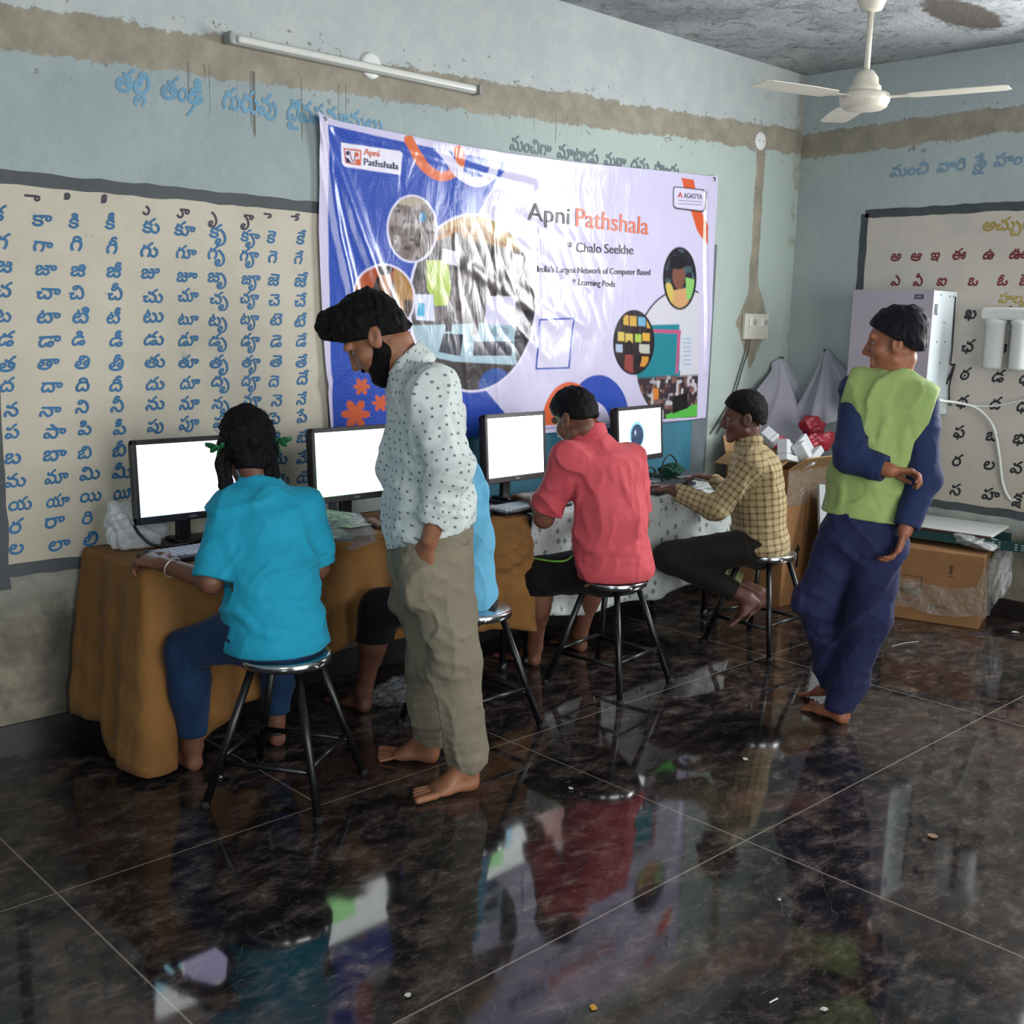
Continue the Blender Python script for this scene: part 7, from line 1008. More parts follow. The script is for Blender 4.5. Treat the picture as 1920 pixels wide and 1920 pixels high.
tag(tube_obj('cable', [(4.20, 3.46, .692), (4.19, 3.45, .76), (4.23, 3.44, .79), (4.27, 3.44, .76), (4.22, 3.45, .71), (4.25, 3.45, .692)], .0045, CAB, None, 6, True, 8), 'black cable standing in a loop below the monitor with the round picture', 'cable')
tag(tube_obj('cable', [(4.40, 3.50, .692), (4.40, 3.50, .78), (4.45, 3.50, .83), (4.51, 3.50, .79), (4.50, 3.50, .72), (4.53, 3.47, .70)], .004, CAB, None, 6, True, 8), 'black cable arching over green pouch', 'cable')
tag(tube_obj('cable', [(1.62, 3.52, .78), (1.63, 3.50, .75), (1.66, 3.47, .715), (1.72, 3.45, .708), (1.80, 3.47, .707), (1.9, 3.53, .707)], .005, CAB, None, 6, True, 8), 'black plug lead drooping under the monitor of the girl', 'cable')
squiggle(2.20, 2.62, 3.47, .687, .04, 8, .004, CAB, 'black cables below the monitor hidden by the man')
# crumpled cloth-like lumps
def crumple(name, c, rad, mat, label, cat, seed=1, rough=.35, sub=4, flat=0, parent=None, fr=3.2, sm=False):
    rg = np.random.default_rng(seed); bm = bmesh.new(); bmesh.ops.create_icosphere(bm, subdivisions=sub, radius=1)
    dirs = rg.normal(size=(26, 3)); dirs /= np.linalg.norm(dirs, axis=1)[:, None]; offs = rg.uniform(.45, 1.0, 26)
    for v in bm.verts:
        d = np.array(v.co); d /= np.linalg.norm(d); k = dirs @ d
        pl_ = np.where(k > .15, offs/np.maximum(k, .15), 9); rr_ = min(pl_.min(), 1.12)
        rr_ = rr_*(1-rough*.35)+rough*(.35*(abs(math.sin(fr*d[0]*2+seed+2*d[2]))+abs(math.sin(fr*d[1]*2.3+d[2]*3+seed)))*.6)
        v.co = Vector((c[0]+d[0]*rr_*rad[0], c[1]+d[1]*rr_*rad[1], c[2]+max(d[2]*rr_, -.55 if flat else -9)*rad[2]))
    o = bm_obj(name, bm, mat, parent, sm)
    return tag(o, label, cat) if label else o
def film_mat(name, hexc, alpha, rough=.2, bmp=.8):
    t = NT(name); p = t.pos(); n = t.noise(p, 16, 4, .6, 1.5)
    t.set(Base_Color=lin(hexc), Roughness=rough, Alpha=t.math('ADD', alpha, t.math('MULTIPLY', t.sstep(n, .45, .75), .35)))
    t.b.inputs['Specular IOR Level'].default_value = .7
    t.bump(n, bmp, .02); return t.m
BAG = film_mat('milky_plastic_bag', '#dfe3e6', .5, .35, .4)
crumple('plastic_bag', (1.625, 3.58, .752), (.125, .085, .105), BAG, 'crumpled milky plastic bag beside the monitor of the girl', 'plastic bag', 5, .55, 5, 1, sm=True)
crumple('cloth_pouch', (4.52, 3.53, .735), (.085, .06, .06), cloth_mat('green_pouch_cloth', '#1f4a3b', .8).m, 'dark green cloth pouch on the floral cloth beside the cables', 'pouch', 9, .5, 4, 1)
tag(box_obj('sponge_cloth', (4.46, 3.44, .695), (.11, .03, .012), plain('lime_cloth', '#8fae45', .8), None, .004), 'lime yellow cloth strip beside dark green pouch', 'cloth')
tag(box_obj('laptop', (4.66, 3.61, .70), (.26, .2, .02), plain('grey_laptop_lid', '#5a5c5b', .4), None, .006), 'flat grey folded device at the far end of floral table', 'device')['category'] = 'device'
# papers, books, plastic folder beside the girl
def sheet(name, pts, mat, label, cat, thick=.002, parent=None):
    bm = bmesh.new(); top = [bm.verts.new(p) for p in pts]; bm.faces.new(top)
    r_ = bmesh.ops.extrude_face_region(bm, geom=bm.faces[:]); 
    for v in [g for g in r_['geom'] if isinstance(g, bmesh.types.BMVert)]: v.co.z -= thick
    o = bm_obj(name, bm, mat, parent); return tag(o, label, cat) if label else o
PAP = plain('pale_paper', '#99998c', .7, var=.05); PAPB = plain('dark_book_cover', '#1d2430', .5)
t = thing('notebook', 'dark covered notebook with pale pages near the right arm of the girl', 'notebook', (2.16, 3.40, .6865), math.radians(20))
box_obj('cover', (0, 0, .022), (.20, .15, .005), PAPB, t); box_obj('pages', (0, 0, .010), (.195, .145, .018), PAP, t)
t = thing('notebook', 'pale green notebook lying open at table edge under plastic folder', 'notebook', (2.26, 3.36, .6865), math.radians(-18))
box_obj('cover', (0, 0, .001), (.21, .14, .003), PAPB, t); box_obj('pages', (0, 0, .006), (.2, .135, .007), PAP, t)
FOL = film_mat('clear_plastic_folder', '#7b8794', .30, .15)
t = thing('plastic_folder', 'clear plastic folder tilted over the table edge beside the standing man', 'folder', (2.30, 3.30, .71), 0)
C_ = [np.array(q) for q in (ony(596, 953, 3.42), ony(675, 963, 3.36), ony(708, 1002, 3.22), ony(612, 1010, 3.26))]
for k, dz in enumerate((0, -.014)):
    g = []; n = 14
    for i in range(n+1):
        for j in range(n+1):
            u, v = i/n, j/n; p_ = (C_[0]*(1-u)+C_[1]*u)*(1-v)+(C_[3]*(1-u)+C_[2]*u)*v
            p_ = p_+np.array([0, 0, .012*math.sin(u*3.1+k)*math.sin(v*3.1)-abs(u-.5)*0+dz*(v**2)*1.5-k*.002])
            if k and j == n: p_[2] -= .028*(1-abs(u-.5)*2)
            g.append(p_-np.array([2.30, 3.30, .71]))
    mesh_obj('sheet', g, grid_faces(n+1, n+1), FOL, t, True)
sheet('card', [tuple(C_[0]*.35+C_[2]*.65+np.array(q)) for q in ((-.09, .05, .004), (.03, .05, .004), (.05, -.03, .002), (-.05, -.03, .0))], plain('dark_printed_card', '#2c2a36', .5), 'dark printed card seen through the clear plastic folder', 'card')
# ---------------------------------------------------------------- stools
def stool(loc, rz, label):
    t = thing('stool', label, 'stool', loc, rz, 'round steel topped stools'); H = .458
    lathe('seat', [(.10, H-.026), (.136, H-.030), (.1425, H-.026), (.1435, H-.008), (.140, H-.001), (.132, H), (.0, H)], STEEL, t, 56)
    for k in range(4):
        a = math.pi/4+k*math.pi/2; c, s = math.cos(a), math.sin(a)
        bm = bmesh.new(); add_tube(bm, [(c*.105, s*.105, H-.028), (c*.262, s*.262, .004)], .0125, 14); leg = bm_obj('leg', bm, BLACKMT, t, True)
        lathe('rubber_tip', [(.0150, 0), (.0150, .022)], plain('rubber', '#0a0a0b', .8) if k == 0 else bpy.data.materials['rubber'], leg, 14, (c*.2625, s*.2625, .0005))
    for k in range(4):
        a, b = math.pi/4+k*math.pi/2, math.pi/4+(k+1)*math.pi/2; f = .155; rr_ = .262-(.262-.105)*f/(H-.03)
        z = f-(.018 if k % 2 else 0)
        bm = bmesh.new(); add_tube(bm, [(rr_*math.cos(a), rr_*math.sin(a), z), (rr_*math.cos(b), rr_*math.sin(b), z)], .0085, 10); bm_obj('stretcher', bm, BLACKMT, t, True)
    for k in range(2):
        o = lathe('rivet', [(.006, .004), (.006, 0)], STEEL, t, 10); a = -2.0+k*1.5; o.location = (.1435*math.cos(a), .1435*math.sin(a), H-.018); o.rotation_euler = (0, math.pi/2, a)
    return t
st = stool((1.80, 2.875, 0), math.radians(33), 'steel topped stool under the girl in the turquoise tee')
dup(st, (2.62, 2.925, 0), math.radians(0), 'steel topped stool under the seated child hidden behind the man')
dup(st, (3.385, 2.925, 0), math.radians(7), 'steel topped stool under the boy in coral shirt')
dup(st, (4.36, 2.84, 0), math.radians(-1), 'steel topped stool under the boy in checked shirt')
# ---------------------------------------------------------------- boxes and packing in the corner
CARD = plain('brown_cardboard', '#7e5834', .8, scale=7, var=.14, bump=.1); CARDL = plain('pale_cardboard', '#a07f55', .8, scale=9, var=.12); CARDD = plain('shaded_cardboard_liner', '#6c5c4a', .8, scale=9)
INK = plain('black_box_print', '#1d1813', .7)
t = thing('cardboard_box', 'tall open cardboard box with an arrow print behind the checked shirt boy', 'box', (5.30, 3.38, 0), math.radians(-2))
W_, D_, H_ = .46, .40, .74
bm = bmesh.new()
for c, s in (((0, -D_/2, H_/2), (W_, .006, H_)), ((0, D_/2, H_/2), (W_, .006, H_)), ((-W_/2, 0, H_/2), (.006, D_, H_)), ((W_/2, 0, H_/2), (.006, D_, H_)), ((0, 0, .004), (W_, D_, .006))): add_box(bm, c, s)
bm_obj('walls', bm, CARD, t)
for nm, c, s, rx, ry in (('flap', (0, -D_/2-.05, H_+.035), (W_, .005, .13), 55, 0), ('flap', (-W_/2-.05, 0, H_+.03), (.13, D_, .005), 0, -25), ('flap', (0, D_/2+.02, H_+.07), (W_, .005, .15), -15, 0)):
    bm = bmesh.new(); add_box(bm, (0, 0, 0), s, None, 0); o = bm_obj(nm, bm, CARDL, t); o.location = c; o.rotation_euler = (math.radians(rx), math.radians(ry), 0)
o = box_obj('orange_label', (0, 0, 0), (.14, .006, .05), plain('orange_tape', '#b5652b', .6), t); o.location = (.03, -D_/2-.052, H_+.040); o.rotation_euler = (math.radians(55), 0, 0)
o = box_obj('clear_tape', (0, -D_/2-.004, H_-.10), (W_+.004, .003, .19), film_mat('clear_wrap', '#8b8173', .45, .3), t)
P = Paint(); P.put([(-.012, 0), (.012, 0), (.012, .09), (.030, .09), (0, .13), (-.030, .09), (-.012, .09)], [(0, 1, 2, 3, 4, 5, 6)], lambda x, y: (x-.10, -D_/2-.0045, y+.20)); P.build('arrow_marking', INK, t)
o = sheet('torn_flap', [(-.05, -D_/2-.01, .58), (.15, -D_/2-.012, .55), (.16, -D_/2-.012, .42), (-.06, -D_/2-.008, .40)], CARD, None, None, .004, t)
FOAM = plain('white_packing_foam', '#c3c6c9', .8, scale=60, var=.05)
def foam(loc, rot, s, notch, label):
    bm = bmesh.new(); a, b, c = s
    add_box(bm, (0, -b*.36, 0), (a, b*.28, c), None, .006); add_box(bm, (-a*.36, b*.1, 0), (a*.28, b*.64, c), None, .006); add_box(bm, (a*.1, b*.1, -c*.25), (a*.64, b*.64, c*.45), None, .006)
    o = bm_obj('packing_foam', bm, FOAM); o.location = loc; o.rotation_euler = rot; return tag(o, label, 'packing foam')
foam((5.235, 3.19, .845), (math.radians(65), math.radians(-22), .2), (.17, .15, .07), 1, 'white packing foam with square notch on the tall box')
foam((5.10, 3.22, .84), (math.radians(80), math.radians(12), .1), (.15, .12, .06), 1, 'white packing foam leaning on its end left of the notched foam')
foam((5.08, 3.33, .90), (math.radians(40), math.radians(30), .6), (.10, .09, .06), 1, 'small white foam lump behind the head of the checked shirt boy')
RED = NT('shiny_red_packet'); _p = RED.pos(); RED.set(Base_Color=RED.ramp(RED.noise(_p, 9, 4), [(.3, lin('#7d1c2b')), (.7, lin('#a02d3c'))]), Roughness=.35).bump(RED.noise(_p, 8, 3, .5, 1), .6, .03)
crumple('red_packet', (5.42, 3.24, .86), (.15, .08, .085), RED.m, 'crumpled red packet lying across the tall cardboard box', 'packet', 21, .35, 4, 1, fr=2)
crumple('red_packet', (5.50, 3.34, .93), (.10, .09, .08), RED.m, 'crumpled red packet standing behind the other one nearest the room corner', 'packet', 23, .35, 4, 1, fr=2)
crumple('red_packet', (5.20, 3.34, .86), (.08, .06, .06), RED.m, 'dark red packet tucked behind the white packing foam', 'packet', 25, .35, 4, 1, fr=2)
# pale cloths hung from nails in the corner
PC = cloth_mat('pale_lavender_cloth', '#a9a8b5', .85, .6, 5, 300, .05)
def hung(name, peak, base_pts, n_out, label, seed, depth):
    """cloth hung from one nail, spreading to a wide lower edge"""
    r_ = np.random.default_rng(seed); V = []; nu, nv = 60, 40; ph = r_.uniform(0, 6, 4); n_out = V3(*n_out)
    bp = [V3(*q) for q in base_pts]; L = np.array([0]+list(np.cumsum([np.linalg.norm(bp[i+1]-bp[i]) for i in range(len(bp)-1)]))); L /= L[-1]
    for i in range(nu+1):
        u = i/nu; b = np.array([np.interp(u, L, [q[k] for q in bp]) for k in range(3)])
        for j in range(nv+1):
            v = j/nv; p_ = V3(*peak)*(1-v)+b*v; sg = v**1.06; p_[:2] = np.asarray(peak)[:2]*(1-sg)+b[:2]*sg; p_[:2] += (b[:2]-np.asarray(bp[len(bp)//2])[:2])*.07*math.exp(-((v-.08)/.08)**2)
            f = (.5*math.sin(u*14+ph[0])+.4*math.sin(u*23+ph[1]+v*2)+.3*math.sin(u*7+v*5+ph[2]))
            V.append(p_+n_out*(.012+depth*v**.8*(f*.5+.7)*(.6+.4*math.sin(u*math.pi))))
    o = mesh_obj(name, V, grid_faces(nu+1, nv+1), PC.m, None, True); m = o.modifiers.new('thickness', 'SOLIDIFY'); m.thickness = .003
    return tag(o, label, 'cloth', None)
hung('hanging_cloth', ony(1459, 672), [ony(1340, 790, 3.70), ony(1400, 815, 3.66), ony(1475, 830, 3.60), ony(1535, 815, 3.58), ony(1558, 770, 3.66)], (-.1, -1, 0), 'pale lavender cloth hung from a nail on the banner wall corner', 3, .13)
hung('hanging_cloth', onx(1552, 655), [onx(1500, 775, 5.78), onx(1540, 800, 5.72), onx(1575, 790, 5.72), onx(1615, 770, 5.74), onx(1640, 740, 5.80)], (-1, -.1, 0), 'pale lavender cloth hung from a nail on side wall beside cabinet', 8, .12)
for loc, ax in ((ony(1460, 670, YW), 'back'), (onx(1551, 656, XW), 'right')):
    o = lathe('nail', [(.003, 0), (.003, .03), (.006, .03), (.006, .033)], BLACKMT, None, 10); o.location = loc; o.rotation_euler = (math.pi/2, 0, 0) if ax == 'back' else (0, -math.pi/2, 0)
    tag(o, f'dark nail holding the pale cloth on the {"banner" if ax == "back" else "right"} wall', 'nail')
# small box behind the floral table
_q = ony(1386, 840, 3.64)
t = thing('cardboard_post', 'narrow brown cardboard piece standing behind the checked shirt boy by the wall', 'cardboard', (_q[0], 3.64, 0), math.radians(5))
box_obj('walls', (0, 0, .47), (.07, .06, .94), CARDL, t, .003); box_obj('tape', (0, 0, .941), (.03, .06, .002), plain('brown_tape', '#6d5233', .5), t)
# white board leaning behind the boy in the green vest
o = box_obj('leaning_board', (0, 0, 0), (.34, .020, .64), plain('white_laminate_board', '#9fa5a6', .5, var=.05), None, .003)
o.location = (5.33, 2.98, .335); o.rotation_euler = (math.radians(-18), math.radians(8), math.radians(-20)); tag(o, 'white laminate board leaning behind the boy in green vest', 'board')
# wrapped carton by the side wall
t = thing('carton', 'brown carton with printed box frame and torn plastic wrap by side wall', 'box', (5.56, 2.55, 0), math.radians(16))
cx0 = -.16
box_obj('walls', (0, 0, .19), (.31, .46, .38), CARD, t, .006)
P = Paint()
fx = lambda a, z: (-.1565, .23-a, z)
def rect(a0, z0, a1, z1, w):
    for q in (((a0, z0), (a1, z0), (a1, z0+w), (a0, z0+w)), ((a0, z1-w), (a1, z1-w), (a1, z1), (a0, z1)), ((a0, z0), (a0+w, z0), (a0+w, z1), (a0, z1)), ((a1-w, z0), (a1, z0), (a1, z1), (a1-w, z1))): P.poly(q, fx)
rect(.02, .10, .17, .235, .004); P.poly([(.035, .14), (.155, .14), (.155, .165), (.035, .165)], fx)
P.poly([(.30, .265), (.312, .265), (.312, .30), (.320, .30), (.306, .318), (.292, .30), (.30, .30)], fx); P.poly([(.292, .252), (.322, .252), (.322, .257), (.292, .257)], fx)
for k in range(7): P.poly([(.225+k*.013, .082), (.225+k*.013+.009, .082), (.225+k*.013+.009, .100), (.225+k*.013, .100)], fx)
P.build('marking', plain('faded_box_print', '#4a3522', .8), t)
WRAP = film_mat('torn_plastic_wrap', '#a0a09a', .22, .14)
V = []; nu, nv = 90, 26; r_ = np.random.default_rng(4)
per = [(-.165, .23), (-.165, -.235), (.165, -.235), (.165, .235), (-.165, .235)]
Ls = np.cumsum([0]+[math.dist(per[i], per[i+1]) for i in range(4)])
for i in range(nu):
    s = i/nu*Ls[-1]; x = np.interp(s, Ls, [q[0] for q in per]); y = np.interp(s, Ls, [q[1] for q in per]); k = math.hypot(x, y)
    for j in range(nv):
        v = j/(nv-1); side = 1 if y < -.20 or x > 0 else 0
        top = .21 if not side else .37; z = .06+(top-.06)*v
        b = .004+.012*abs(math.sin(s*23+v*3))*(1+side)+side*.03*v*abs(math.sin(s*9+1))
        V.append((x*(1+b/k), y*(1+b/k), z+.01*math.sin(s*17)))
mesh_obj('plastic_wrap', V, grid_faces(nu, nv, True), WRAP, t, True)
WRAP2 = film_mat('white_plastic_flap', '#e2e6e6', .26, .22, .25)
crumple('plastic_flap', (.05, -.29, .25), (.19, .085, .19), WRAP2, None, None, 31, .45, 5, 0, parent=t, sm=True, fr=2); crumple('plastic_flap', (-.02, -.16, .43), (.16, .16, .06), WRAP2, None, None, 33, .45, 5, 0, parent=t, sm=True, fr=2)
DG = NT('dark_green_enamel'); DG.set(Base_Color=lin('#1c3a3c'), Roughness=.35); DG = DG.m
t = thing('metal_shelf_panel', 'dark green slotted metal panel resting on the wrapped carton', 'metal panel', (5.66, 2.50, .405), math.radians(9))
box_obj('plate', (0, 0, .006), (.26, .72, .006), DG, t); 
for x in (-.13, .13): box_obj('lip', (x, 0, .026), (.004, .72, .046), DG, t)
box_obj('lip', (0, -.36, .026), (.26, .004, .046), DG, t)
bm = bmesh.new()
for y in (-.33, -.30, -.22, -.19): 
    for z in (.014, .026, .038): add_box(bm, (-.1325, y, z), (.002, .012, .004))
for x in (-.10, -.08, .02, .04):
    for z in (.014, .026, .038): add_box(bm, (x, -.3625, z), (.010, .002, .004))
bm_obj('slots', bm, plain('slot_light', '#a9b4b2', .5), t)
o = box_obj('white_board', (0, 0, 0), (.28, .62, .016), plain('white_hardboard', '#b3b6b2', .5, var=.04), None, .006)
o.location = (5.655, 2.62, .475); o.rotation_euler = (0, math.radians(-4), math.radians(6)); tag(o, 'white board with dark edge lying on top of the green metal panel', 'board')
o2 = box_obj('edge_band', (-.141, 0, -.003), (.003, .62, .012), plain('dark_brown_edge', '#3c2420', .6), o)
# film bags and litter on the floor
CLR = film_mat('clear_floor_bag', '#6f7478', .22, .15)
crumple('plastic_bag', (2.55, 3.30, .045), (.15, .10, .075), CLR, 'clear plastic bag on floor under table behind the man', 'plastic bag', 41, .6, 5, 1, sm=True)
LW = plain('white_scrap', '#b5b5ae', .8); LY = plain('yellow_scrap', '#b98a2a', .8); LB = plain('brown_scrap', '#7a5d42', .8); LP = plain('purple_thread', '#34264f', .7)
def scrap(px, py, s, mat, label, seed):
    r_ = random.Random(seed); c = onz(px, py, .002); n = r_.randint(5, 7)
    pts = [(c[0]+s*math.cos(k*6.283/n)*r_.uniform(.6, 1.1), c[1]+s*math.sin(k*6.283/n)*r_.uniform(.6, 1.1), .004+r_.uniform(0, .004)) for k in range(n)]
    sheet('litter_scrap', pts, mat, label, 'litter', .002)
scrap(1070, 1479, .010, LW, 'white scrap on the floor near the tile joint below coral boy', 1); scrap(713, 1306, .010, LW, 'white scrap on the dark floor left of the trouser legs of the man', 2)
scrap(765, 1868, .009, LW, 'white scrap at bottom of the floor left of centre', 3); scrap(1545, 1894, .011, LW, 'pale scrap at the bottom edge of floor toward the right', 4)
scrap(1112, 1890, .010, LY, 'yellow scrap at the bottom edge of the floor', 5); scrap(1748, 1569, .018, LB, 'brown leaf-like scrap on the open floor at right', 6)
scrap(1903, 1186, .022, LW, 'white scrap on floor by side wall skirting', 7); scrap(1461, 1688, .006, LW, 'tiny white crumb on floor right of the tile crossing', 8)
scrap(1398, 1424, .012, LW, 'glinting scrap on the floor below the checked shirt boy', 9); scrap(412, 1458, .014, LW, 'small white scrap beside the bare foot of the girl', 10)
def thread(pts, rad, mat, label): tag(tube_obj('thread', [tuple(onz(*q, .004)) for q in pts], rad, mat, None, 6, True, 6), label, 'thread')
thread([(1672, 1212), (1695, 1206), (1722, 1203)], .0014, LW, 'white thread on the floor in front of the wrapped carton'); thread([(1818, 1188), (1840, 1188), (1856, 1189)], .0018, LP, 'purple thread on the floor right of the wrapped carton')
thread([(1443, 1880), (1450, 1876), (1458, 1872)], .002, LW, 'short pale thread near the bottom of the floor')
# ---------------------------------------------------------------- figures: distance fields meshed into one continuous surface
def unit(v): v = np.asarray(v, float); return v/(np.linalg.norm(v)+1e-12)
class Pr: pass
def ec(a, b, ra, rb=None, U=None, k=.02, rw=None):
    """tapered elliptical capsule from a to b; radii are (along U, across) or one number"""
    p = Pr(); a = np.asarray(a, float); b = np.asarray(b, float); rb = ra if rb is None else rb
    ra = np.array(ra if hasattr(ra, '__len__') else (ra, ra), float); rb = np.array(rb if hasattr(rb, '__len__') else (rb, rb), float)
    W = b-a; L = np.linalg.norm(W); W = W/L if L > 1e-6 else V3(0, 0, 1)
    U = V3(1, 0, 0) if U is None else np.asarray(U, float)
    if abs(unit(U) @ W) > .95: U = V3(0, 1, 0) if abs(W[1]) < .9 else V3(0, 0, 1)
    U = unit(U-(U@W)*W); p.__dict__.update(a=a, b=b, ra=ra, rb=rb, U=U, V=np.cross(W, U), W=W, L=L, k=k, rw=(rw or min(ra.min(), rb.min())), mode='u'); return p
def ell(c, r, U=(1, 0, 0), W=(0, 0, 1), k=.02):
    W = unit(W); return ec(np.asarray(c)-W*1e-7, np.asarray(c)+W*1e-7, (r[0], r[1]), None, U, k, r[2]) if True else None
def cut(p, k=.006): p.mode = 'c'; p.k = k; return p
def inflate(p, d):
    q = Pr(); q.__dict__.update(p.__dict__); q.ra = p.ra+d; q.rb = p.rb+d; q.rw = p.rw+d; return q
def pdist(p, X, Y, Z):
    x, y, z = X-p.a[0], Y-p.a[1], Z-p.a[2]
    w = x*p.W[0]+y*p.W[1]+z*p.W[2]; u = x*p.U[0]+y*p.U[1]+z*p.U[2]; v = x*p.V[0]+y*p.V[1]+z*p.V[2]
    if p.L > 1e-5:
        h = np.clip(w/p.L, 0, 1); w = w-h*p.L
        ru = p.ra[0]+(p.rb[0]-p.ra[0])*h; rv = p.ra[1]+(p.rb[1]-p.ra[1])*h
    else: ru, rv = p.ra
    u = u/ru; v = v/rv; w = w/p.rw
    k0 = np.sqrt(u*u+v*v+w*w); k1 = np.sqrt((u/ru)**2+(v/rv)**2+(w/p.rw)**2)
    return k0*(k0-1)/np.maximum(k1, 1e-4)
def mesh_field(prims, h, planes=(), disp=None, pad=.035):
    lo = np.min([np.minimum(p.a, p.b)-max(p.ra.max(), p.rb.max(), p.rw) for p in prims if p.mode == 'u'], 0)-.02
    hi = np.max([np.maximum(p.a, p.b)+max(p.ra.max(), p.rb.max(), p.rw) for p in prims if p.mode == 'u'], 0)+.02
    n = np.ceil((hi-lo)/h).astype(int)+1; D = np.full(n, .2, np.float32)
    ax = [(lo[i]+h*np.arange(n[i])).astype(np.float32) for i in range(3)]
    for p in prims:
        R = max(p.ra.max(), p.rb.max(), p.rw)+pad
        l = np.clip(np.floor((np.minimum(p.a, p.b)-R-lo)/h).astype(int), 0, n); u = np.clip(np.ceil((np.maximum(p.a, p.b)+R-lo)/h).astype(int)+1, 0, n)
        if np.any(u <= l): continue
        s = tuple(slice(l[i], u[i]) for i in range(3)); X, Y, Z = np.meshgrid(*[ax[i][s[i]] for i in range(3)], indexing='ij', sparse=True)
        d = pdist(p, X, Y, Z); k = p.k; E = D[s]
        if p.mode == 'u':
            q = np.maximum(k-np.abs(E-d), 0)/k; D[s] = np.minimum(E, d)-q*q*k*.25
        else:
            d = -d; q = np.maximum(k-np.abs(E-d), 0)/k; D[s] = np.maximum(E, d)+q*q*k*.25
    if disp is not None:
        m = np.abs(D) < .03; I = np.nonzero(m); D[I] += disp(ax[0][I[0]], ax[1][I[1]], ax[2][I[2]]).astype(np.float32)
    for (c, nn, rad) in planes:     # remove what lies beyond the plane (within rad of c)
        nn = unit(nn); X, Y, Z = np.meshgrid(*ax, indexing='ij', sparse=True)
        e = (X-c[0])*nn[0]+(Y-c[1])*nn[1]+(Z-c[2])*nn[2]
        if rad: 
            far = np.sqrt((X-c[0])**2+(Y-c[1])**2+(Z-c[2])**2)-rad; e = np.minimum(e, -far)
        D = np.maximum(D, e.astype(np.float32))
    S = D < 0
    c = [S[a:n[0]-1+a, b:n[1]-1+b, d:n[2]-1+d] for a in (0, 1) for b in (0, 1) for d in (0, 1)]
    sm = sum(q.astype(np.int8) for q in c); act = np.argwhere((sm > 0) & (sm < 8))
    idx = -np.ones(n-1, np.int32); idx[tuple(act.T)] = np.arange(len(act))
    acc = np.zeros((len(act), 3)); cnt = np.zeros(len(act)); vals = {}
    for a in (0, 1):
        for b in (0, 1):
            for d in (0, 1): vals[(a, b, d)] = D[act[:, 0]+a, act[:, 1]+b, act[:, 2]+d].astype(float)
    for a in (0, 1):
        for b in (0, 1):
            for axs in range(3):
                o0 = [a, b]; o0.insert(axs, 0); o1 = [a, b]; o1.insert(axs, 1)
                v0, v1 = vals[tuple(o0)], vals[tuple(o1)]; m = (v0 < 0) != (v1 < 0)
                t = np.where(m, v0/np.where(m, v0-v1, 1), 0); P_ = np.tile(np.array(o0, float), (len(act), 1)); P_[:, axs] = t
                acc[m] += P_[m]; cnt[m] += 1
    Vx = (act+acc/cnt[:, None])*h+lo; Q = []
    for axs in range(3):
        sl0 = [slice(1, n[i]-1) for i in range(3)]; sl1 = [slice(1, n[i]-1) for i in range(3)]
        sl0[axs] = slice(0, n[axs]-1); sl1[axs] = slice(1, n[axs])
        A, B = S[tuple(sl0)], S[tuple(sl1)]; e = np.argwhere(A != B)
        if not len(e): continue
        e[:, [i for i in range(3) if i != axs]] += 1
        f = A[tuple((e-np.array([0 if i == axs else 1 for i in range(3)])).T)]
        i1, i2 = [(1, 2), (2, 0), (0, 1)][axs]
        def at(d1, d2):
            q = e.copy(); q[:, i1] -= d1; q[:, i2] -= d2; return idx[tuple(q.T)]
        q = np.stack([at(1, 1), at(0, 1), at(0, 0), at(1, 0)], 1); q[~f] = q[~f][:, ::-1]; Q.append(q)
    return Vx, np.concatenate(Q)
def relax(V, Q, it=2, lam=.5):
    E = np.concatenate([Q[:, [0, 1]], Q[:, [1, 2]], Q[:, [2, 3]], Q[:, [3, 0]]]); n = len(V)
    deg = np.bincount(E[:, 0], minlength=n)+np.bincount(E[:, 1], minlength=n)
    for _ in range(it):
        W = np.zeros_like(V)
        for k in range(3): W[:, k] = np.bincount(E[:, 0], V[E[:, 1], k], n)+np.bincount(E[:, 1], V[E[:, 0], k], n)
        V = V+lam*(W/np.maximum(deg, 1)[:, None]-V)
    return V
def sdf_obj(name, prims, h, mat, parent=None, planes=(), disp=None, it=2):
    Vx, Q = mesh_field(prims, h, planes, disp); return np_obj(name, relax(Vx, Q, it), Q, mat, parent)
class Waves:
    """smooth 3-D noise made from a few sine waves"""
    def __init__(s, seed, n=7, f=(8, 30), st=(1, 1, 1)):
        r_ = np.random.default_rng(seed); d = r_.normal(size=(n, 3)); d /= np.linalg.norm(d, axis=1)[:, None]
        s.K = d*r_.uniform(f[0], f[1], n)[:, None]*np.array(st); s.P = r_.uniform(0, 6.28, n); s.A = 1/np.sqrt(n)
    def __call__(s, x, y, z):
        w = 0
        for k, p in zip(s.K, s.P): w = w+np.sin(x*k[0]+y*k[1]+z*k[2]+p+1.3*np.sin(x*k[1]*.6-z*k[0]*.5+y*k[2]*.4))
        return w*s.A
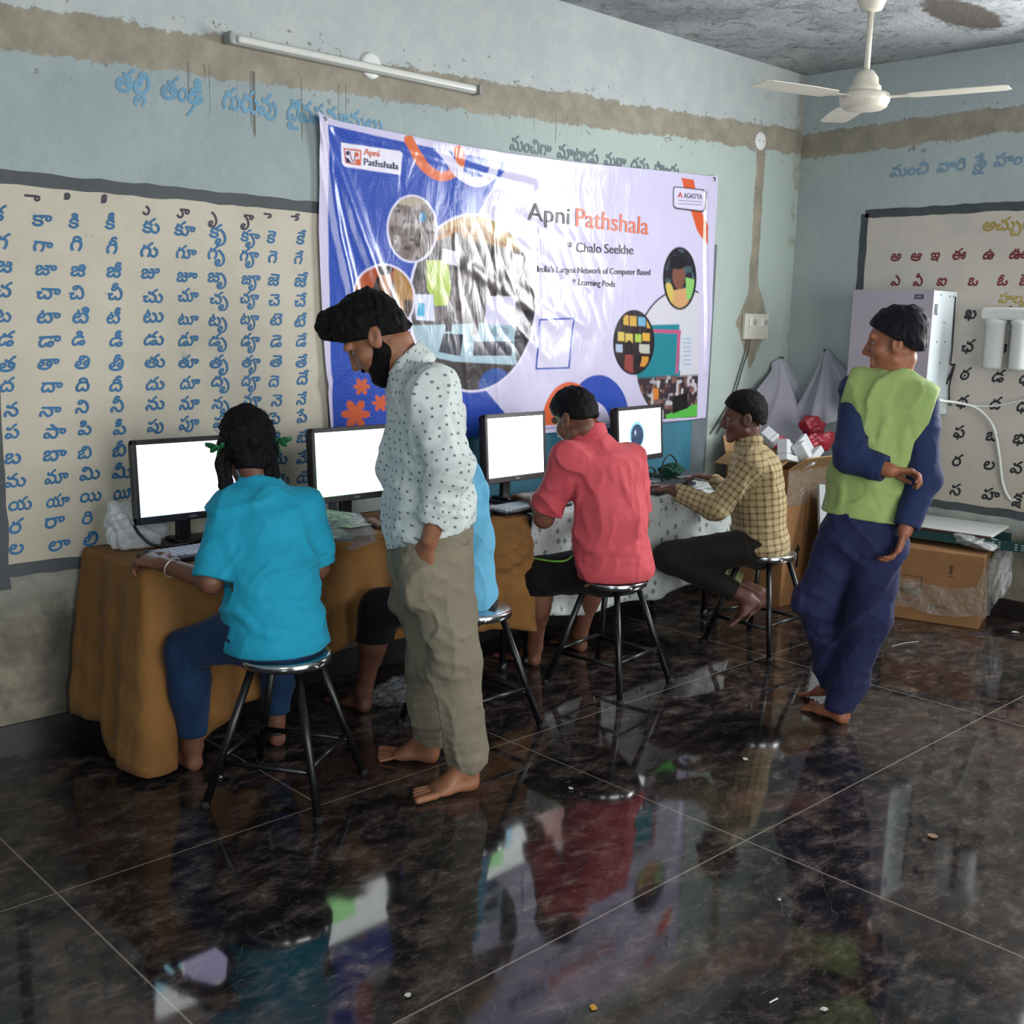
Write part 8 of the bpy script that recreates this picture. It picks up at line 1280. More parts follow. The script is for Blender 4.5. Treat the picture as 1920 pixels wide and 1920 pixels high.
def ridged(seed, amp, f=(10, 26), st=(1, 1, 1), folds=()):
    """cloth folds: rounded ridges and sharp valleys, plus named creases (a, b, width, height)"""
    w1 = Waves(seed, 5, f, st); w2 = Waves(seed+50, 5, (26, 48), st)
    def g(x, y, z):
        q = np.clip(1-np.abs(w1(x, y, z))*1.3, 0, 1); q2 = np.clip(1-np.abs(w2(x, y, z))*1.5, 0, 1); d = -amp*1.5*q*q-amp*.5*q2*q2+amp*.55
        for a, b, wd_, hgt in folds:
            a, b = np.asarray(a), np.asarray(b); ab = b-a; L2 = ab@ab
            t = np.clip(((x-a[0])*ab[0]+(y-a[1])*ab[1]+(z-a[2])*ab[2])/L2, 0, 1)
            r2 = (x-a[0]-t*ab[0])**2+(y-a[1]-t*ab[1])**2+(z-a[2]-t*ab[2])**2
            d = d-hgt*.8*np.exp(-r2/wd_**2)
        return d
    return g
def surf(prims, x, y):
    # first point of the garment met along the line of sight
    D = ray(x, y); D = D/np.linalg.norm(D); t = np.arange(1.8, 6.2, .006); P_ = CP+t[:, None]*D; m = np.full(len(t), 9.)
    for p in prims:
        if p.mode == 'u': m = np.minimum(m, pdist(p, P_[:, 0], P_[:, 1], P_[:, 2]))
    i = np.argmax(m < 0) if (m < 0).any() else np.argmin(m); return P_[i]
def creases(prims, segs, wd_=.012, hgt=.011):
    out = []
    for q in segs:
        x0, y0, x1, y1 = q[:4]; w_ = q[4] if len(q) > 4 else wd_; h_ = q[5] if len(q) > 5 else hgt
        pts = [surf(prims, x0+(x1-x0)*k, y0+(y1-y0)*k) for k in (0, .34, .67, 1)]
        for a, b in zip(pts[:-1], pts[1:]): out.append((a, b, w_, h_))
    return out
class Frame:
    """vertical plane through a figure's base facing the lens direction; j(x, y, d) = point seen at x, y lying d beyond it"""
    def __init__(s, bx, by): s.B = V3(bx, by, 0)
    def j(s, x, y, d=0.0):
        D = ray(x, y); t = ((s.B-CP)@HN+d)/(D@HN); return CP+D*t
LEFT = -np.array([_r[0], _r[1], 0]); LEFT = LEFT/np.linalg.norm(LEFT)     # horizontal direction to the left of the view
AWAY = HN; UPV = V3(0, 0, 1)
def head_prims(C, Fd, Ud, s=1.0, ear=True, nose=1.0):
    Fd = unit(Fd); Ud = unit(np.asarray(Ud)-(np.asarray(Ud)@Fd)*Fd); Ld = np.cross(Ud, Fd)
    P = lambda f, u, l=0: np.asarray(C)+s*(f*Fd+u*Ud+l*Ld)
    R = lambda *r: tuple(s*q for q in r)
    L = [ell(P(-.012, .038), R(.073, .094, .082), Ld, Ud, .02*s), ell(P(.030, -.020), R(.058, .058, .080), Ld, Ud, .02*s),
         ec(P(.0, -.06, .045), P(.068, -.098, .014), R(.022, .018), R(.018, .016), Ud, .02*s), ec(P(.0, -.06, -.045), P(.068, -.098, -.014), R(.022, .018), R(.018, .016), Ud, .02*s),
         ell(P(.070, -.100), R(.022, .020, .018), Ld, Ud, .015*s),
         ec(P(.078, .028, .040), P(.078, .028, -.040), .013*s, None, Ud, .02*s),
         ell(P(.058, -.025, .042), R(.020, .024, .020), Ld, Ud, .02*s), ell(P(.058, -.025, -.042), R(.020, .024, .020), Ld, Ud, .02*s),
         ec(P(.086, .012), P(.086+.023*nose, -.032), R(.009, .010), R(.013, .013), Ld, .010*s), ell(P(.094, -.038, .013), R(.010, .011, .009), Ld, Ud, .008*s), ell(P(.094, -.038, -.013), R(.010, .011, .009), Ld, Ud, .008*s),
         ec(P(.084, -.062, .018), P(.084, -.062, -.018), R(.009, .008), None, Ud, .010*s), ec(P(.081, -.077, .015), P(.081, -.077, -.015), R(.010, .009), None, Ud, .010*s)]
    for sg in (1, -1):
        L.append(cut(ell(P(.092, .006, sg*.031), R(.018, .014, .012), Ld, Ud), .012*s))
    L.append(cut(ec(P(.095, -.0695, .018), P(.095, -.0695, -.018), R(.0025, .010), None, Ud), .004*s))
    if ear:
        for sg in (1, -1):
            L.append(ell(P(-.012, -.008, sg*.077), R(.010, .021, .033), Ld, unit(Ud-.25*Fd), .008*s)); L.append(ell(P(-.004, -.030, sg*.072), R(.009, .012, .015), Ld, Ud, .010*s))
            L.append(cut(ell(P(-.008, -.006, sg*.087), R(.006, .012, .020), Ld, unit(Ud-.25*Fd)), .004*s))
    return L, P, (Fd, Ud, Ld)
def eyes(P, ax, s, parent):
    Fd, Ud, Ld = ax
    for sg in (1, -1):
        for nm, f, r_, m in (('eye', .0695, .0110, EYEW), ('iris', .0760, .0056, EYED)):
            bm = bmesh.new(); bmesh.ops.create_uvsphere(bm, u_segments=14, v_segments=10, radius=r_*s, matrix=Matrix.Translation(Vector(P(f, .004, sg*.031))))
            o = bm_obj(nm, bm, m, parent, True)
            if nm == 'eye': e = o
            else: o.parent = e
EYEW = plain('eye_white', '#857a72', .25, var=.02); EYED = plain('dark_iris', '#140d0a', .2)
def hand_prims(wr, D, N, side, s=1.0, curl=(.3, .4, .4), spread=.06, thumb=.6, tside=.75):
    """wrist, finger direction, palm-side normal, thumb side (+1/-1 along D x N)"""
    D = unit(D); N = unit(np.asarray(N)-(np.asarray(N)@D)*D); T = np.cross(D, N)*side
    wr = np.asarray(wr, float); L = [ec(wr+D*.012*s, wr+D*.075*s, (.024*s, .014*s), (.036*s, .0125*s), T, .014*s)]
    for i, (off, ln, r_) in enumerate(((.027, .072, .0082), (.009, .080, .0085), (-.0095, .074, .0082), (-.027, .060, .0072))):
        p = wr+D*(.078-abs(off)*.18)*s+T*off*s; d = unit(D+T*off*spread*20); a = 0; seg = (.44, .31, .25)
        for q, c in zip(seg, curl):
            a += c; v = unit(d*math.cos(a)+N*math.sin(a)); e = p+v*ln*q*s
            L.append(ec(p, e, r_*s, r_*s*.92, T, .0045*s)); p = e
    p = wr+D*.022*s+T*.022*s; v = unit(D*.55+T*tside+N*.35*thumb); e = p+v*.038*s; L.append(ec(p, e, .0125*s, .0105*s, N, .010*s))
    v2 = unit(D*.9+T*.33*tside+N*.45*thumb); e2 = e+v2*.030*s; L.append(ec(e, e2, .0100*s, .0090*s, N, .004*s)); e3 = e2+unit(D+N*.4*thumb)*.024*s; L.append(ec(e2, e3, .0090*s, .0075*s, N, .004*s))
    return L
def foot_prims(ank, heel, toe, s=1.0, up=(0, 0, 1)):
    """ankle joint, back of the sole, tip of the toes"""
    heel, toe, ank = np.asarray(heel, float), np.asarray(toe, float), np.asarray(ank, float); up = unit(up); D = unit(toe-heel); T = unit(np.cross(up, D)); Lg = np.linalg.norm(toe-heel)
    h0 = heel+up*.026*s+D*.026*s; ball = heel+D*(Lg*.66)+up*.017*s
    L = [ec(h0, ball, (.028*s, .024*s), (.041*s, .013*s), T, .02*s), ec(ank, h0+D*.012*s+up*.006*s, (.030*s, .034*s), (.028*s, .030*s), T, .025*s), ec(ank+D*.012*s, heel+D*Lg*.55+up*.026*s, (.028*s, .026*s), (.030*s, .016*s), T, .03*s)]
    return L, D, T, ball, Lg
def toes(ball, D, T, Lg, s, big, up=(0, 0, 1)):
    up = unit(up); L = []
    for i, (off, ln, r_) in enumerate(((.027, .31, .0112), (.0088, .30, .0064), (-.0068, .275, .0062), (-.0215, .245, .0060), (-.0355, .20, .0058))):
        a = ball+T*off*big*1.1*s+D*.010*s-up*.003*s; b = ball+T*off*big*1.36*s+D*(ln*Lg*1.02)-up*(.017*s-r_*s-.001)
        L.append(ec(a, b, r_*s, r_*s*.98, T, .003*s))
    return L
def foot(ank, heel, toe, s, big, up=(0, 0, 1)):
    L, D, T, ball, Lg = foot_prims(ank, heel, toe, s, up); return L+toes(ball, D, T, Lg, s, big, up)
def limb(a, b, c, r0, r1, r2, k=.03, bulge=None):
    return [ec(a, b, r0, r1, None, k), ec(b, c, r1, r2, None, k)]+([ec(np.asarray(a)*.45+np.asarray(b)*.55, np.asarray(b), bulge[0], r1, None, k)] if bulge else [])
def calf(kn, an, back, r):
    m = np.asarray(kn)*.68+np.asarray(an)*.32+np.asarray(back)*r*.35; return [ec(np.asarray(kn)*.9+np.asarray(an)*.1, np.asarray(kn)*.45+np.asarray(an)*.55, r, r*.8, None, .04), ec(m, m+(np.asarray(an)-np.asarray(kn))*.1, r*.85, None, None, .04)]
def hair(name, P, ax, s, parent, seed, mat, grow=(.010, .014, .016), front=.072, line=-.02, nape=-.055, tuft=.004, extra=(), ftilt=.55, h=.0035):
    Fd, Ud, Ld = ax; g = grow
    L = [ell(P(-.014, .040), tuple(s*q for q in (.073+g[0], .094+g[1], .082+g[2])), Ld, Ud, .02), ec(P(-.050, .03), P(-.058, nape+.02), (.062*s, .045*s), (.056*s, .043*s), Ld, .03)]+list(extra)
    w = Waves(seed, 8, (60, 170)); w2 = Waves(seed+9, 5, (25, 60))
    # hairline: a forehead plane, and a lower plane sloping back to the nape
    pl_ = [(P(front, .050), unit(Fd*1.0-Ud*ftilt), None), (P(.0, line), unit(-Ud+Fd*.66), None), (P(-.05, nape), -Ud, None)]
    return sdf_obj(name, L, h, mat, parent, pl_, lambda x, y, z: -tuft*np.abs(w(x, y, z))-tuft*w2(x, y, z)*.8, 1)
def strands(name, roots, mat, parent, ln=.02, r=.0012, seed=1):
    rg = random.Random(seed); bm = bmesh.new()
    for p, d in roots:
        d = unit(np.asarray(d)+np.array([rg.uniform(-.4, .4) for _ in range(3)])); q = np.asarray(p); pts = [q, q+d*ln*.5, q+d*ln+np.array([0, 0, -ln*.25])]
        add_tube(bm, pts, [r, r*.8, r*.15], 4)
    return bm_obj(name, bm, mat, parent, True)
def torso_uv(o, axis_a, axis_b, sc=.14, limbs=()):
    """fabric coordinates on a garment: round the body and along it (along the sleeve on sleeves)"""
    me = o.data; n = len(me.vertices); co = np.empty(n*3); me.vertices.foreach_get('co', co); co = co.reshape(-1, 3)
    def cyl(a, b, sc):
        a, b = np.asarray(a), np.asarray(b); W = unit(b-a); U = unit(np.cross(W, AWAY+LEFT*.3)); Vv = np.cross(W, U); d = co-a
        return np.c_[np.arctan2(d@Vv, d@U)*sc, d@W]
    uv = cyl(axis_a, axis_b, sc)
    for a, b, r_, sc2, prev in limbs:
        a, b = np.asarray(a), np.asarray(b); ab = b-a; t = np.clip((co-a)@ab/(ab@ab), 0, 1); dist = np.linalg.norm(co-a-t[:, None]*ab, axis=1)
        m = (dist < r_) & (t > .02); q = cyl(a, b, sc2); q[:, 1] += prev; uv[m] = q[m]
    at = me.attributes.new('weave', 'FLOAT_VECTOR', 'POINT'); at.data.foreach_set('vector', np.c_[uv, np.zeros(n)].astype(np.float32).ravel())
def person(label, loc): return thing('person', label, 'person', (0, 0, 0))
HAIR = hair_mat('black_hair'); BEARD = hair_mat('black_beard', '#0d0b0c', .7, 160)
def finish(t, loc):
    t.location = loc; t.empty_display_size = .1
    for c in t.children: c.matrix_parent_inverse = Matrix.Translation(-Vector(loc))
SK_M = skin_mat('warm_brown_skin', '#8a5c42'); SK_C = skin_mat('brown_skin', '#6b4636'); SK_D = skin_mat('deep_brown_skin', '#5a3a2e'); SK_R = skin_mat('reddish_brown_skin', '#8c5840')
def neckline(L, c, n, r): return L+[cut(ec(np.asarray(c), np.asarray(c)+unit(n)*.08, r, None, None), .006)]
# ---------------------------------------------------------------- the standing man
def build_man():
    fr = Frame(2.28, 2.60); j = fr.j
    t = person('person standing barefoot in white dotted shirt and khaki trousers with head bowed', None)
    pel, waist, chest, nb = j(806, 1030, 0), j(800, 930, .0), j(800, 790, 0), j(770, 705, 0)
    shN, shF = j(806, 732, -.15), j(782, 735, .15); elN, wrN = j(846, 880, -.20), j(806, 1010, -.19)
    elF, wrF = j(746, 880, .20), j(782, 1000, .14)
    hipN, hipF = j(822, 1050, -.09), j(800, 1050, .09)
    heelN, toeN = onz(899, 1476), onz(772, 1500); ankN = heelN+unit(toeN-heelN)*.045+UPV*.085
    heelF, toeF = onz(826, 1430), onz(705, 1418); ankF = heelF+unit(toeF-heelF)*.045+UPV*.085
    knN = j(850, 1240, -.11); knF = j(805, 1235, .13)
    s = 1.0; Fd = unit(LEFT*.70-UPV*.71+AWAY*.05); Ud = unit(UPV*.72+LEFT*.70)
    HC = j(701, 630, .0); hp, P, ax = head_prims(HC, Fd, Ud, s, True, 1.05)
    body = [ec(pel, waist, (.115, .15), (.10, .145), LEFT, .04), ec(waist, chest, (.10, .145), (.105, .16), LEFT, .05), ec(chest, nb, (.10, .15), (.05, .06), LEFT, .05),
            ec(nb-UPV*.02, P(-.035, -.06), .056, .053, None, .03), ec(shN, shF, .06, None, None, .04)]
    body += limb(shN, elN, wrN, .048, .038, .027)+limb(shF, elF, wrF, .048, .038, .027)
    Dn = unit(np.array(j(789, 1075, -.165))-wrN); body += hand_prims(wrN, Dn, unit(AWAY*.8-LEFT*.5), -1, 1.0, (.15, .15, .15), .02, .2, .25)
    body += hand_prims(wrF, unit(j(776, 1085, .12)-wrF), -AWAY, 1, .95, (.2, .2, .2), .03, .2, .2)
    body += limb(hipN, knN, ankN, .075, .052, .036)+limb(hipF, knF, ankF, .075, .052, .036)
    body += foot(ankN, heelN, toeN, 1.06, 1)+foot(ankF, heelF, toeF, 1.06, -1)+hp
    sdf_obj('body', body, .0032, SK_M, t, (), None, 1)
    eyes(P, ax, s, t)
    hair('hair', P, ax, s, t, 3, HAIR, (.012, .018, .018), .080, -.004, -.060, .006, [ell(P(.040, .105), (.055, .062, .042), ax[2], ax[1]), ell(P(.076, .096), (.034, .050, .026), ax[2], ax[1]), ell(P(.096, .076), (.018, .030, .018), ax[2], ax[1])], .85)
    o = [c for c in t.children if c.name.startswith('hair')][0]
    rg = random.Random(4); roots = []
    for _ in range(150):
        f, l = rg.uniform(-.05, .09), rg.uniform(-.055, .055); roots.append((P(f, .128-.35*f*f*10-.6*l*l*8, l), ax[1]*.5+ax[0]*.8))
    strands('hair_tufts', roots, HAIR, o, .026, .0016, 4)
    bl = []
    for sg in (1, -1):
        bl += [ec(P(.006, -.058, .048*sg), P(.068, -.100, .016*sg), (.028, .022), (.026, .022), ax[1], .02), ec(P(.002, -.015, .0625*sg), P(.004, -.055, .056*sg), (.010, .014), (.014, .022), ax[2], .01), ec(P(.030, -.060, .046*sg), P(.072, -.074, .030*sg), (.018, .014), (.016, .012), ax[1], .015)]
    bl += [ell(P(.072, -.104), (.034, .028, .030), ax[2], ax[1], .02), ec(P(.0935, -.053, .022), P(.0935, -.053, -.022), (.0065, .006), None, ax[1], .006), cut(ell(P(.100, -.070), (.022, .012, .010), ax[2], ax[1]), .004)]
    w = Waves(8, 7, (90, 220)); sdf_obj('beard', bl, .0035, BEARD, t, (), lambda x, y, z: -.0025*np.abs(w(x, y, z)), 1)
    eb = [ec(P(.093, .032, sg*.012), P(.082, .036, sg*.044), (.0035, .005), (.003, .003), ax[1], .004) for sg in (1, -1)]
    sdf_obj('eyebrows', eb, .0025, BEARD, t, (), None, 1)
    # trousers
    tw = .022
    tr = [ec(pel+UPV*.06, pel-UPV*.03, (.128, .158), (.128, .160), LEFT, .05), ec(hipN, knN, (.096, .094), (.078, .074), LEFT, .04), ec(knN, ankN+UPV*.015, (.075, .072), (.060, .058), LEFT, .04),
          ec(hipF, knF, (.094, .094), (.074, .072), LEFT, .04), ec(knF, ankF+UPV*.015, (.074, .070), (.058, .056), LEFT, .04),
          ec(j(766, 1085, .13), j(748, 1130, .13), (.050, .055), (.040, .045), LEFT, .05), ec(j(786, 1078, -.165), j(780, 1125, -.165), (.052, .036), (.042, .030), LEFT, .04)]
    fo = []
    for k in range(7): fo.append((ankN+UPV*(.035+.032*k)+LEFT*.06-AWAY*.055, ankN+UPV*(.028+.034*k+.02*(k % 2))-LEFT*.06-AWAY*.05, .011, .011-.0008*k))
    for k in range(6): fo.append((ankF+UPV*(.03+.032*k)+LEFT*.06-AWAY*.055, ankF+UPV*(.028+.034*k)-LEFT*.06-AWAY*.05, .011, .010-.0008*k))
    for a, b in (((770, 1090), (880, 1150)), ((760, 1120), (870, 1200)), ((800, 1070), (890, 1110)), ((790, 1180), (880, 1225)), ((810, 1235), (900, 1255)), ((800, 1265), (905, 1280)), ((830, 1320), (905, 1335))):
        fo.append((j(*a, -.19), j(*b, -.19), .013, .008))
    kh = cloth_mat('khaki_twill', '#777060', .85, .45, 8, 500)
    sdf_obj('trousers', tr, .0055, kh.m, t, [(ankN-UPV*.045, -UPV, .16), (ankF-UPV*.045, -UPV, .14)], ridged(5, .011, (11, 28), (1, 1, .8), fo), 1)
    # shirt
    sh = [ec(j(806, 985, 0), waist, (.128, .172), (.122, .165), LEFT, .05), ec(waist, chest, (.122, .165), (.120, .165), LEFT, .05), ec(chest, nb-UPV*.03, (.116, .155), (.075, .090), LEFT, .06),
          ec(shN, shF, (.072, .075), None, LEFT, .05), ec(shN, elN, (.078, .074), (.068, .062), LEFT, .035), ec(elN, elN*.3+wrN*.7, (.066, .060), (.052, .048), LEFT, .03),
          ec(shF, elF, (.078, .074), (.062, .06), LEFT, .035), ec(elF, elF*.3+wrF*.7, (.062, .06), (.052, .05), LEFT, .03),
          ec(j(760, 960, .02), j(750, 1010, .05), (.045, .13), (.030, .09), LEFT, .05), ec(j(858, 940, .0), j(862, 968, .0), (.05, .15), (.045, .14), LEFT, .05),
          cut(ec(elN*.22+wrN*.78, wrN, .033, .036, None), .006)]
    fo = creases(sh, [(835, 790, 850, 850, .012, .010), (815, 770, 790, 860, .014, .009), (840, 760, 878, 830, .014, .008), (760, 860, 800, 905, .014, .010), (735, 960, 800, 950, .012, .008), (800, 935, 878, 950, .012, .010), (800, 955, 880, 968, .010, .010), (820, 900, 876, 912, .012, .008), (730, 900, 770, 930, .013, .010), (740, 1000, 760, 940, .012, .008), (850, 700, 880, 760, .016, .007)])
    wsm = cloth_mat('white_dotted_shirt', '#c3ccca', .8, .3, 8, 500, .04); p = wsm.n('ShaderNodeAttribute', attribute_name='weave').outputs['Vector']
    v = wsm.n('ShaderNodeTexVoronoi', {'Vector': p, 'Scale': 34, 'Randomness': .45}, voronoi_dimensions='2D'); m = wsm.sstep(v.outputs['Distance'], .17, .11)
    base = wsm.b.inputs['Base Color'].links[0].from_socket; wsm.set(Base_Color=wsm.mix(wsm.math('MULTIPLY', m, .8), base, lin('#3f4a50')))
    hem = j(806, 998, 0)
    so = sdf_obj('shirt', sh, .0055, wsm.m, t, [(j(800, 1003, 0), unit(-UPV*1-LEFT*.32+AWAY*0), .5), (j(768, 672, 0), unit(UPV*.74+LEFT*.67), .16)], ridged(6, .011, (11, 28), (1, 1, .7), fo), 1)
    cn = unit(UPV*.72+LEFT*.69); cc = j(768, 672, 0)
    cl = [ec(cc-cn*.030, cc+cn*.012, (.066, .070), (.060, .064), LEFT, .02), ec(j(738, 706, -.05), j(752, 690, -.07), (.020, .010), (.022, .010), cn, .02), ec(j(738, 706, .05), j(752, 690, .07), (.020, .010), (.022, .010), cn, .02),
          cut(ec(cc-cn*.06, cc+cn*.1, .055, .055, None), .004)]
    co = sdf_obj('collar', cl, .0045, wsm.m, so, [(cc+cn*.020, cn, None)], None, 1)
    for q, arms in ((so, ((shN, elN, .085, .066, 0), (elN, wrN, .08, .058, .3), (shF, elF, .085, .066, 0))), (co, ())): torso_uv(q, pel, chest, .15, arms)
    finish(t, (2.28, 2.60, 0))
build_man()
# ---------------------------------------------------------------- seated figures
def seat_legs(hipL, hipR, knL, knR, ankL, ankR, r0, r1, r2):
    return limb(hipL, knL, ankL, r0, r1, r2)+limb(hipR, knR, ankR, r0, r1, r2)+calf(knL, ankL, -AWAY, r1*.95)+calf(knR, ankR, -AWAY, r1*.95)
def build_girl():
    fr = Frame(1.80, 2.88); j = fr.j; t = person('person with plaits and green ribbons in turquoise tee seated at a keyboard', None)
    S = unit(-LEFT*.96+AWAY*.28)           # towards her right
    B = unit(np.cross(UPV, S))             # forwards
    pel, waist, chest, nb = j(516, 1165, -.01), j(506, 1085, .0), j(502, 985, .06), j(487, 905, .10)
    shL, shR = j(434, 952, .04), j(570, 950, .13); elL, wrL, haL = j(396, 1090, -.06), j(306, 1058, .05), j(244, 1040, .13)
    elR, wrR, haR = j(596, 1064, .14), j(566, 1020, .34), j(556, 1005, .40)
    hipL, hipR = j(470, 1185, -.01), j(560, 1185, .07); knL, knR = V3(1.625, 3.175, .43), V3(1.985, 3.20, .43)
    fL, fR = onz(373, 1448), onz(527, 1402); aL, aR = fL+V3(0, .035, .085), fR+V3(0, .035, .085)
    s = .93; Fd = unit(B*.93-UPV*.30-S*.1); Ud = unit(UPV+B*.3); HC = j(462, 838, .12); hp, P, ax = head_prims(HC, Fd, Ud, s)
    body = [ec(pel, waist, (.135, .105), (.105, .085), S, .04), ec(waist, chest, (.105, .08), (.125, .085), S, .05), ec(chest, nb, (.12, .075), (.045, .04), S, .05), ec(nb-UPV*.02, P(-.03, -.06), .043, .042, None, .025), ec(shL, shR, .045, None, None, .04)]
    body += limb(shL, elL, wrL, .041, .033, .0235)+limb(shR, elR, wrR, .041, .033, .0235)
    body += hand_prims(wrL, unit(haL-wrL), unit(-UPV*.9+AWAY*.3), -1, 1.12, (.45, .85, .7), .06, .5)+hand_prims(wrR, haR-wrR, -UPV, 1, .9, (.3, .4, .4))
    body += seat_legs(hipL, hipR, knL, knR, aL, aR, .075, .050, .032)
    body += foot(aL, fL, fL+V3(-.01, .21, 0), .85, 1)+foot(aR, fR, fR+V3(.03, .21, 0), .85, -1)+hp
    sdf_obj('body', body, .004, SK_C, t, (), None, 1); eyes(P, ax, s, t)
    # hair drawn back into two looped plaits
    ex = [ell(P(-.055, .005), tuple(s*q for q in (.078, .055, .075)), ax[2], ax[1], .03), ell(P(-.02, -.02, .075), tuple(s*q for q in (.020, .034, .04)), ax[2], ax[1], .02), ell(P(-.02, -.02, -.075), tuple(s*q for q in (.020, .034, .04)), ax[2], ax[1], .02)]
    hair('hair', P, ax, s, t, 12, HAIR, (.012, .018, .014), .070, -.055, -.085, .005, ex, .4)
    ho = [c for c in t.children if c.name.startswith('hair')][0]
    rg = random.Random(6); roots = []
    for _ in range(170):
        a, b = rg.uniform(0, 6.28), rg.uniform(-.3, 1.2); d = ax[2]*math.cos(a)*math.cos(b)-ax[0]*abs(math.sin(a))*math.cos(b)+ax[1]*math.sin(b); roots.append((P(-.014, .035)+d*.095*s, d+UPV*.2))
    strands('stray_hair', roots, HAIR, ho, .018, .0008, 6)
    for nm, pts in (('plait', [(420, 845, .05), (411, 868, .035), (416, 890, .03), (419, 915, .03)]), ('plait', [(428, 850, .06), (426, 880, .05), (428, 905, .05)]), ('plait', [(508, 845, .1), (514, 868, .09), (516, 892, .09)]), ('plait', [(502, 850, .10), (503, 880, .08), (502, 890, .08)])):
        sp = spline([j(*q) for q in pts], 6); pr = []
        for k in range(len(sp)-1):
            pr.append(ell(sp[k]+S*.004*(1 if k % 2 else -1), (.0105, .0105, .012), S, UPV, .006))
        pr.append(ec(sp[-1], sp[-1]-UPV*.02, .008, .004)); sdf_obj(nm, pr, .003, HAIR, t, (), None, 1)
    RIB = cloth_mat('green_ribbon', '#1d5a35', .6, .2).m
    for sg, (cx, cy, d) in ((1, (412, 838, .03)), (-1, (520, 826, .10))):
        c = j(cx, cy, d); bm = bmesh.new()
        for dx, dz, ln in ((-sg*1.0, .15, .045), (-sg*.8, -.35, .038), (sg*.5, .3, .028), (-sg*.3, -.9, .036)):
            e = c+(-LEFT)*(-dx)*-1*0+(-LEFT*(-dx)*-1)*ln+UPV*dz*ln; m_ = (c+e)/2-AWAY*.012
            q = [bm.verts.new(c+UPV*.004), bm.verts.new(m_+UPV*.010), bm.verts.new(e+UPV*.006), bm.verts.new(e-UPV*.006), bm.verts.new(m_-UPV*.010), bm.verts.new(c-UPV*.004)]
            bm.faces.new(q)
        o = bm_obj('ribbon', bm, RIB, t); m_ = o.modifiers.new('thickness', 'SOLIDIFY'); m_.thickness = .002
    tee = [ec(pel-UPV*.060, waist, (.162, .136), (.142, .110), S, .05), ec(waist, chest, (.138, .106), (.138, .100), S, .05), ec(chest, nb-UPV*.01, (.132, .092), (.070, .060), S, .05), ec(shL, shR, (.058, .058), None, UPV, .04),
           ec(shL, elL*.94+shL*.06, (.062, .060), (.067, .062), LEFT, .05), ec(shR, elR*.92+shR*.08, (.060, .058), (.063, .060), LEFT, .05),
           cut(ec(elL*.90+shL*.1, elL, .037, .038, None)), cut(ec(elR*.85+shR*.15, elR, .037, .038, None)), cut(ec(nb+UPV*.03, nb+UPV*.10, .052, .06, None))]
    fo = creases(tee, [(425, 1010, 470, 1130, .014, .009), (460, 1095, 560, 1110, .012, .010), (470, 1120, 600, 1112, .012, .010), (480, 1140, 600, 1150, .012, .010), (450, 1060, 500, 1100, .012, .010), (540, 1060, 600, 1095, .012, .010), (430, 1130, 480, 1180, .012, .010), (500, 1170, 600, 1165, .013, .008), (440, 970, 430, 1050, .014, .008), (560, 980, 590, 1060, .014, .008), (470, 1185, 560, 1200, .012, .007)])
    te = cloth_mat('turquoise_jersey', '#1e93b2', .8, .3, 7, 500, .05).m
    sdf_obj('tee_shirt', tee, .0055, te, t, [(pel-UPV*.088, -UPV, None), (elL*.985+shL*.015, unit(elL-shL), .09), (elR*.96+shR*.04, unit(elR-shR), .09)], ridged(21, .009, (11, 28), (.7, .7, 1.4), fo), 1)
    jn = [ec(pel-UPV*.02, pel-UPV*.045, (.145, .115), None, S, .03), ec(hipL, knL, .092, .066, None, .04), ec(hipR, knR, .092, .066, None, .04), ec(knL, aL+UPV*.02, .068, .046, None, .03), ec(knR, aR+UPV*.02, .068, .046, None, .03)]+[inflate(q, .012) for q in calf(knL, aL, -AWAY, .045)+calf(knR, aR, -AWAY, .045)]
    sdf_obj('jeans', jn, .006, cloth_mat('blue_denim', '#16304f', .85, .35, 12, 600).m, t, [(aL+UPV*.035, -UPV, None)], ridged(23, .003, (14, 30)), 1)
    bm = bmesh.new(); c = wrL*.8+elL*.2; W = unit(wrL-elL); U = unit(np.cross(W, UPV)); Vv = np.cross(W, U)
    add_tube(bm, [c+(U*math.cos(a)+Vv*math.sin(a))*.031+W*.006*math.sin(a) for a in np.linspace(0, 6.283, 28, endpoint=False)], .0028, 8, closed=True); bm_obj('bangle', bm, plain('pale_metal_bangle', '#b8b5a4', .3, .6), t, True)
    add = bmesh.new(); cN = nb+UPV*.024
    add_tube(add, [cN+(S*math.cos(a)*.055+B*math.sin(a)*.05)+UPV*.012*math.sin(a) for a in np.linspace(0, 6.283, 30, endpoint=False)], .0012, 6, closed=True); bm_obj('neck_chain', add, plain('gold_chain', '#8c7340', .3, .8), t, True)
    bm = bmesh.new(); add_tube(bm, [aR+V3(.034*math.cos(a), .040*math.sin(a), -.03) for a in np.linspace(0, 6.283, 24, endpoint=False)], .006, 8, closed=True); bm_obj('anklet', bm, BLACKPL, t, True)
    finish(t, (1.80, 2.88, .46))
build_girl()
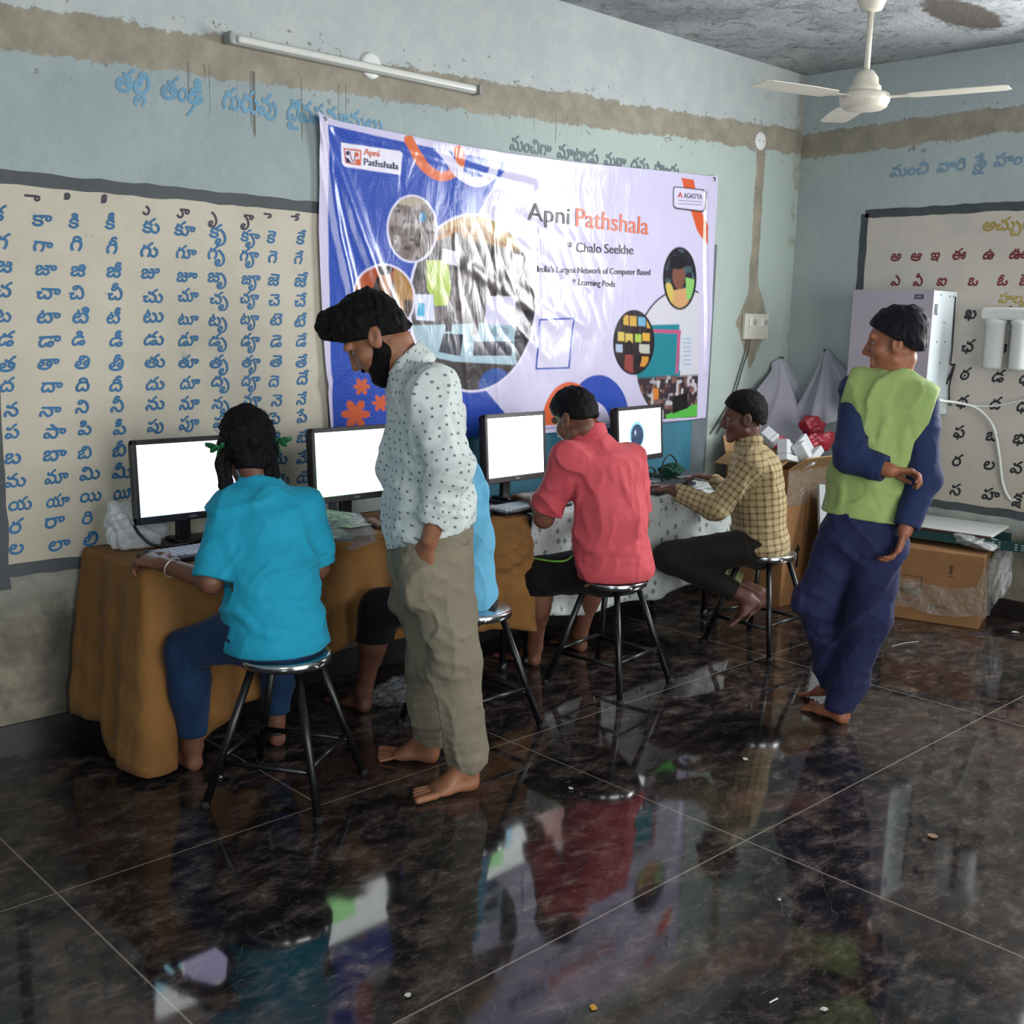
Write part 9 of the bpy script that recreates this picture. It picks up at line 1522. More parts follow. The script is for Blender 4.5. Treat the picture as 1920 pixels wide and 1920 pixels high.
def build_blue():
    fr = Frame(2.62, 2.925); j = fr.j; t = person('person in pale blue shirt seated on a stool mostly hidden behind the standing man', None)
    S = unit(-LEFT*.9+AWAY*.4); B = unit(np.cross(UPV, S))
    pel, waist, chest, nb = j(862, 1100, 0), j(856, 1020, .02), j(846, 930, .06), j(818, 855, .12)
    shL, shR = j(780, 885, .05), j(872, 895, .15); elL, wrL, haL = j(752, 985, .14), j(722, 992, .26), j(690, 972, .30); elR, wrR, haR = j(878, 980, .25), j(840, 965, .42), j(815, 960, .48)
    hipL, hipR = j(830, 1125, .0), j(890, 1125, .07); knL, knR = V3(2.40, 3.19, .43), V3(2.70, 3.19, .43); fL, fR = onz(693, 1338), V3(2.72, 3.22, 0); aL, aR = fL+V3(0, .035, .085), fR+V3(0, .035, .085)
    s = .92; Fd = unit(B*.8-UPV*.5); Ud = unit(UPV+B*.5); HC = j(806, 792, .14); hp, P, ax = head_prims(HC, Fd, Ud, s)
    body = [ec(pel, waist, (.125, .10), (.105, .085), S, .04), ec(waist, chest, (.105, .08), (.12, .085), S, .05), ec(chest, nb, (.11, .075), (.045, .04), S, .05), ec(nb-UPV*.02, P(-.03, -.06), .043, .042, None, .025), ec(shL, shR, .045, None, None, .04)]
    body += limb(shL, elL, wrL, .04, .033, .024)+limb(shR, elR, wrR, .04, .033, .024)+hand_prims(wrL, haL-wrL, -UPV, -1, .95, (.3, .5, .5))+hand_prims(wrR, haR-wrR, -UPV, 1, .95, (.3, .4, .4))
    body += seat_legs(hipL, hipR, knL, knR, aL, aR, .07, .048, .031)+foot(aL, fL, fL+V3(-.02, .22, 0), .88, 1)+foot(aR, fR, fR+V3(.02, .22, 0), .88, -1)+hp
    sdf_obj('body', body, .0045, SK_D, t, (), None, 1); eyes(P, ax, s, t); hair('hair', P, ax, s, t, 31, HAIR, (.008, .010, .010), .074, -.01, -.05, .003)
    sh = [ec(pel-UPV*.03, waist, (.148, .122), (.128, .104), S, .05), ec(waist, chest, (.128, .104), (.132, .098), S, .05), ec(chest, nb-UPV*.01, (.125, .09), (.065, .055), S, .05), ec(shL, shR, .056, None, None, .04), ec(shL, elL, .055, .052, None, .03), ec(shR, elR, .055, .052, None, .03), cut(ec(nb+UPV*.03, nb+UPV*.1, .05, .06))]
    sdf_obj('shirt', sh, .006, cloth_mat('pale_blue_shirt', '#5b9dbd', .8, .55, 7, 500, .06).m, t, [(pel-UPV*.075, -UPV, None), (elL, unit(elL-shL), .09), (elR, unit(elR-shR), .09)], ridged(33, .010, (9, 22), (1.3, 1.3, .6)), 1)
    st_ = [ec(pel-UPV*.03, pel-UPV*.045, (.135, .11), None, S, .03), ec(hipL, knL, .092, .074, None, .04), ec(hipR, knR, .092, .074, None, .04), ec(knL, knL*.55+aL*.45, .072, .07, None, .03), ec(knR, knR*.55+aR*.45, .072, .07, None, .03)]
    sdf_obj('shorts', st_, .007, cloth_mat('black_shorts_fabric', '#0b0b0e', .8, .3).m, t, [(knL*.62+aL*.38, -UPV, None)], ridged(35, .004, (12, 26)), 1)
    finish(t, (2.62, 2.925, .46))
build_blue()
def build_coral():
    fr = Frame(3.385, 2.925); j = fr.j; t = person('person in coral collared shirt and black shorts with green piping at the keyboard', None)
    S = unit(-LEFT*.93+AWAY*.37); B = unit(np.cross(UPV, S))
    pel, waist, chest, nb = j(1150, 1045, -.01), j(1146, 975, .0), j(1136, 895, .04), j(1106, 815, .07)
    shL, shR = j(1062, 858, -.03), j(1180, 868, .12); elL, wrL, haL = j(1020, 972, .05), j(1000, 938, .24), j(972, 925, .33); elR, wrR, haR = j(1200, 978, .17), j(1150, 940, .36), j(1120, 925, .43)
    hipL, hipR = j(1115, 1068, .0), j(1180, 1068, .06); knL, knR = V3(3.245, 3.20, .43), V3(3.60, 3.20, .43); fL, fR = onz(1012, 1250), onz(1097, 1224); aL, aR = fL+V3(0, .035, .085), fR+V3(0, .035, .085)
    s = .97; Fd = unit(LEFT*.62+AWAY*.58-UPV*.50); Ud = unit(UPV*1+LEFT*.3+AWAY*.25); HC = j(1078, 784, .08); hp, P, ax = head_prims(HC, Fd, Ud, s)
    body = [ec(pel, waist, (.14, .11), (.12, .09), S, .04), ec(waist, chest, (.12, .09), (.135, .09), S, .05), ec(chest, nb, (.125, .08), (.05, .045), S, .05), ec(nb-UPV*.02, P(-.03, -.06), .047, .046, None, .025), ec(shL, shR, .048, None, None, .04)]
    body += limb(shL, elL, wrL, .042, .037, .026)+limb(shR, elR, wrR, .042, .037, .026)+hand_prims(wrL, haL-wrL, -UPV, -1, 1.0, (.2, .4, .4))+hand_prims(wrR, haR-wrR, -UPV, 1, 1.0, (.3, .4, .4))
    body += seat_legs(hipL, hipR, knL, knR, aL, aR, .075, .052, .034)+foot(aL, fL, fL+V3(-.03, .23, 0), .92, 1)+foot(aR, fR, fR+V3(.03, .23, 0), .92, -1)+hp
    sdf_obj('body', body, .004, SK_C, t, (), None, 1); eyes(P, ax, s, t)
    hair('hair', P, ax, s, t, 41, HAIR, (.006, .012, .013), .078, .006, -.038, .0025, (), .75)
    sh = [ec(pel-UPV*.045, waist, (.166, .142), (.150, .118), S, .05), ec(waist, chest, (.148, .114), (.148, .102), S, .05), ec(chest, nb-UPV*.01, (.140, .096), (.072, .062), S, .05), ec(shL, shR, (.062, .060), None, UPV, .06),
          ec(shL, elL*.84+shL*.16, (.064, .062), (.068, .063), LEFT, .06), ec(shR, elR*.82+shR*.18, (.062, .06), (.064, .061), LEFT, .06), cut(ec(elL*.78+shL*.22, elL, .044, .046)), cut(ec(elR*.76+shR*.24, elR, .043, .045)), cut(ec(nb+UPV*.035, nb+UPV*.12, .052, .06))]
    fo = creases(sh, [(1090, 890, 1084, 940, .012, .012), (1066, 900, 1062, 930, .013, .010), (1130, 830, 1150, 900, .014, .009), (1090, 1010, 1130, 1050, .012, .012), (1085, 1030, 1200, 1040, .012, .012), (1100, 1050, 1205, 1022, .012, .011), (1160, 880, 1200, 1000, .014, .011), (1120, 1055, 1210, 1052, .010, .009), (1180, 920, 1208, 990, .012, .010), (1096, 960, 1110, 1010, .012, .010)])
    cm_ = cloth_mat('coral_shirt_cloth', '#b84a52', .75, .3, 7, 500, .05).m
    so = sdf_obj('shirt', sh, .0055, cm_, t, [(pel-UPV*.080, -UPV, None), (elL*.86+shL*.14, unit(elL-shL), .125), (elR*.84+shR*.16, unit(elR-shR), .105)], ridged(43, .010, (10, 26), (1.2, 1.2, .6), fo), 1)
    cl = [ec(nb+UPV*.010, nb+UPV*.048+B*.012, (.072, .070), (.060, .058), S, .02), cut(ec(nb+UPV*.0, nb+UPV*.12+B*.02, .052, .054), .004)]
    sdf_obj('collar', cl, .0045, cm_, so, [(nb+UPV*.050+B*.01, unit(UPV+B*.1), None)], None, 1)
    so_ = [ec(pel-UPV*.02, pel-UPV*.045, (.150, .120), None, S, .03), ec(hipL, knL, (.098, .090), (.084, .080), UPV, .04), ec(hipR, knR, (.098, .09), (.084, .08), UPV, .04), ec(knL, knL*.7+aL*.3, .080, .086, None, .03), ec(knR, knR*.7+aR*.3, .080, .086, None, .03)]
    oo = sdf_obj('shorts', so_, .006, cloth_mat('black_sport_shorts', '#0b0b0e', .7, .3).m, t, [(knL*.78+aL*.22, -UPV, None)], ridged(45, .004, (12, 26)), 1)
    tube_obj('green_piping', [surf(so_, *q)-HN*.006 for q in ((1074, 1041), (1062, 1050), (1040, 1052), (1010, 1048), (985, 1044), (972, 1050))], .0042, plain('lime_piping', '#6fae36', .6), oo, 8, True, 8)
    finish(t, (3.385, 2.925, .46))
build_coral()
def build_check():
    fr = Frame(4.375, 2.85); j = fr.j; t = person('person in yellow checked shirt seated sideways at the floral table', None)
    pel, waist, chest, nb = j(1424, 1005, 0), j(1424, 945, .0), j(1418, 885, .0), j(1405, 832, .0)
    shN, shF = j(1408, 872, -.12), j(1412, 868, .14); elN, wrN, haN = j(1345, 955, -.14), j(1258, 918, -.03), j(1218, 908, .03); elF, wrF, haF = j(1375, 935, .22), j(1338, 898, .28), j(1305, 890, .32)
    hipN, hipF = j(1425, 1022, -.07), j(1425, 1022, .09); knN, knF = j(1252, 1045, -.06), j(1268, 1040, .10)
    anN, anF = j(1402, 1122, -.10), j(1424, 1112, .02); s = .94; Fd = unit(LEFT*.97+AWAY*.12-UPV*.12); Ud = UPV
    HC = j(1394, 782, .0); hp, P, ax = head_prims(HC, Fd, Ud, s, True, .9); B = LEFT
    body = [ec(pel, waist, (.10, .13), (.085, .115), LEFT, .04), ec(waist, chest, (.085, .115), (.09, .13), LEFT, .05), ec(chest, nb, (.085, .125), (.045, .05), LEFT, .05), ec(nb-UPV*.02, P(-.03, -.06), .044, .043, None, .025), ec(shN, shF, .046, None, None, .04)]
    body += limb(shN, elN, wrN, .041, .034, .025)+limb(shF, elF, wrF, .041, .034, .025)+hand_prims(wrN, haN-wrN, -UPV, 1, .95, (.2, .35, .35))+hand_prims(wrF, haF-wrF, -UPV, -1, .95, (.3, .4, .4))
    body += limb(hipN, knN, anN, .07, .05, .032)+limb(hipF, knF, anF, .07, .05, .032)
    hN, tN, hF_, tF = j(1432, 1132, -.10), j(1366, 1176, -.13), j(1442, 1128, .02), j(1386, 1172, -.01)
    upn = unit(UPV*.75+LEFT*.65)
    body += foot(anN, hN, tN, .88, 1, upn)+foot(anF, hF_, tF, .88, -1, upn)+hp
    sdf_obj('body', body, .004, SK_D, t, (), None, 1); eyes(P, ax, s, t)
    hair('hair', P, ax, s, t, 51, HAIR, (.006, .010, .012), .072, .010, -.045, .0025, (), .55)
    sh = [ec(pel-UPV*.035, waist, (.136, .165), (.114, .148), LEFT, .05), ec(waist, chest, (.112, .148), (.112, .145), LEFT, .05), ec(chest, nb-UPV*.015, (.105, .138), (.062, .07), LEFT, .05), ec(shN, shF, .060, None, None, .04), ec(shN, elN, (.060, .058), (.054, .052), UPV, .03), ec(elN, wrN*.94+elN*.06, (.052, .05), (.040, .038), UPV, .025), ec(shF, elF, .058, .052, None, .03), ec(elF, wrF*.9+elF*.1, .05, .038, None, .025), cut(ec(nb+UPV*.03, nb+UPV*.1, .049, .056)), cut(ec(wrN*.88+elN*.12, wrN, .030, .034))]
    fo = creases(sh, [(1370, 990, 1460, 1000, .011, .009), (1375, 975, 1440, 985, .010, .009), (1330, 930, 1345, 975, .010, .009), (1318, 940, 1330, 975, .010, .008), (1400, 890, 1380, 950, .012, .008), (1440, 880, 1470, 940, .013, .007), (1290, 925, 1300, 955, .009, .007)])
    q = cloth_mat('check_cotton', '#a4946f', .85, .3, 8, 500, .05); at = q.n('ShaderNodeAttribute', attribute_name='weave').outputs['Vector']; u, v, _ = q.xyz(at)[:3]
    st_ = lambda c, per, w: q.sstep(q.math('ABSOLUTE', q.math('SUBTRACT', q.math('FRACT', q.math('DIVIDE', c, per)), .5)), w, w-.06)
    m = q.math('ADD', st_(u, .030, .20), st_(v, .030, .20)); m = q.math('ADD', q.math('MULTIPLY', m, .40), q.math('MULTIPLY', q.math('ADD', st_(u, .030, .05), st_(v, .030, .05)), .15), clamp=True)
    base = q.b.inputs['Base Color'].links[0].from_socket; q.set(Base_Color=q.mix(m, base, lin('#54402b')))
    so = sdf_obj('checked_shirt', sh, .005, q.m, t, [(pel-UPV*.070, -UPV, .3), (wrN*.93+elN*.07, unit(wrN-elN), .08)], ridged(53, .007, (10, 24), (1, 1, .7), fo), 1)
    torso_uv(so, pel, chest, .13, ((shN, elN, .075, .055, 0), (elN, wrN, .07, .05, .3), (shF, elF, .075, .055, 0)))
    cl = [ec(nb+UPV*.012, nb+UPV*.045+LEFT*.008, (.062, .064), (.055, .056), LEFT, .02), cut(ec(nb, nb+UPV*.12, .049, .05), .004)]
    co = sdf_obj('collar', cl, .0045, q.m, so, [(nb+UPV*.044, unit(UPV+LEFT*.3), None)], None, 1); torso_uv(co, nb, nb+UPV*.1, .06)
    tr = [ec(pel-UPV*.02, pel-UPV*.045, (.115, .145), None, LEFT, .03), ec(hipN, knN, .090, .070, None, .04), ec(hipF, knF, .088, .07, None, .04), ec(knN, anN*.88+knN*.12, .066, .050, None, .03), ec(knF, anF*.75+knF*.25, .066, .052, None, .03)]
    sdf_obj('trousers', tr, .006, cloth_mat('dark_brown_trousers', '#211d1b', .85, .35).m, t, [(anN*.84+knN*.16, unit(anN-knN), .11), (anF*.70+knF*.30, unit(anF-knF), .09)], ridged(55, .003, (12, 26)), 1)
    cf = [ec(anF*.56+knF*.44, anF*.74+knF*.26, .058, .054, None, .01)]
    sdf_obj('turned_hem', cf, .005, plain('pale_green_lining', '#848a5c', .85), [c for c in t.children if c.name.startswith('trousers')][0], [(anF*.76+knF*.24, unit(anF-knF), None)], None, 1)
    finish(t, (4.375, 2.85, .46))
build_check()
def build_green():
    fr = Frame(3.73, 2.02); j = fr.j; t = person('person walking barefoot in lime vest over navy sleeves with one arm behind the back', None)
    S = unit(-LEFT*.93+AWAY*.30*-1); S = unit(-LEFT*.95-AWAY*.25); B = unit(np.cross(UPV, S))
    pel, waist, chest, nb = j(1618, 985, 0), j(1636, 890, .01), j(1664, 775, .03), j(1678, 705, .06)
    shL, shR = j(1606, 728, .08), j(1728, 758, -.01); elL, wrL, haL = j(1592, 858, -.07), j(1668, 882, -.16), j(1700, 884, -.17); elR, wrR, haR = j(1732, 892, -.10), j(1697, 995, -.15), j(1676, 1055, -.15)
    hipL, hipR = j(1582, 1002, .03), j(1650, 1005, -.03); knL, knR = j(1532, 1130, .06), j(1632, 1155, -.05); hR = onz(1590, 1360); tR = hR+unit(AWAY*.75+LEFT*.45)*.23; anR = hR+unit(tR-hR)*.04+UPV*.085
    toeL = onz(1510, 1302); hL = j(1580, 1322, .14); hL = np.array([hL[0], hL[1], .07]); anL = hL+unit(toeL-hL)*.03+UPV*.085; anL = j(1572, 1285, .12)
    s = .97; Fd = unit(LEFT*.92+AWAY*.36-UPV*.10); Ud = unit(UPV*1-LEFT*.05); HC = j(1678, 642, .06); hp, P, ax = head_prims(HC, Fd, Ud, s, True, 1)
    body = [ec(pel, waist, (.12, .095), (.105, .085), S, .04), ec(waist, chest, (.105, .085), (.125, .09), S, .05), ec(chest, nb, (.115, .08), (.05, .045), S, .05), ec(nb-UPV*.02, P(-.03, -.06), .047, .046, None, .025), ec(shL, shR, .048, None, None, .04)]
    body += limb(shL, elL, wrL, .042, .036, .026)+limb(shR, elR, wrR, .042, .036, .026)
    body += hand_prims(wrL, haL-wrL, unit(-AWAY*.2-UPV*.6), 1, .95, (.5, .9, .8), .04, .9)+hand_prims(wrR, haR-wrR, unit(LEFT*.8+AWAY*.3), 1, .98, (.35, .55, .5), .05, .6)
    body += limb(hipL, knL, anL, .075, .052, .034)+limb(hipR, knR, anR, .075, .052, .034)+foot(anR, hR, tR, .95, -1)+foot(anL, hL, toeL, .92, 1, unit(UPV+LEFT*.3))+hp
    sdf_obj('body', body, .004, SK_R, t, (), None, 1); eyes(P, ax, s, t)
    hair('hair', P, ax, s, t, 61, hair_mat('charcoal_hair', '#121218'), (.010, .014, .016), .074, .012, -.040, .004, [ell(P(-.06, .06), (.07, .05, .06), ax[2], ax[1], .03)], .6)
    ve = [ec(pel+UPV*.01, waist, (.150, .120), (.142, .112), S, .05), ec(waist, chest, (.142, .112), (.146, .102), S, .05), ec(chest, nb-UPV*.03, (.140, .098), (.080, .068), S, .05), ec(shL, shR, (.082, .078), None, UPV, .05), ec(shL*.9+shR*.1-UPV*.03, shL*.8+shR*.2-UPV*.14, (.088, .094), (.07, .085), S, .06), ec(shR*.98+shL*.02-UPV*.03, shR*.85+shL*.15-UPV*.14, (.082, .094), (.07, .085), S, .06), cut(ec(nb+UPV*.035, nb+UPV*.12, .056, .064))]
    fo = creases(ve, [(1655, 700, 1660, 790, .016, .010), (1610, 760, 1640, 860, .015, .010), (1700, 790, 1690, 870, .014, .010), (1660, 790, 1640, 870, .014, .009), (1690, 820, 1705, 880, .012, .011), (1560, 920, 1600, 870, .014, .010), (1580, 900, 1575, 955, .014, .008), (1640, 910, 1660, 965, .015, .008), (1710, 760, 1720, 830, .013, .009)])
    sdf_obj('vest', ve, .0055, cloth_mat('lime_vest_cloth', '#879c5e', .8, .3, 7, 500, .05).m, t, [(j(1615, 968, 0), unit(-UPV+LEFT*.10), None), (shL+unit(shL-shR)*.035, unit(shL-shR), .2), (shR+unit(shR-shL)*.045, unit(shR-shL), .2)], ridged(63, .008, (10, 26), (1.2, 1.2, .6), fo), 1)
    nv = cloth_mat('navy_cotton', '#1e2a4c', .8, .35, 8, 500, .08).m
    sl = [ec(shL, shR, (.050, .048), None, UPV, .04), ec(waist, chest, (.12, .095), (.13, .092), S, .04), ec(chest, nb-UPV*.01, (.12, .085), (.060, .054), S, .04), ec(shL, elL, (.060, .058), (.058, .054), S, .03), ec(elL, wrL*.9+elL*.1, (.058, .054), (.050, .046), UPV, .03), ec(shR, elR, (.062, .058), (.058, .052), S, .03), ec(elR, wrR*.92+elR*.08, (.058, .052), (.050, .046), S, .03), cut(ec(nb+UPV*.032, nb+UPV*.1, .05, .058)), cut(ec(wrR*.86+elR*.14, wrR, .030, .032)), cut(ec(wrL*.84+elL*.16, wrL, .030, .032))]
    sdf_obj('navy_shirt', sl, .0055, nv, t, [(wrR*.93+elR*.07, unit(wrR-elR), .08), (wrL*.90+elL*.10, unit(wrL-elL), .08)], ridged(65, .006, (10, 24)), 1)
    tr = [ec(pel+UPV*.03, pel-UPV*.04, (.132, .108), (.138, .112), S, .04), ec(hipL, knL, (.096, .090), (.082, .074), S, .04), ec(hipR, knR, (.096, .090), (.082, .074), S, .04), ec(knL, anL, (.080, .072), (.066, .060), S, .04), ec(knR, anR+UPV*.0, (.080, .074), (.066, .06), S, .04)]
    fo = creases(tr, [(1500, 1100, 1565, 1130, .013, .010), (1505, 1150, 1570, 1160, .013, .009), (1515, 1190, 1580, 1180, .013, .008), (1600, 1170, 1665, 1140, .014, .010), (1600, 1210, 1660, 1190, .014, .008), (1560, 1010, 1620, 1060, .014, .010), (1620, 1040, 1680, 1010, .014, .010), (1580, 1290, 1640, 1280, .012, .008)])
    sdf_obj('trousers', tr, .0055, cloth_mat('navy_trouser_cloth', '#1f2344', .8, .4, 8, 500, .08).m, t, [(anR-UPV*.035, -UPV, .13), (anL-UPV*.02, unit(-UPV*.9+LEFT*.1), .11)], ridged(67, .011, (10, 26), (1, 1, .7), fo), 1)
    finish(t, (3.73, 2.02, 0))
build_green()
# ---------------------------------------------------------------- vinyl banner
def edge(pts):
    pts = np.array(pts, float); L = np.r_[0, np.cumsum(np.linalg.norm(np.diff(pts, axis=0), axis=1))]; L /= L[-1]
    return lambda t: np.c_[np.interp(t, L, pts[:, 0]), np.interp(t, L, pts[:, 1])]
def banner():
    NU, NV = 640, 310
    T_ = edge([(593, 209), (612, 219), (640, 228), (697, 240), (819, 265), (940, 286), (1040, 300), (1132, 310), (1250, 321), (1330, 330), (1348, 329)])
    B_ = edge([(622, 806), (700, 815), (850, 822), (1030, 812), (1200, 797), (1290, 788), (1325, 783)])
    L_ = edge([(593, 209), (599, 260), (601, 340), (599, 430), (607, 620), (622, 806)]); R_ = edge([(1348, 329), (1346, 380), (1340, 470), (1336, 600), (1325, 783)])
    # equal steps along the real cloth, not along the picture
    Xw = lambda px, py: np.array([ony(a, b, 3.70)[[0, 2]] for a, b in zip(px, py)])
    def even(fn, n):
        t = np.linspace(0, 1, 200); p = fn(t); w = Xw(p[:, 0], p[:, 1]); s = np.r_[0, np.cumsum(np.linalg.norm(np.diff(w, axis=0), axis=1))]; s /= s[-1]
        return Xw(*fn(np.interp(np.linspace(0, 1, n), s, t)).T)
    t, b, l, r_ = even(T_, NU), even(B_, NU), even(L_, NV), even(R_, NV)
    u = np.linspace(0, 1, NU)[:, None, None]; v = np.linspace(0, 1, NV)[None, :, None]
    S = (1-v)*t[:, None]+v*b[:, None]+(1-u)*l[None]+u*r_[None]-((1-u)*(1-v)*t[0]+u*(1-v)*t[-1]+(1-u)*v*b[0]+u*v*b[-1])
    X, Z = S[..., 0], S[..., 1]; u = u[..., 0]+0*X; v = v[..., 0]+0*X
    # printed layout, in the flat banner's own drawing units
    dx, dy, dz = X, 3.70+0*X, Z-CAMH; w = dx*_f[0]+dy*_f[1]+dz*_f[2]
    px = 960+F*(dx*_r[0]+dy*_r[1]+dz*_r[2])/w; py = 960-F*(dx*_u[0]+dy*_u[1]+dz*_u[2])/w
    g = np.random.default_rng(5)
    def vn(sc, seed):
        q = np.random.default_rng(seed).random((260, 260)); a, c = X*sc, Z*sc; i, k = np.floor(a).astype(int) % 250, np.floor(c).astype(int) % 250; fa, fc = a-np.floor(a), c-np.floor(c)
        fa, fc = fa*fa*(3-2*fa), fc*fc*(3-2*fc)
        return (q[i, k]*(1-fa)+q[i+1, k]*fa)*(1-fc)+(q[i, k+1]*(1-fa)+q[i+1, k+1]*fa)*fc
    C = np.zeros(X.shape+(3,)); C[:] = lin('#c9c3e0')
    def put(m, c):
        m = np.clip(m, 0, 1)[..., None]; c = lin(c) if isinstance(c, str) else c; C[:] = C*(1-m)+np.asarray(c)*m
    AA = 1.6
    def els(cx, cy, rx, ry): return np.clip((1-np.sqrt(((px-cx)/rx)**2+((py-cy)/ry)**2))*min(rx, ry)/AA+.5, 0, 1)
    def poly(P_):
        P_ = np.array(P_, float); ins = np.zeros(px.shape, bool); d = np.full(px.shape, 1e9)
        for (x0, y0), (x1, y1) in zip(P_, np.roll(P_, -1, 0)):
            c = ((y0 > py) != (y1 > py)) & (px < (x1-x0)*(py-y0)/((y1-y0) or 1e-9)+x0); ins ^= c
            tt = np.clip(((px-x0)*(x1-x0)+(py-y0)*(y1-y0))/((x1-x0)**2+(y1-y0)**2+1e-9), 0, 1); d = np.minimum(d, np.hypot(px-x0-tt*(x1-x0), py-y0-tt*(y1-y0)))
        return np.clip(np.where(ins, d, -d)/AA+.5, 0, 1)
    def stroke(P_, wd_):
        P_ = spline([(a, b_, 0) for a, b_ in P_], 6); d = np.full(px.shape, 1e9)
        for p0, p1 in zip(P_[:-1], P_[1:]):
            x0, y0, x1, y1 = p0[0], p0[1], p1[0], p1[1]; tt = np.clip(((px-x0)*(x1-x0)+(py-y0)*(y1-y0))/((x1-x0)**2+(y1-y0)**2+1e-9), 0, 1); d = np.minimum(d, np.hypot(px-x0-tt*(x1-x0), py-y0-tt*(y1-y0)))
        return np.clip((wd_/2-d)/AA+.5, 0, 1)
    blue = poly([(612, 233), (700, 254), (820, 279), (963, 308), (945, 322), (927, 345), (911, 375), (897, 402), (890, 560), (880, 730), (912, 733), (930, 755), (950, 778), (975, 806), (990, 825), (628, 830), (622, 700), (613, 500), (612, 350)])
    put(blue, '#2a49a8')
    # scallop pattern
    ph = (Z*22); row = np.floor(ph); fx = (X*15+.5*(row % 2)) % 1-.5; fy = ph-row
    rr_ = np.sqrt((fx*1.4)**2+(fy*.75)**2); ring = np.exp(-((rr_ % .24-.12)/.035)**2)
    put(blue*ring*.30, '#6f86cf')
    put(poly([(948, 780), (905, 735), (880, 740), (880, 830), (1000, 830)])*blue, '#2a49a8')
    # looping ribbons
    put(stroke([(766, 262), (782, 292), (803, 318), (829, 331), (852, 322), (862, 302), (858, 282)], 18), '#d2683c')
    put(stroke([(824, 278), (842, 300), (862, 326), (890, 342), (914, 336), (926, 316), (922, 297)], 17), '#cfcbe4')
    # round pictures
    def pic(cx, cy, rx, ry, rim, rimc): put(els(cx, cy, rx+rim, ry+rim), rimc); return els(cx, cy, rx, ry)
    m = pic(885, 568, 115, 163, 5, '#d6d2e8')
    n1, n2 = vn(14, 1), vn(40, 2); put(m, '#4c4547'); put(m*np.clip((n1-.4)*3, 0, 1)*.7, '#7d7276'); put(m*np.clip((n2-.55)*4, 0, 1)*.6, '#2b2629')
    put(m*np.clip((455-py+.25*(px-885))/12, 0, 1), '#b79a6c'); put(m*poly([(770, 470), (850, 425), (905, 425), (960, 470), (900, 445), (840, 445)]), '#9b6d3f')
    put(m*poly([(766, 610), (850, 608), (1000, 600), (1000, 690), (850, 680), (770, 660)]), '#9db8c4'); put(m*poly([(770, 660), (850, 678), (1000, 686), (1000, 740), (770, 740)]), '#3b3336')
    put(m*els(930, 725, 32, 34), '#31529b')
    for q, c in (([(799, 488), (840, 488), (845, 540), (838, 572), (815, 574), (800, 540)], '#a9be55'), ([(830, 466), (857, 472), (856, 499), (829, 493)], '#d8d4e6'), ([(910, 555), (965, 556), (962, 610), (908, 608)], '#cfcbe6'), ([(778, 552), (812, 552), (815, 602), (780, 600)], '#cfd3ea'), ([(784, 568), (797, 568), (796, 593), (782, 592)], '#28a0c4'), ([(960, 475), (980, 480), (978, 505), (958, 498)], '#cfcbe4'), ([(832, 625), (868, 627), (862, 668), (822, 660)], '#2d2c3e'), ([(888, 640), (960, 640), (958, 667), (886, 667)], '#2d2c3e'), ([(886, 585), (898, 585), (896, 628), (885, 628)], '#4a3f45'), ([(838, 585), (852, 585), (846, 622), (834, 622)], '#4a3f45')): put(m*poly(q), c)
    put(m*els(985, 640, 22, 60), '#2c2930'); put(m*els(857, 448, 11, 14), '#5c4c46'); put(m*els(935, 622, 18, 10), '#7f97a5')
    m = pic(773, 429, 44, 60, 4, '#d6d2e8'); put(m, '#6d5f5d'); put(m*np.clip((vn(30, 7)-.45)*4, 0, 1)*.8, '#a89b9b'); put(m*np.clip((vn(55, 8)-.6)*5, 0, 1)*.8, '#2d2627'); put(m*els(773, 372, 40, 14), '#a99e8c'); put(m*els(792, 408, 7, 10), '#2f77a8')
    m = pic(719, 560, 56, 62, 4, '#d6d2e8'); put(m, '#a9502f'); put(m*np.clip((px-738)/3, 0, 1), '#a3763a'); put(m*np.clip((px-756)/3, 0, 1)*np.clip((py-560)/4, 0, 1), '#4a3430')
    put(m*els(720, 550, 21, 46), '#2f2124'); put(m*els(722, 622, 30, 34), '#c5c9bd'); put(m*els(722, 526, 13, 21), '#b98872'); put(m*els(721, 505, 17, 11), '#2f2124'); put(m*poly([(714, 540), (730, 540), (733, 560), (712, 560)]), '#b98872')
    # logo panel
    put(poly([(641, 267), (749, 283), (755, 288), (752, 328), (645, 312), (640, 306)]), '#e3e0ee')
    put(poly([(645, 277), (679, 281), (678, 311), (648, 306)])-poly([(648, 280), (676, 284), (675, 307), (651, 303)]), '#c9543b')
    put(els(653, 287, 3.5, 4.5), '#1d2250'); put(els(670, 290, 4, 5), '#d0603a'); put(poly([(648, 294), (655, 297), (660, 306), (650, 304)]), '#1d2250'); put(poly([(667, 299), (677, 297), (676, 308), (668, 307)]), '#d0603a'); put(stroke([(657, 283), (660, 298), (665, 302), (667, 286)], 2), '#7a3a55')
    # flowers
    for cx, cy, r0 in ((679, 725, 15), (714, 756, 15), (668, 777, 26)):
        a = np.arctan2(py-cy, px-cx); d = np.hypot(px-cx, (py-cy)*.92); pet = r0*(.42+.62*np.abs(np.cos(a*3))**.8); put(np.clip((pet-d)/AA+.5, 0, 1), '#c9603f')
    # right-hand side
    put(poly([(1277, 333), (1302, 337), (1308, 372), (1318, 400), (1328, 425), (1326, 460), (1308, 432), (1296, 395), (1286, 360)]), '#d05a32')
    m = poly([(1266, 349), (1320, 355), (1325, 360), (1323, 394), (1318, 398), (1268, 392), (1263, 387), (1263, 352)]); put(m, '#17161f'); put(poly([(1267, 351), (1318, 357), (1322, 361), (1320, 392), (1317, 395), (1269, 389), (1265, 385), (1265, 354)]), '#d2cde6')
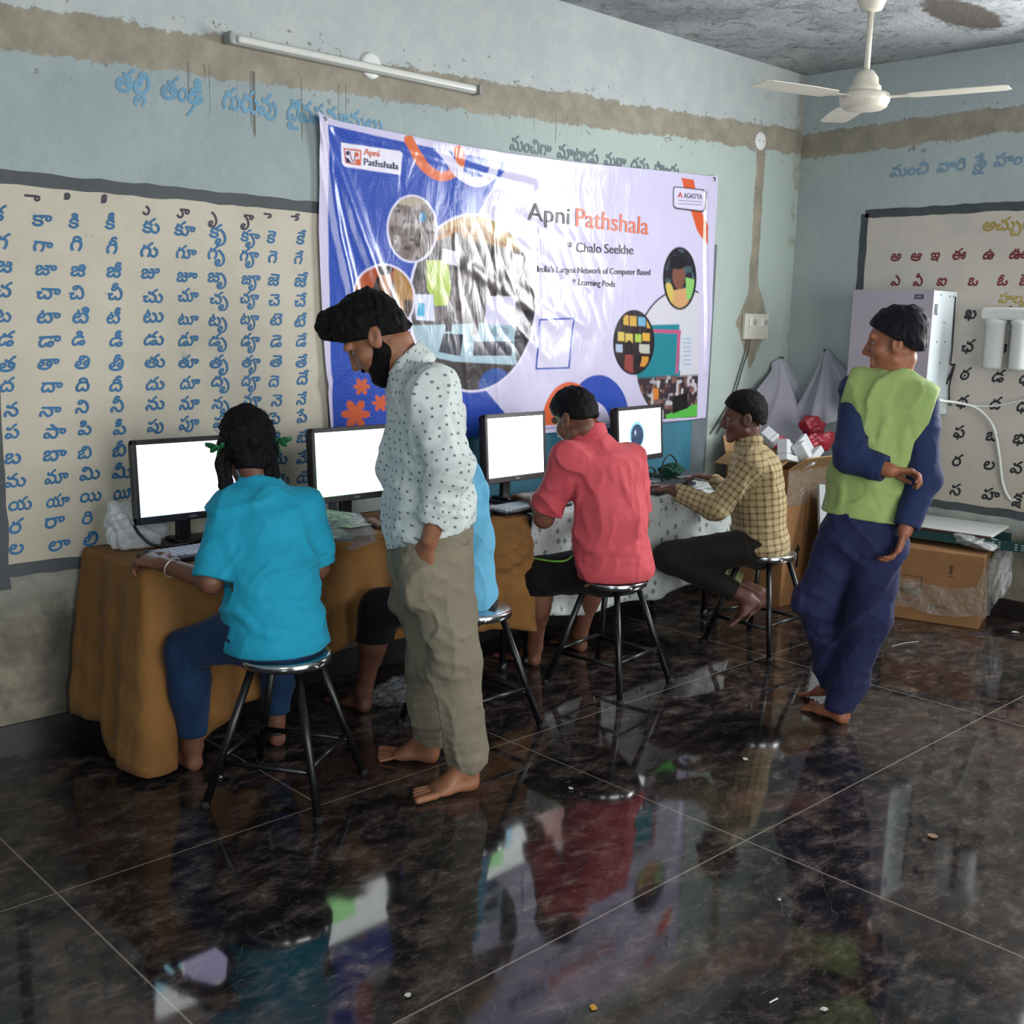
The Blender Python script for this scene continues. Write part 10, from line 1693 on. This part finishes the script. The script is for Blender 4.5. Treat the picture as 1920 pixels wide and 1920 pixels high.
    for y0 in (378, 384): put(poly([(1274, y0-3), (1317, y0), (1317, y0+1.2), (1274, y0-1.8)]), '#5a566b')
    m = els(1283, 672, 92, 128)*np.clip((1311-px+(py-700)*-.02)/2, 0, 1); put(els(1283, 672, 95, 131)*np.clip((1312-px)/2, 0, 1)*np.clip((640-py)/3, 0, 1), '#15131b'); put(m, '#c9c8d2')
    put(m*poly([(1190, 610), (1274, 608), (1276, 705), (1190, 720)]), '#1f7f8d'); put(m*poly([(1220, 617), (1277, 619), (1277, 626), (1220, 624)]), '#b8587f'); put(m*poly([(1271, 619), (1277, 619), (1272, 700), (1267, 700)]), '#b8587f'); put(m*poly([(1278, 625), (1300, 626), (1297, 695), (1274, 694)]), '#c2c9d6')
    for k in range(7): put(m*poly([(1281, 634+k*8), (1297, 634+k*8), (1297, 636+k*8), (1281, 636+k*8)]), '#9aa2b4')
    cr = m*np.clip((py-(703-.05*(px-1250)))/6, 0, 1); put(cr, '#3a2d34'); put(cr*np.clip((vn(38, 12)-.55)*5, 0, 1), '#7c5a52'); put(cr*np.clip((vn(44, 13)-.62)*6, 0, 1), '#b9b4bc'); put(cr*poly([(1225, 728), (1236, 728), (1236, 748), (1226, 750)]), '#d07a35'); put(cr*poly([(1248, 778), (1295, 762), (1312, 755), (1312, 780), (1250, 786)]), '#55b24a'); put(cr*poly([(1262, 745), (1290, 735), (1292, 765), (1262, 776)]), '#17151c')
    m = pic(1275, 522, 28, 55, 4, '#15131b'); put(m, '#1f1d2a'); put(m*np.clip((vn(30, 21)-.5)*4, 0, 1)*.6, '#4c6a74'); put(m*els(1273, 518, 12, 24), '#7a4c40'); put(m*els(1272, 492, 16, 13), '#15131b'); put(m*poly([(1258, 545), (1288, 540), (1296, 580), (1254, 580)]), '#c79a6a'); put(m*els(1253, 552, 10, 22), '#c6b25a'); put(m*poly([(1286, 520), (1304, 524), (1302, 560), (1288, 562)]), '#86bf6b')
    m = pic(1188, 642, 35, 57, 4, '#15131b'); put(m, '#2a1c20')
    for x0, y0, w_, h_, c in ((1168, 590, 10, 20, '#c9a24a'), (1180, 592, 13, 20, '#c9a24a'), (1196, 594, 14, 18, '#6aa6c8'), (1212, 600, 10, 16, '#c9a24a'), (1158, 622, 12, 18, '#cdb45a'), (1172, 625, 14, 18, '#cdb45a'), (1190, 626, 12, 16, '#9fbf4a'), (1204, 624, 14, 16, '#d3a63f'), (1154, 645, 13, 16, '#a6b2cc'), (1198, 645, 20, 18, '#b9b9ac'), (1200, 668, 16, 20, '#c98f3a')): put(m*poly([(x0, y0), (x0+w_, y0+1), (x0+w_, y0+h_), (x0, y0+h_-1)]), c)
    put(m*els(1179, 652, 7, 14), '#151014'); put(m*poly([(1172, 665), (1186, 665), (1188, 700), (1170, 700)]), '#8c3f3c'); put(m*els(1196, 672, 7, 14), '#1a1216')
    # bordered blank square and base shapes
    put(poly([(1008, 598), (1075, 595), (1067, 691), (1003, 693)]), '#2a49a8'); put(poly([(1011, 601), (1072, 598.5), (1064, 688), (1006, 690)]), '#cfcae2')
    put(els(1122, 785, 58, 82), '#2a49a8'); put(els(1068, 800, 52, 84), '#d0603a'); put(els(1110, 800, 36, 48)*np.clip((px-1118)/3, 0, 1), '#cdc7e2')
    bb = np.clip((py-(797-.055*(px-1030)*1.0))/1.5, 0, 1)*np.clip((px-995)/2, 0, 1); put(bb, '#c9c3e0'); put(bb*np.clip(1-np.abs(py-(803-.055*(px-1030)))/2, 0, 1), '#7d5a80')
    put(np.clip(.5-(px-(613+.0185*(py-232)))/1.5, 0, 1), '#cbc4e0')
    # hang: slack folds and creases
    d = .016+.010*np.sin(u*3.1)*np.sin(v*3.1)
    d += .016*np.exp(-(v/.045)**2)*np.sin(u*math.pi)-.0*u
    def crease(x0, y0, x1, y1, wd_, h_):
        t_ = np.clip(((u-x0)*(x1-x0)+(v-y0)*(y1-y0))/((x1-x0)**2+(y1-y0)**2), 0, 1); q = np.hypot((u-x0-t_*(x1-x0))*2, v-y0-t_*(y1-y0)); return h_*np.exp(-(q/wd_)**2)
    for k in ((.0, .0, .16, .70, .03, .012), (.0, .02, .06, .55, .022, .010), (.02, .02, .45, .10, .02, .006), (.27, .3, .30, .9, .010, .0015), (.36, .2, .37, .9, .010, .0015), (.47, .2, .47, .85, .010, .0015), (.40, .30, .62, .46, .03, .005), (.38, .44, .60, .60, .03, .005), (.30, .40, .52, .60, .03, .005), (.42, .22, .66, .34, .03, .004), (.36, .54, .5, .72, .03, .004), (.96, .06, .99, .8, .015, .008), (.0, .85, .08, .72, .02, .008)): d += crease(*k)
    d += .0035*(vn(9, 30)-.5)+.0022*np.abs(np.sin(X*34+Z*21+5*vn(4, 31)))*np.exp(-(((u-.46)/.17)**2+((v-.42)/.28)**2))
    Y = YW-.004-d; Vv = np.stack([X, Y, Z], -1).reshape(-1, 3)
    i, k = np.meshgrid(np.arange(NU-1), np.arange(NV-1), indexing='ij'); a = (i*NV+k).ravel(); Q = np.stack([a, a+1, a+NV+1, a+NV], 1)
    tm = NT('printed_vinyl'); col = tm.n('ShaderNodeAttribute', attribute_name='print').outputs['Color']; p = tm.pos()
    tm.set(Base_Color=col, Roughness=.2); tm.b.inputs['Specular IOR Level'].default_value = .5; tm.bump(tm.noise(tm.scale(p, (1, 1, .4)), 14, 3, .5, 1), .12, .02)
    t = thing('banner', 'large blue and white printed vinyl banner hung on the back wall', 'banner', (3.8, YW, 1.65))
    o = np_obj('sheet', Vv-np.array([3.8, YW, 1.65]), Q, tm.m, t); at = o.data.attributes.new('print', 'FLOAT_COLOR', 'POINT')
    at.data.foreach_set('color', np.c_[C.reshape(-1, 3), np.ones(NU*NV)].astype(np.float32).ravel())
    # lettering laid on the sheet
    def Yat(x, z):
        q = (X-x)**2+(Z-z)**2; k_ = np.unravel_index(np.argmin(q[::4, ::4]), q[::4, ::4].shape); return Y[::4, ::4][k_]
    def on_sheet(x0, z0):
        def f(x, z): return (x-3.8, Yat(x, z)-.0022-YW, z-1.65)
        return f
    def line(txt, q0, q1, h, mat, bold=0):
        A, B = ony(*q0, 3.70), ony(*q1, 3.70); P = Paint(); L = math.hypot(B[0]-A[0], B[2]-A[2]); c, s_ = (B[0]-A[0])/L, (B[2]-A[2])/L; f = on_sheet(0, 0)
        put_latin(P, txt, 0, 0, L, h, lambda x, y: f(A[0]+x*c-y*s_, A[2]+x*s_+y*c), bold); P.build('lettering', mat, t)
    OR, NVY, DK = plain('orange_print', '#cf6644', .35, var=.02), plain('navy_print', '#1d2250', .35, var=.02), plain('charcoal_print', '#23222e', .35, var=.02)
    line('Apni', (683, 290), (712, 294), .026, OR, .002); line('Pathshala', (683, 309), (747, 318), .027, NVY, .002)
    line('Apni', (988, 412), (1066, 421), .080, DK, .003); line('Pathshala', (1078, 424), (1215, 440), .088, OR, .004)
    line('* Chalo Seekhe', (1062, 472), (1186, 477), .046, DK, .002); line("India's Largest Network of Computer Based", (1005, 510), (1218, 516), .030, DK, .0015); line('* Learning Pods', (1071, 534), (1151, 538), .030, DK, .0015)
    line('AGASTYA', (1283, 371), (1317, 374), .027, plain('grey_print', '#4b4960', .35)); line('A', (1272, 370), (1280, 371), .028, plain('red_print', '#c23a34', .35), .002)
    for q in ((606, 226), (1340, 336)):
        c = ony(*q, 3.70); lathe('eyelet', [(.006, .002), (.011, .003), (.013, 0)], STEEL, t, 16).rotation_euler = (math.pi/2, 0, 0)
        e = t.children[-1]; e = [x for x in t.children if x.name.startswith('eyelet')][-1]; e.location = (c[0]-3.8, Yat(c[0], c[2])-.001-YW, c[2]-1.65)
banner()
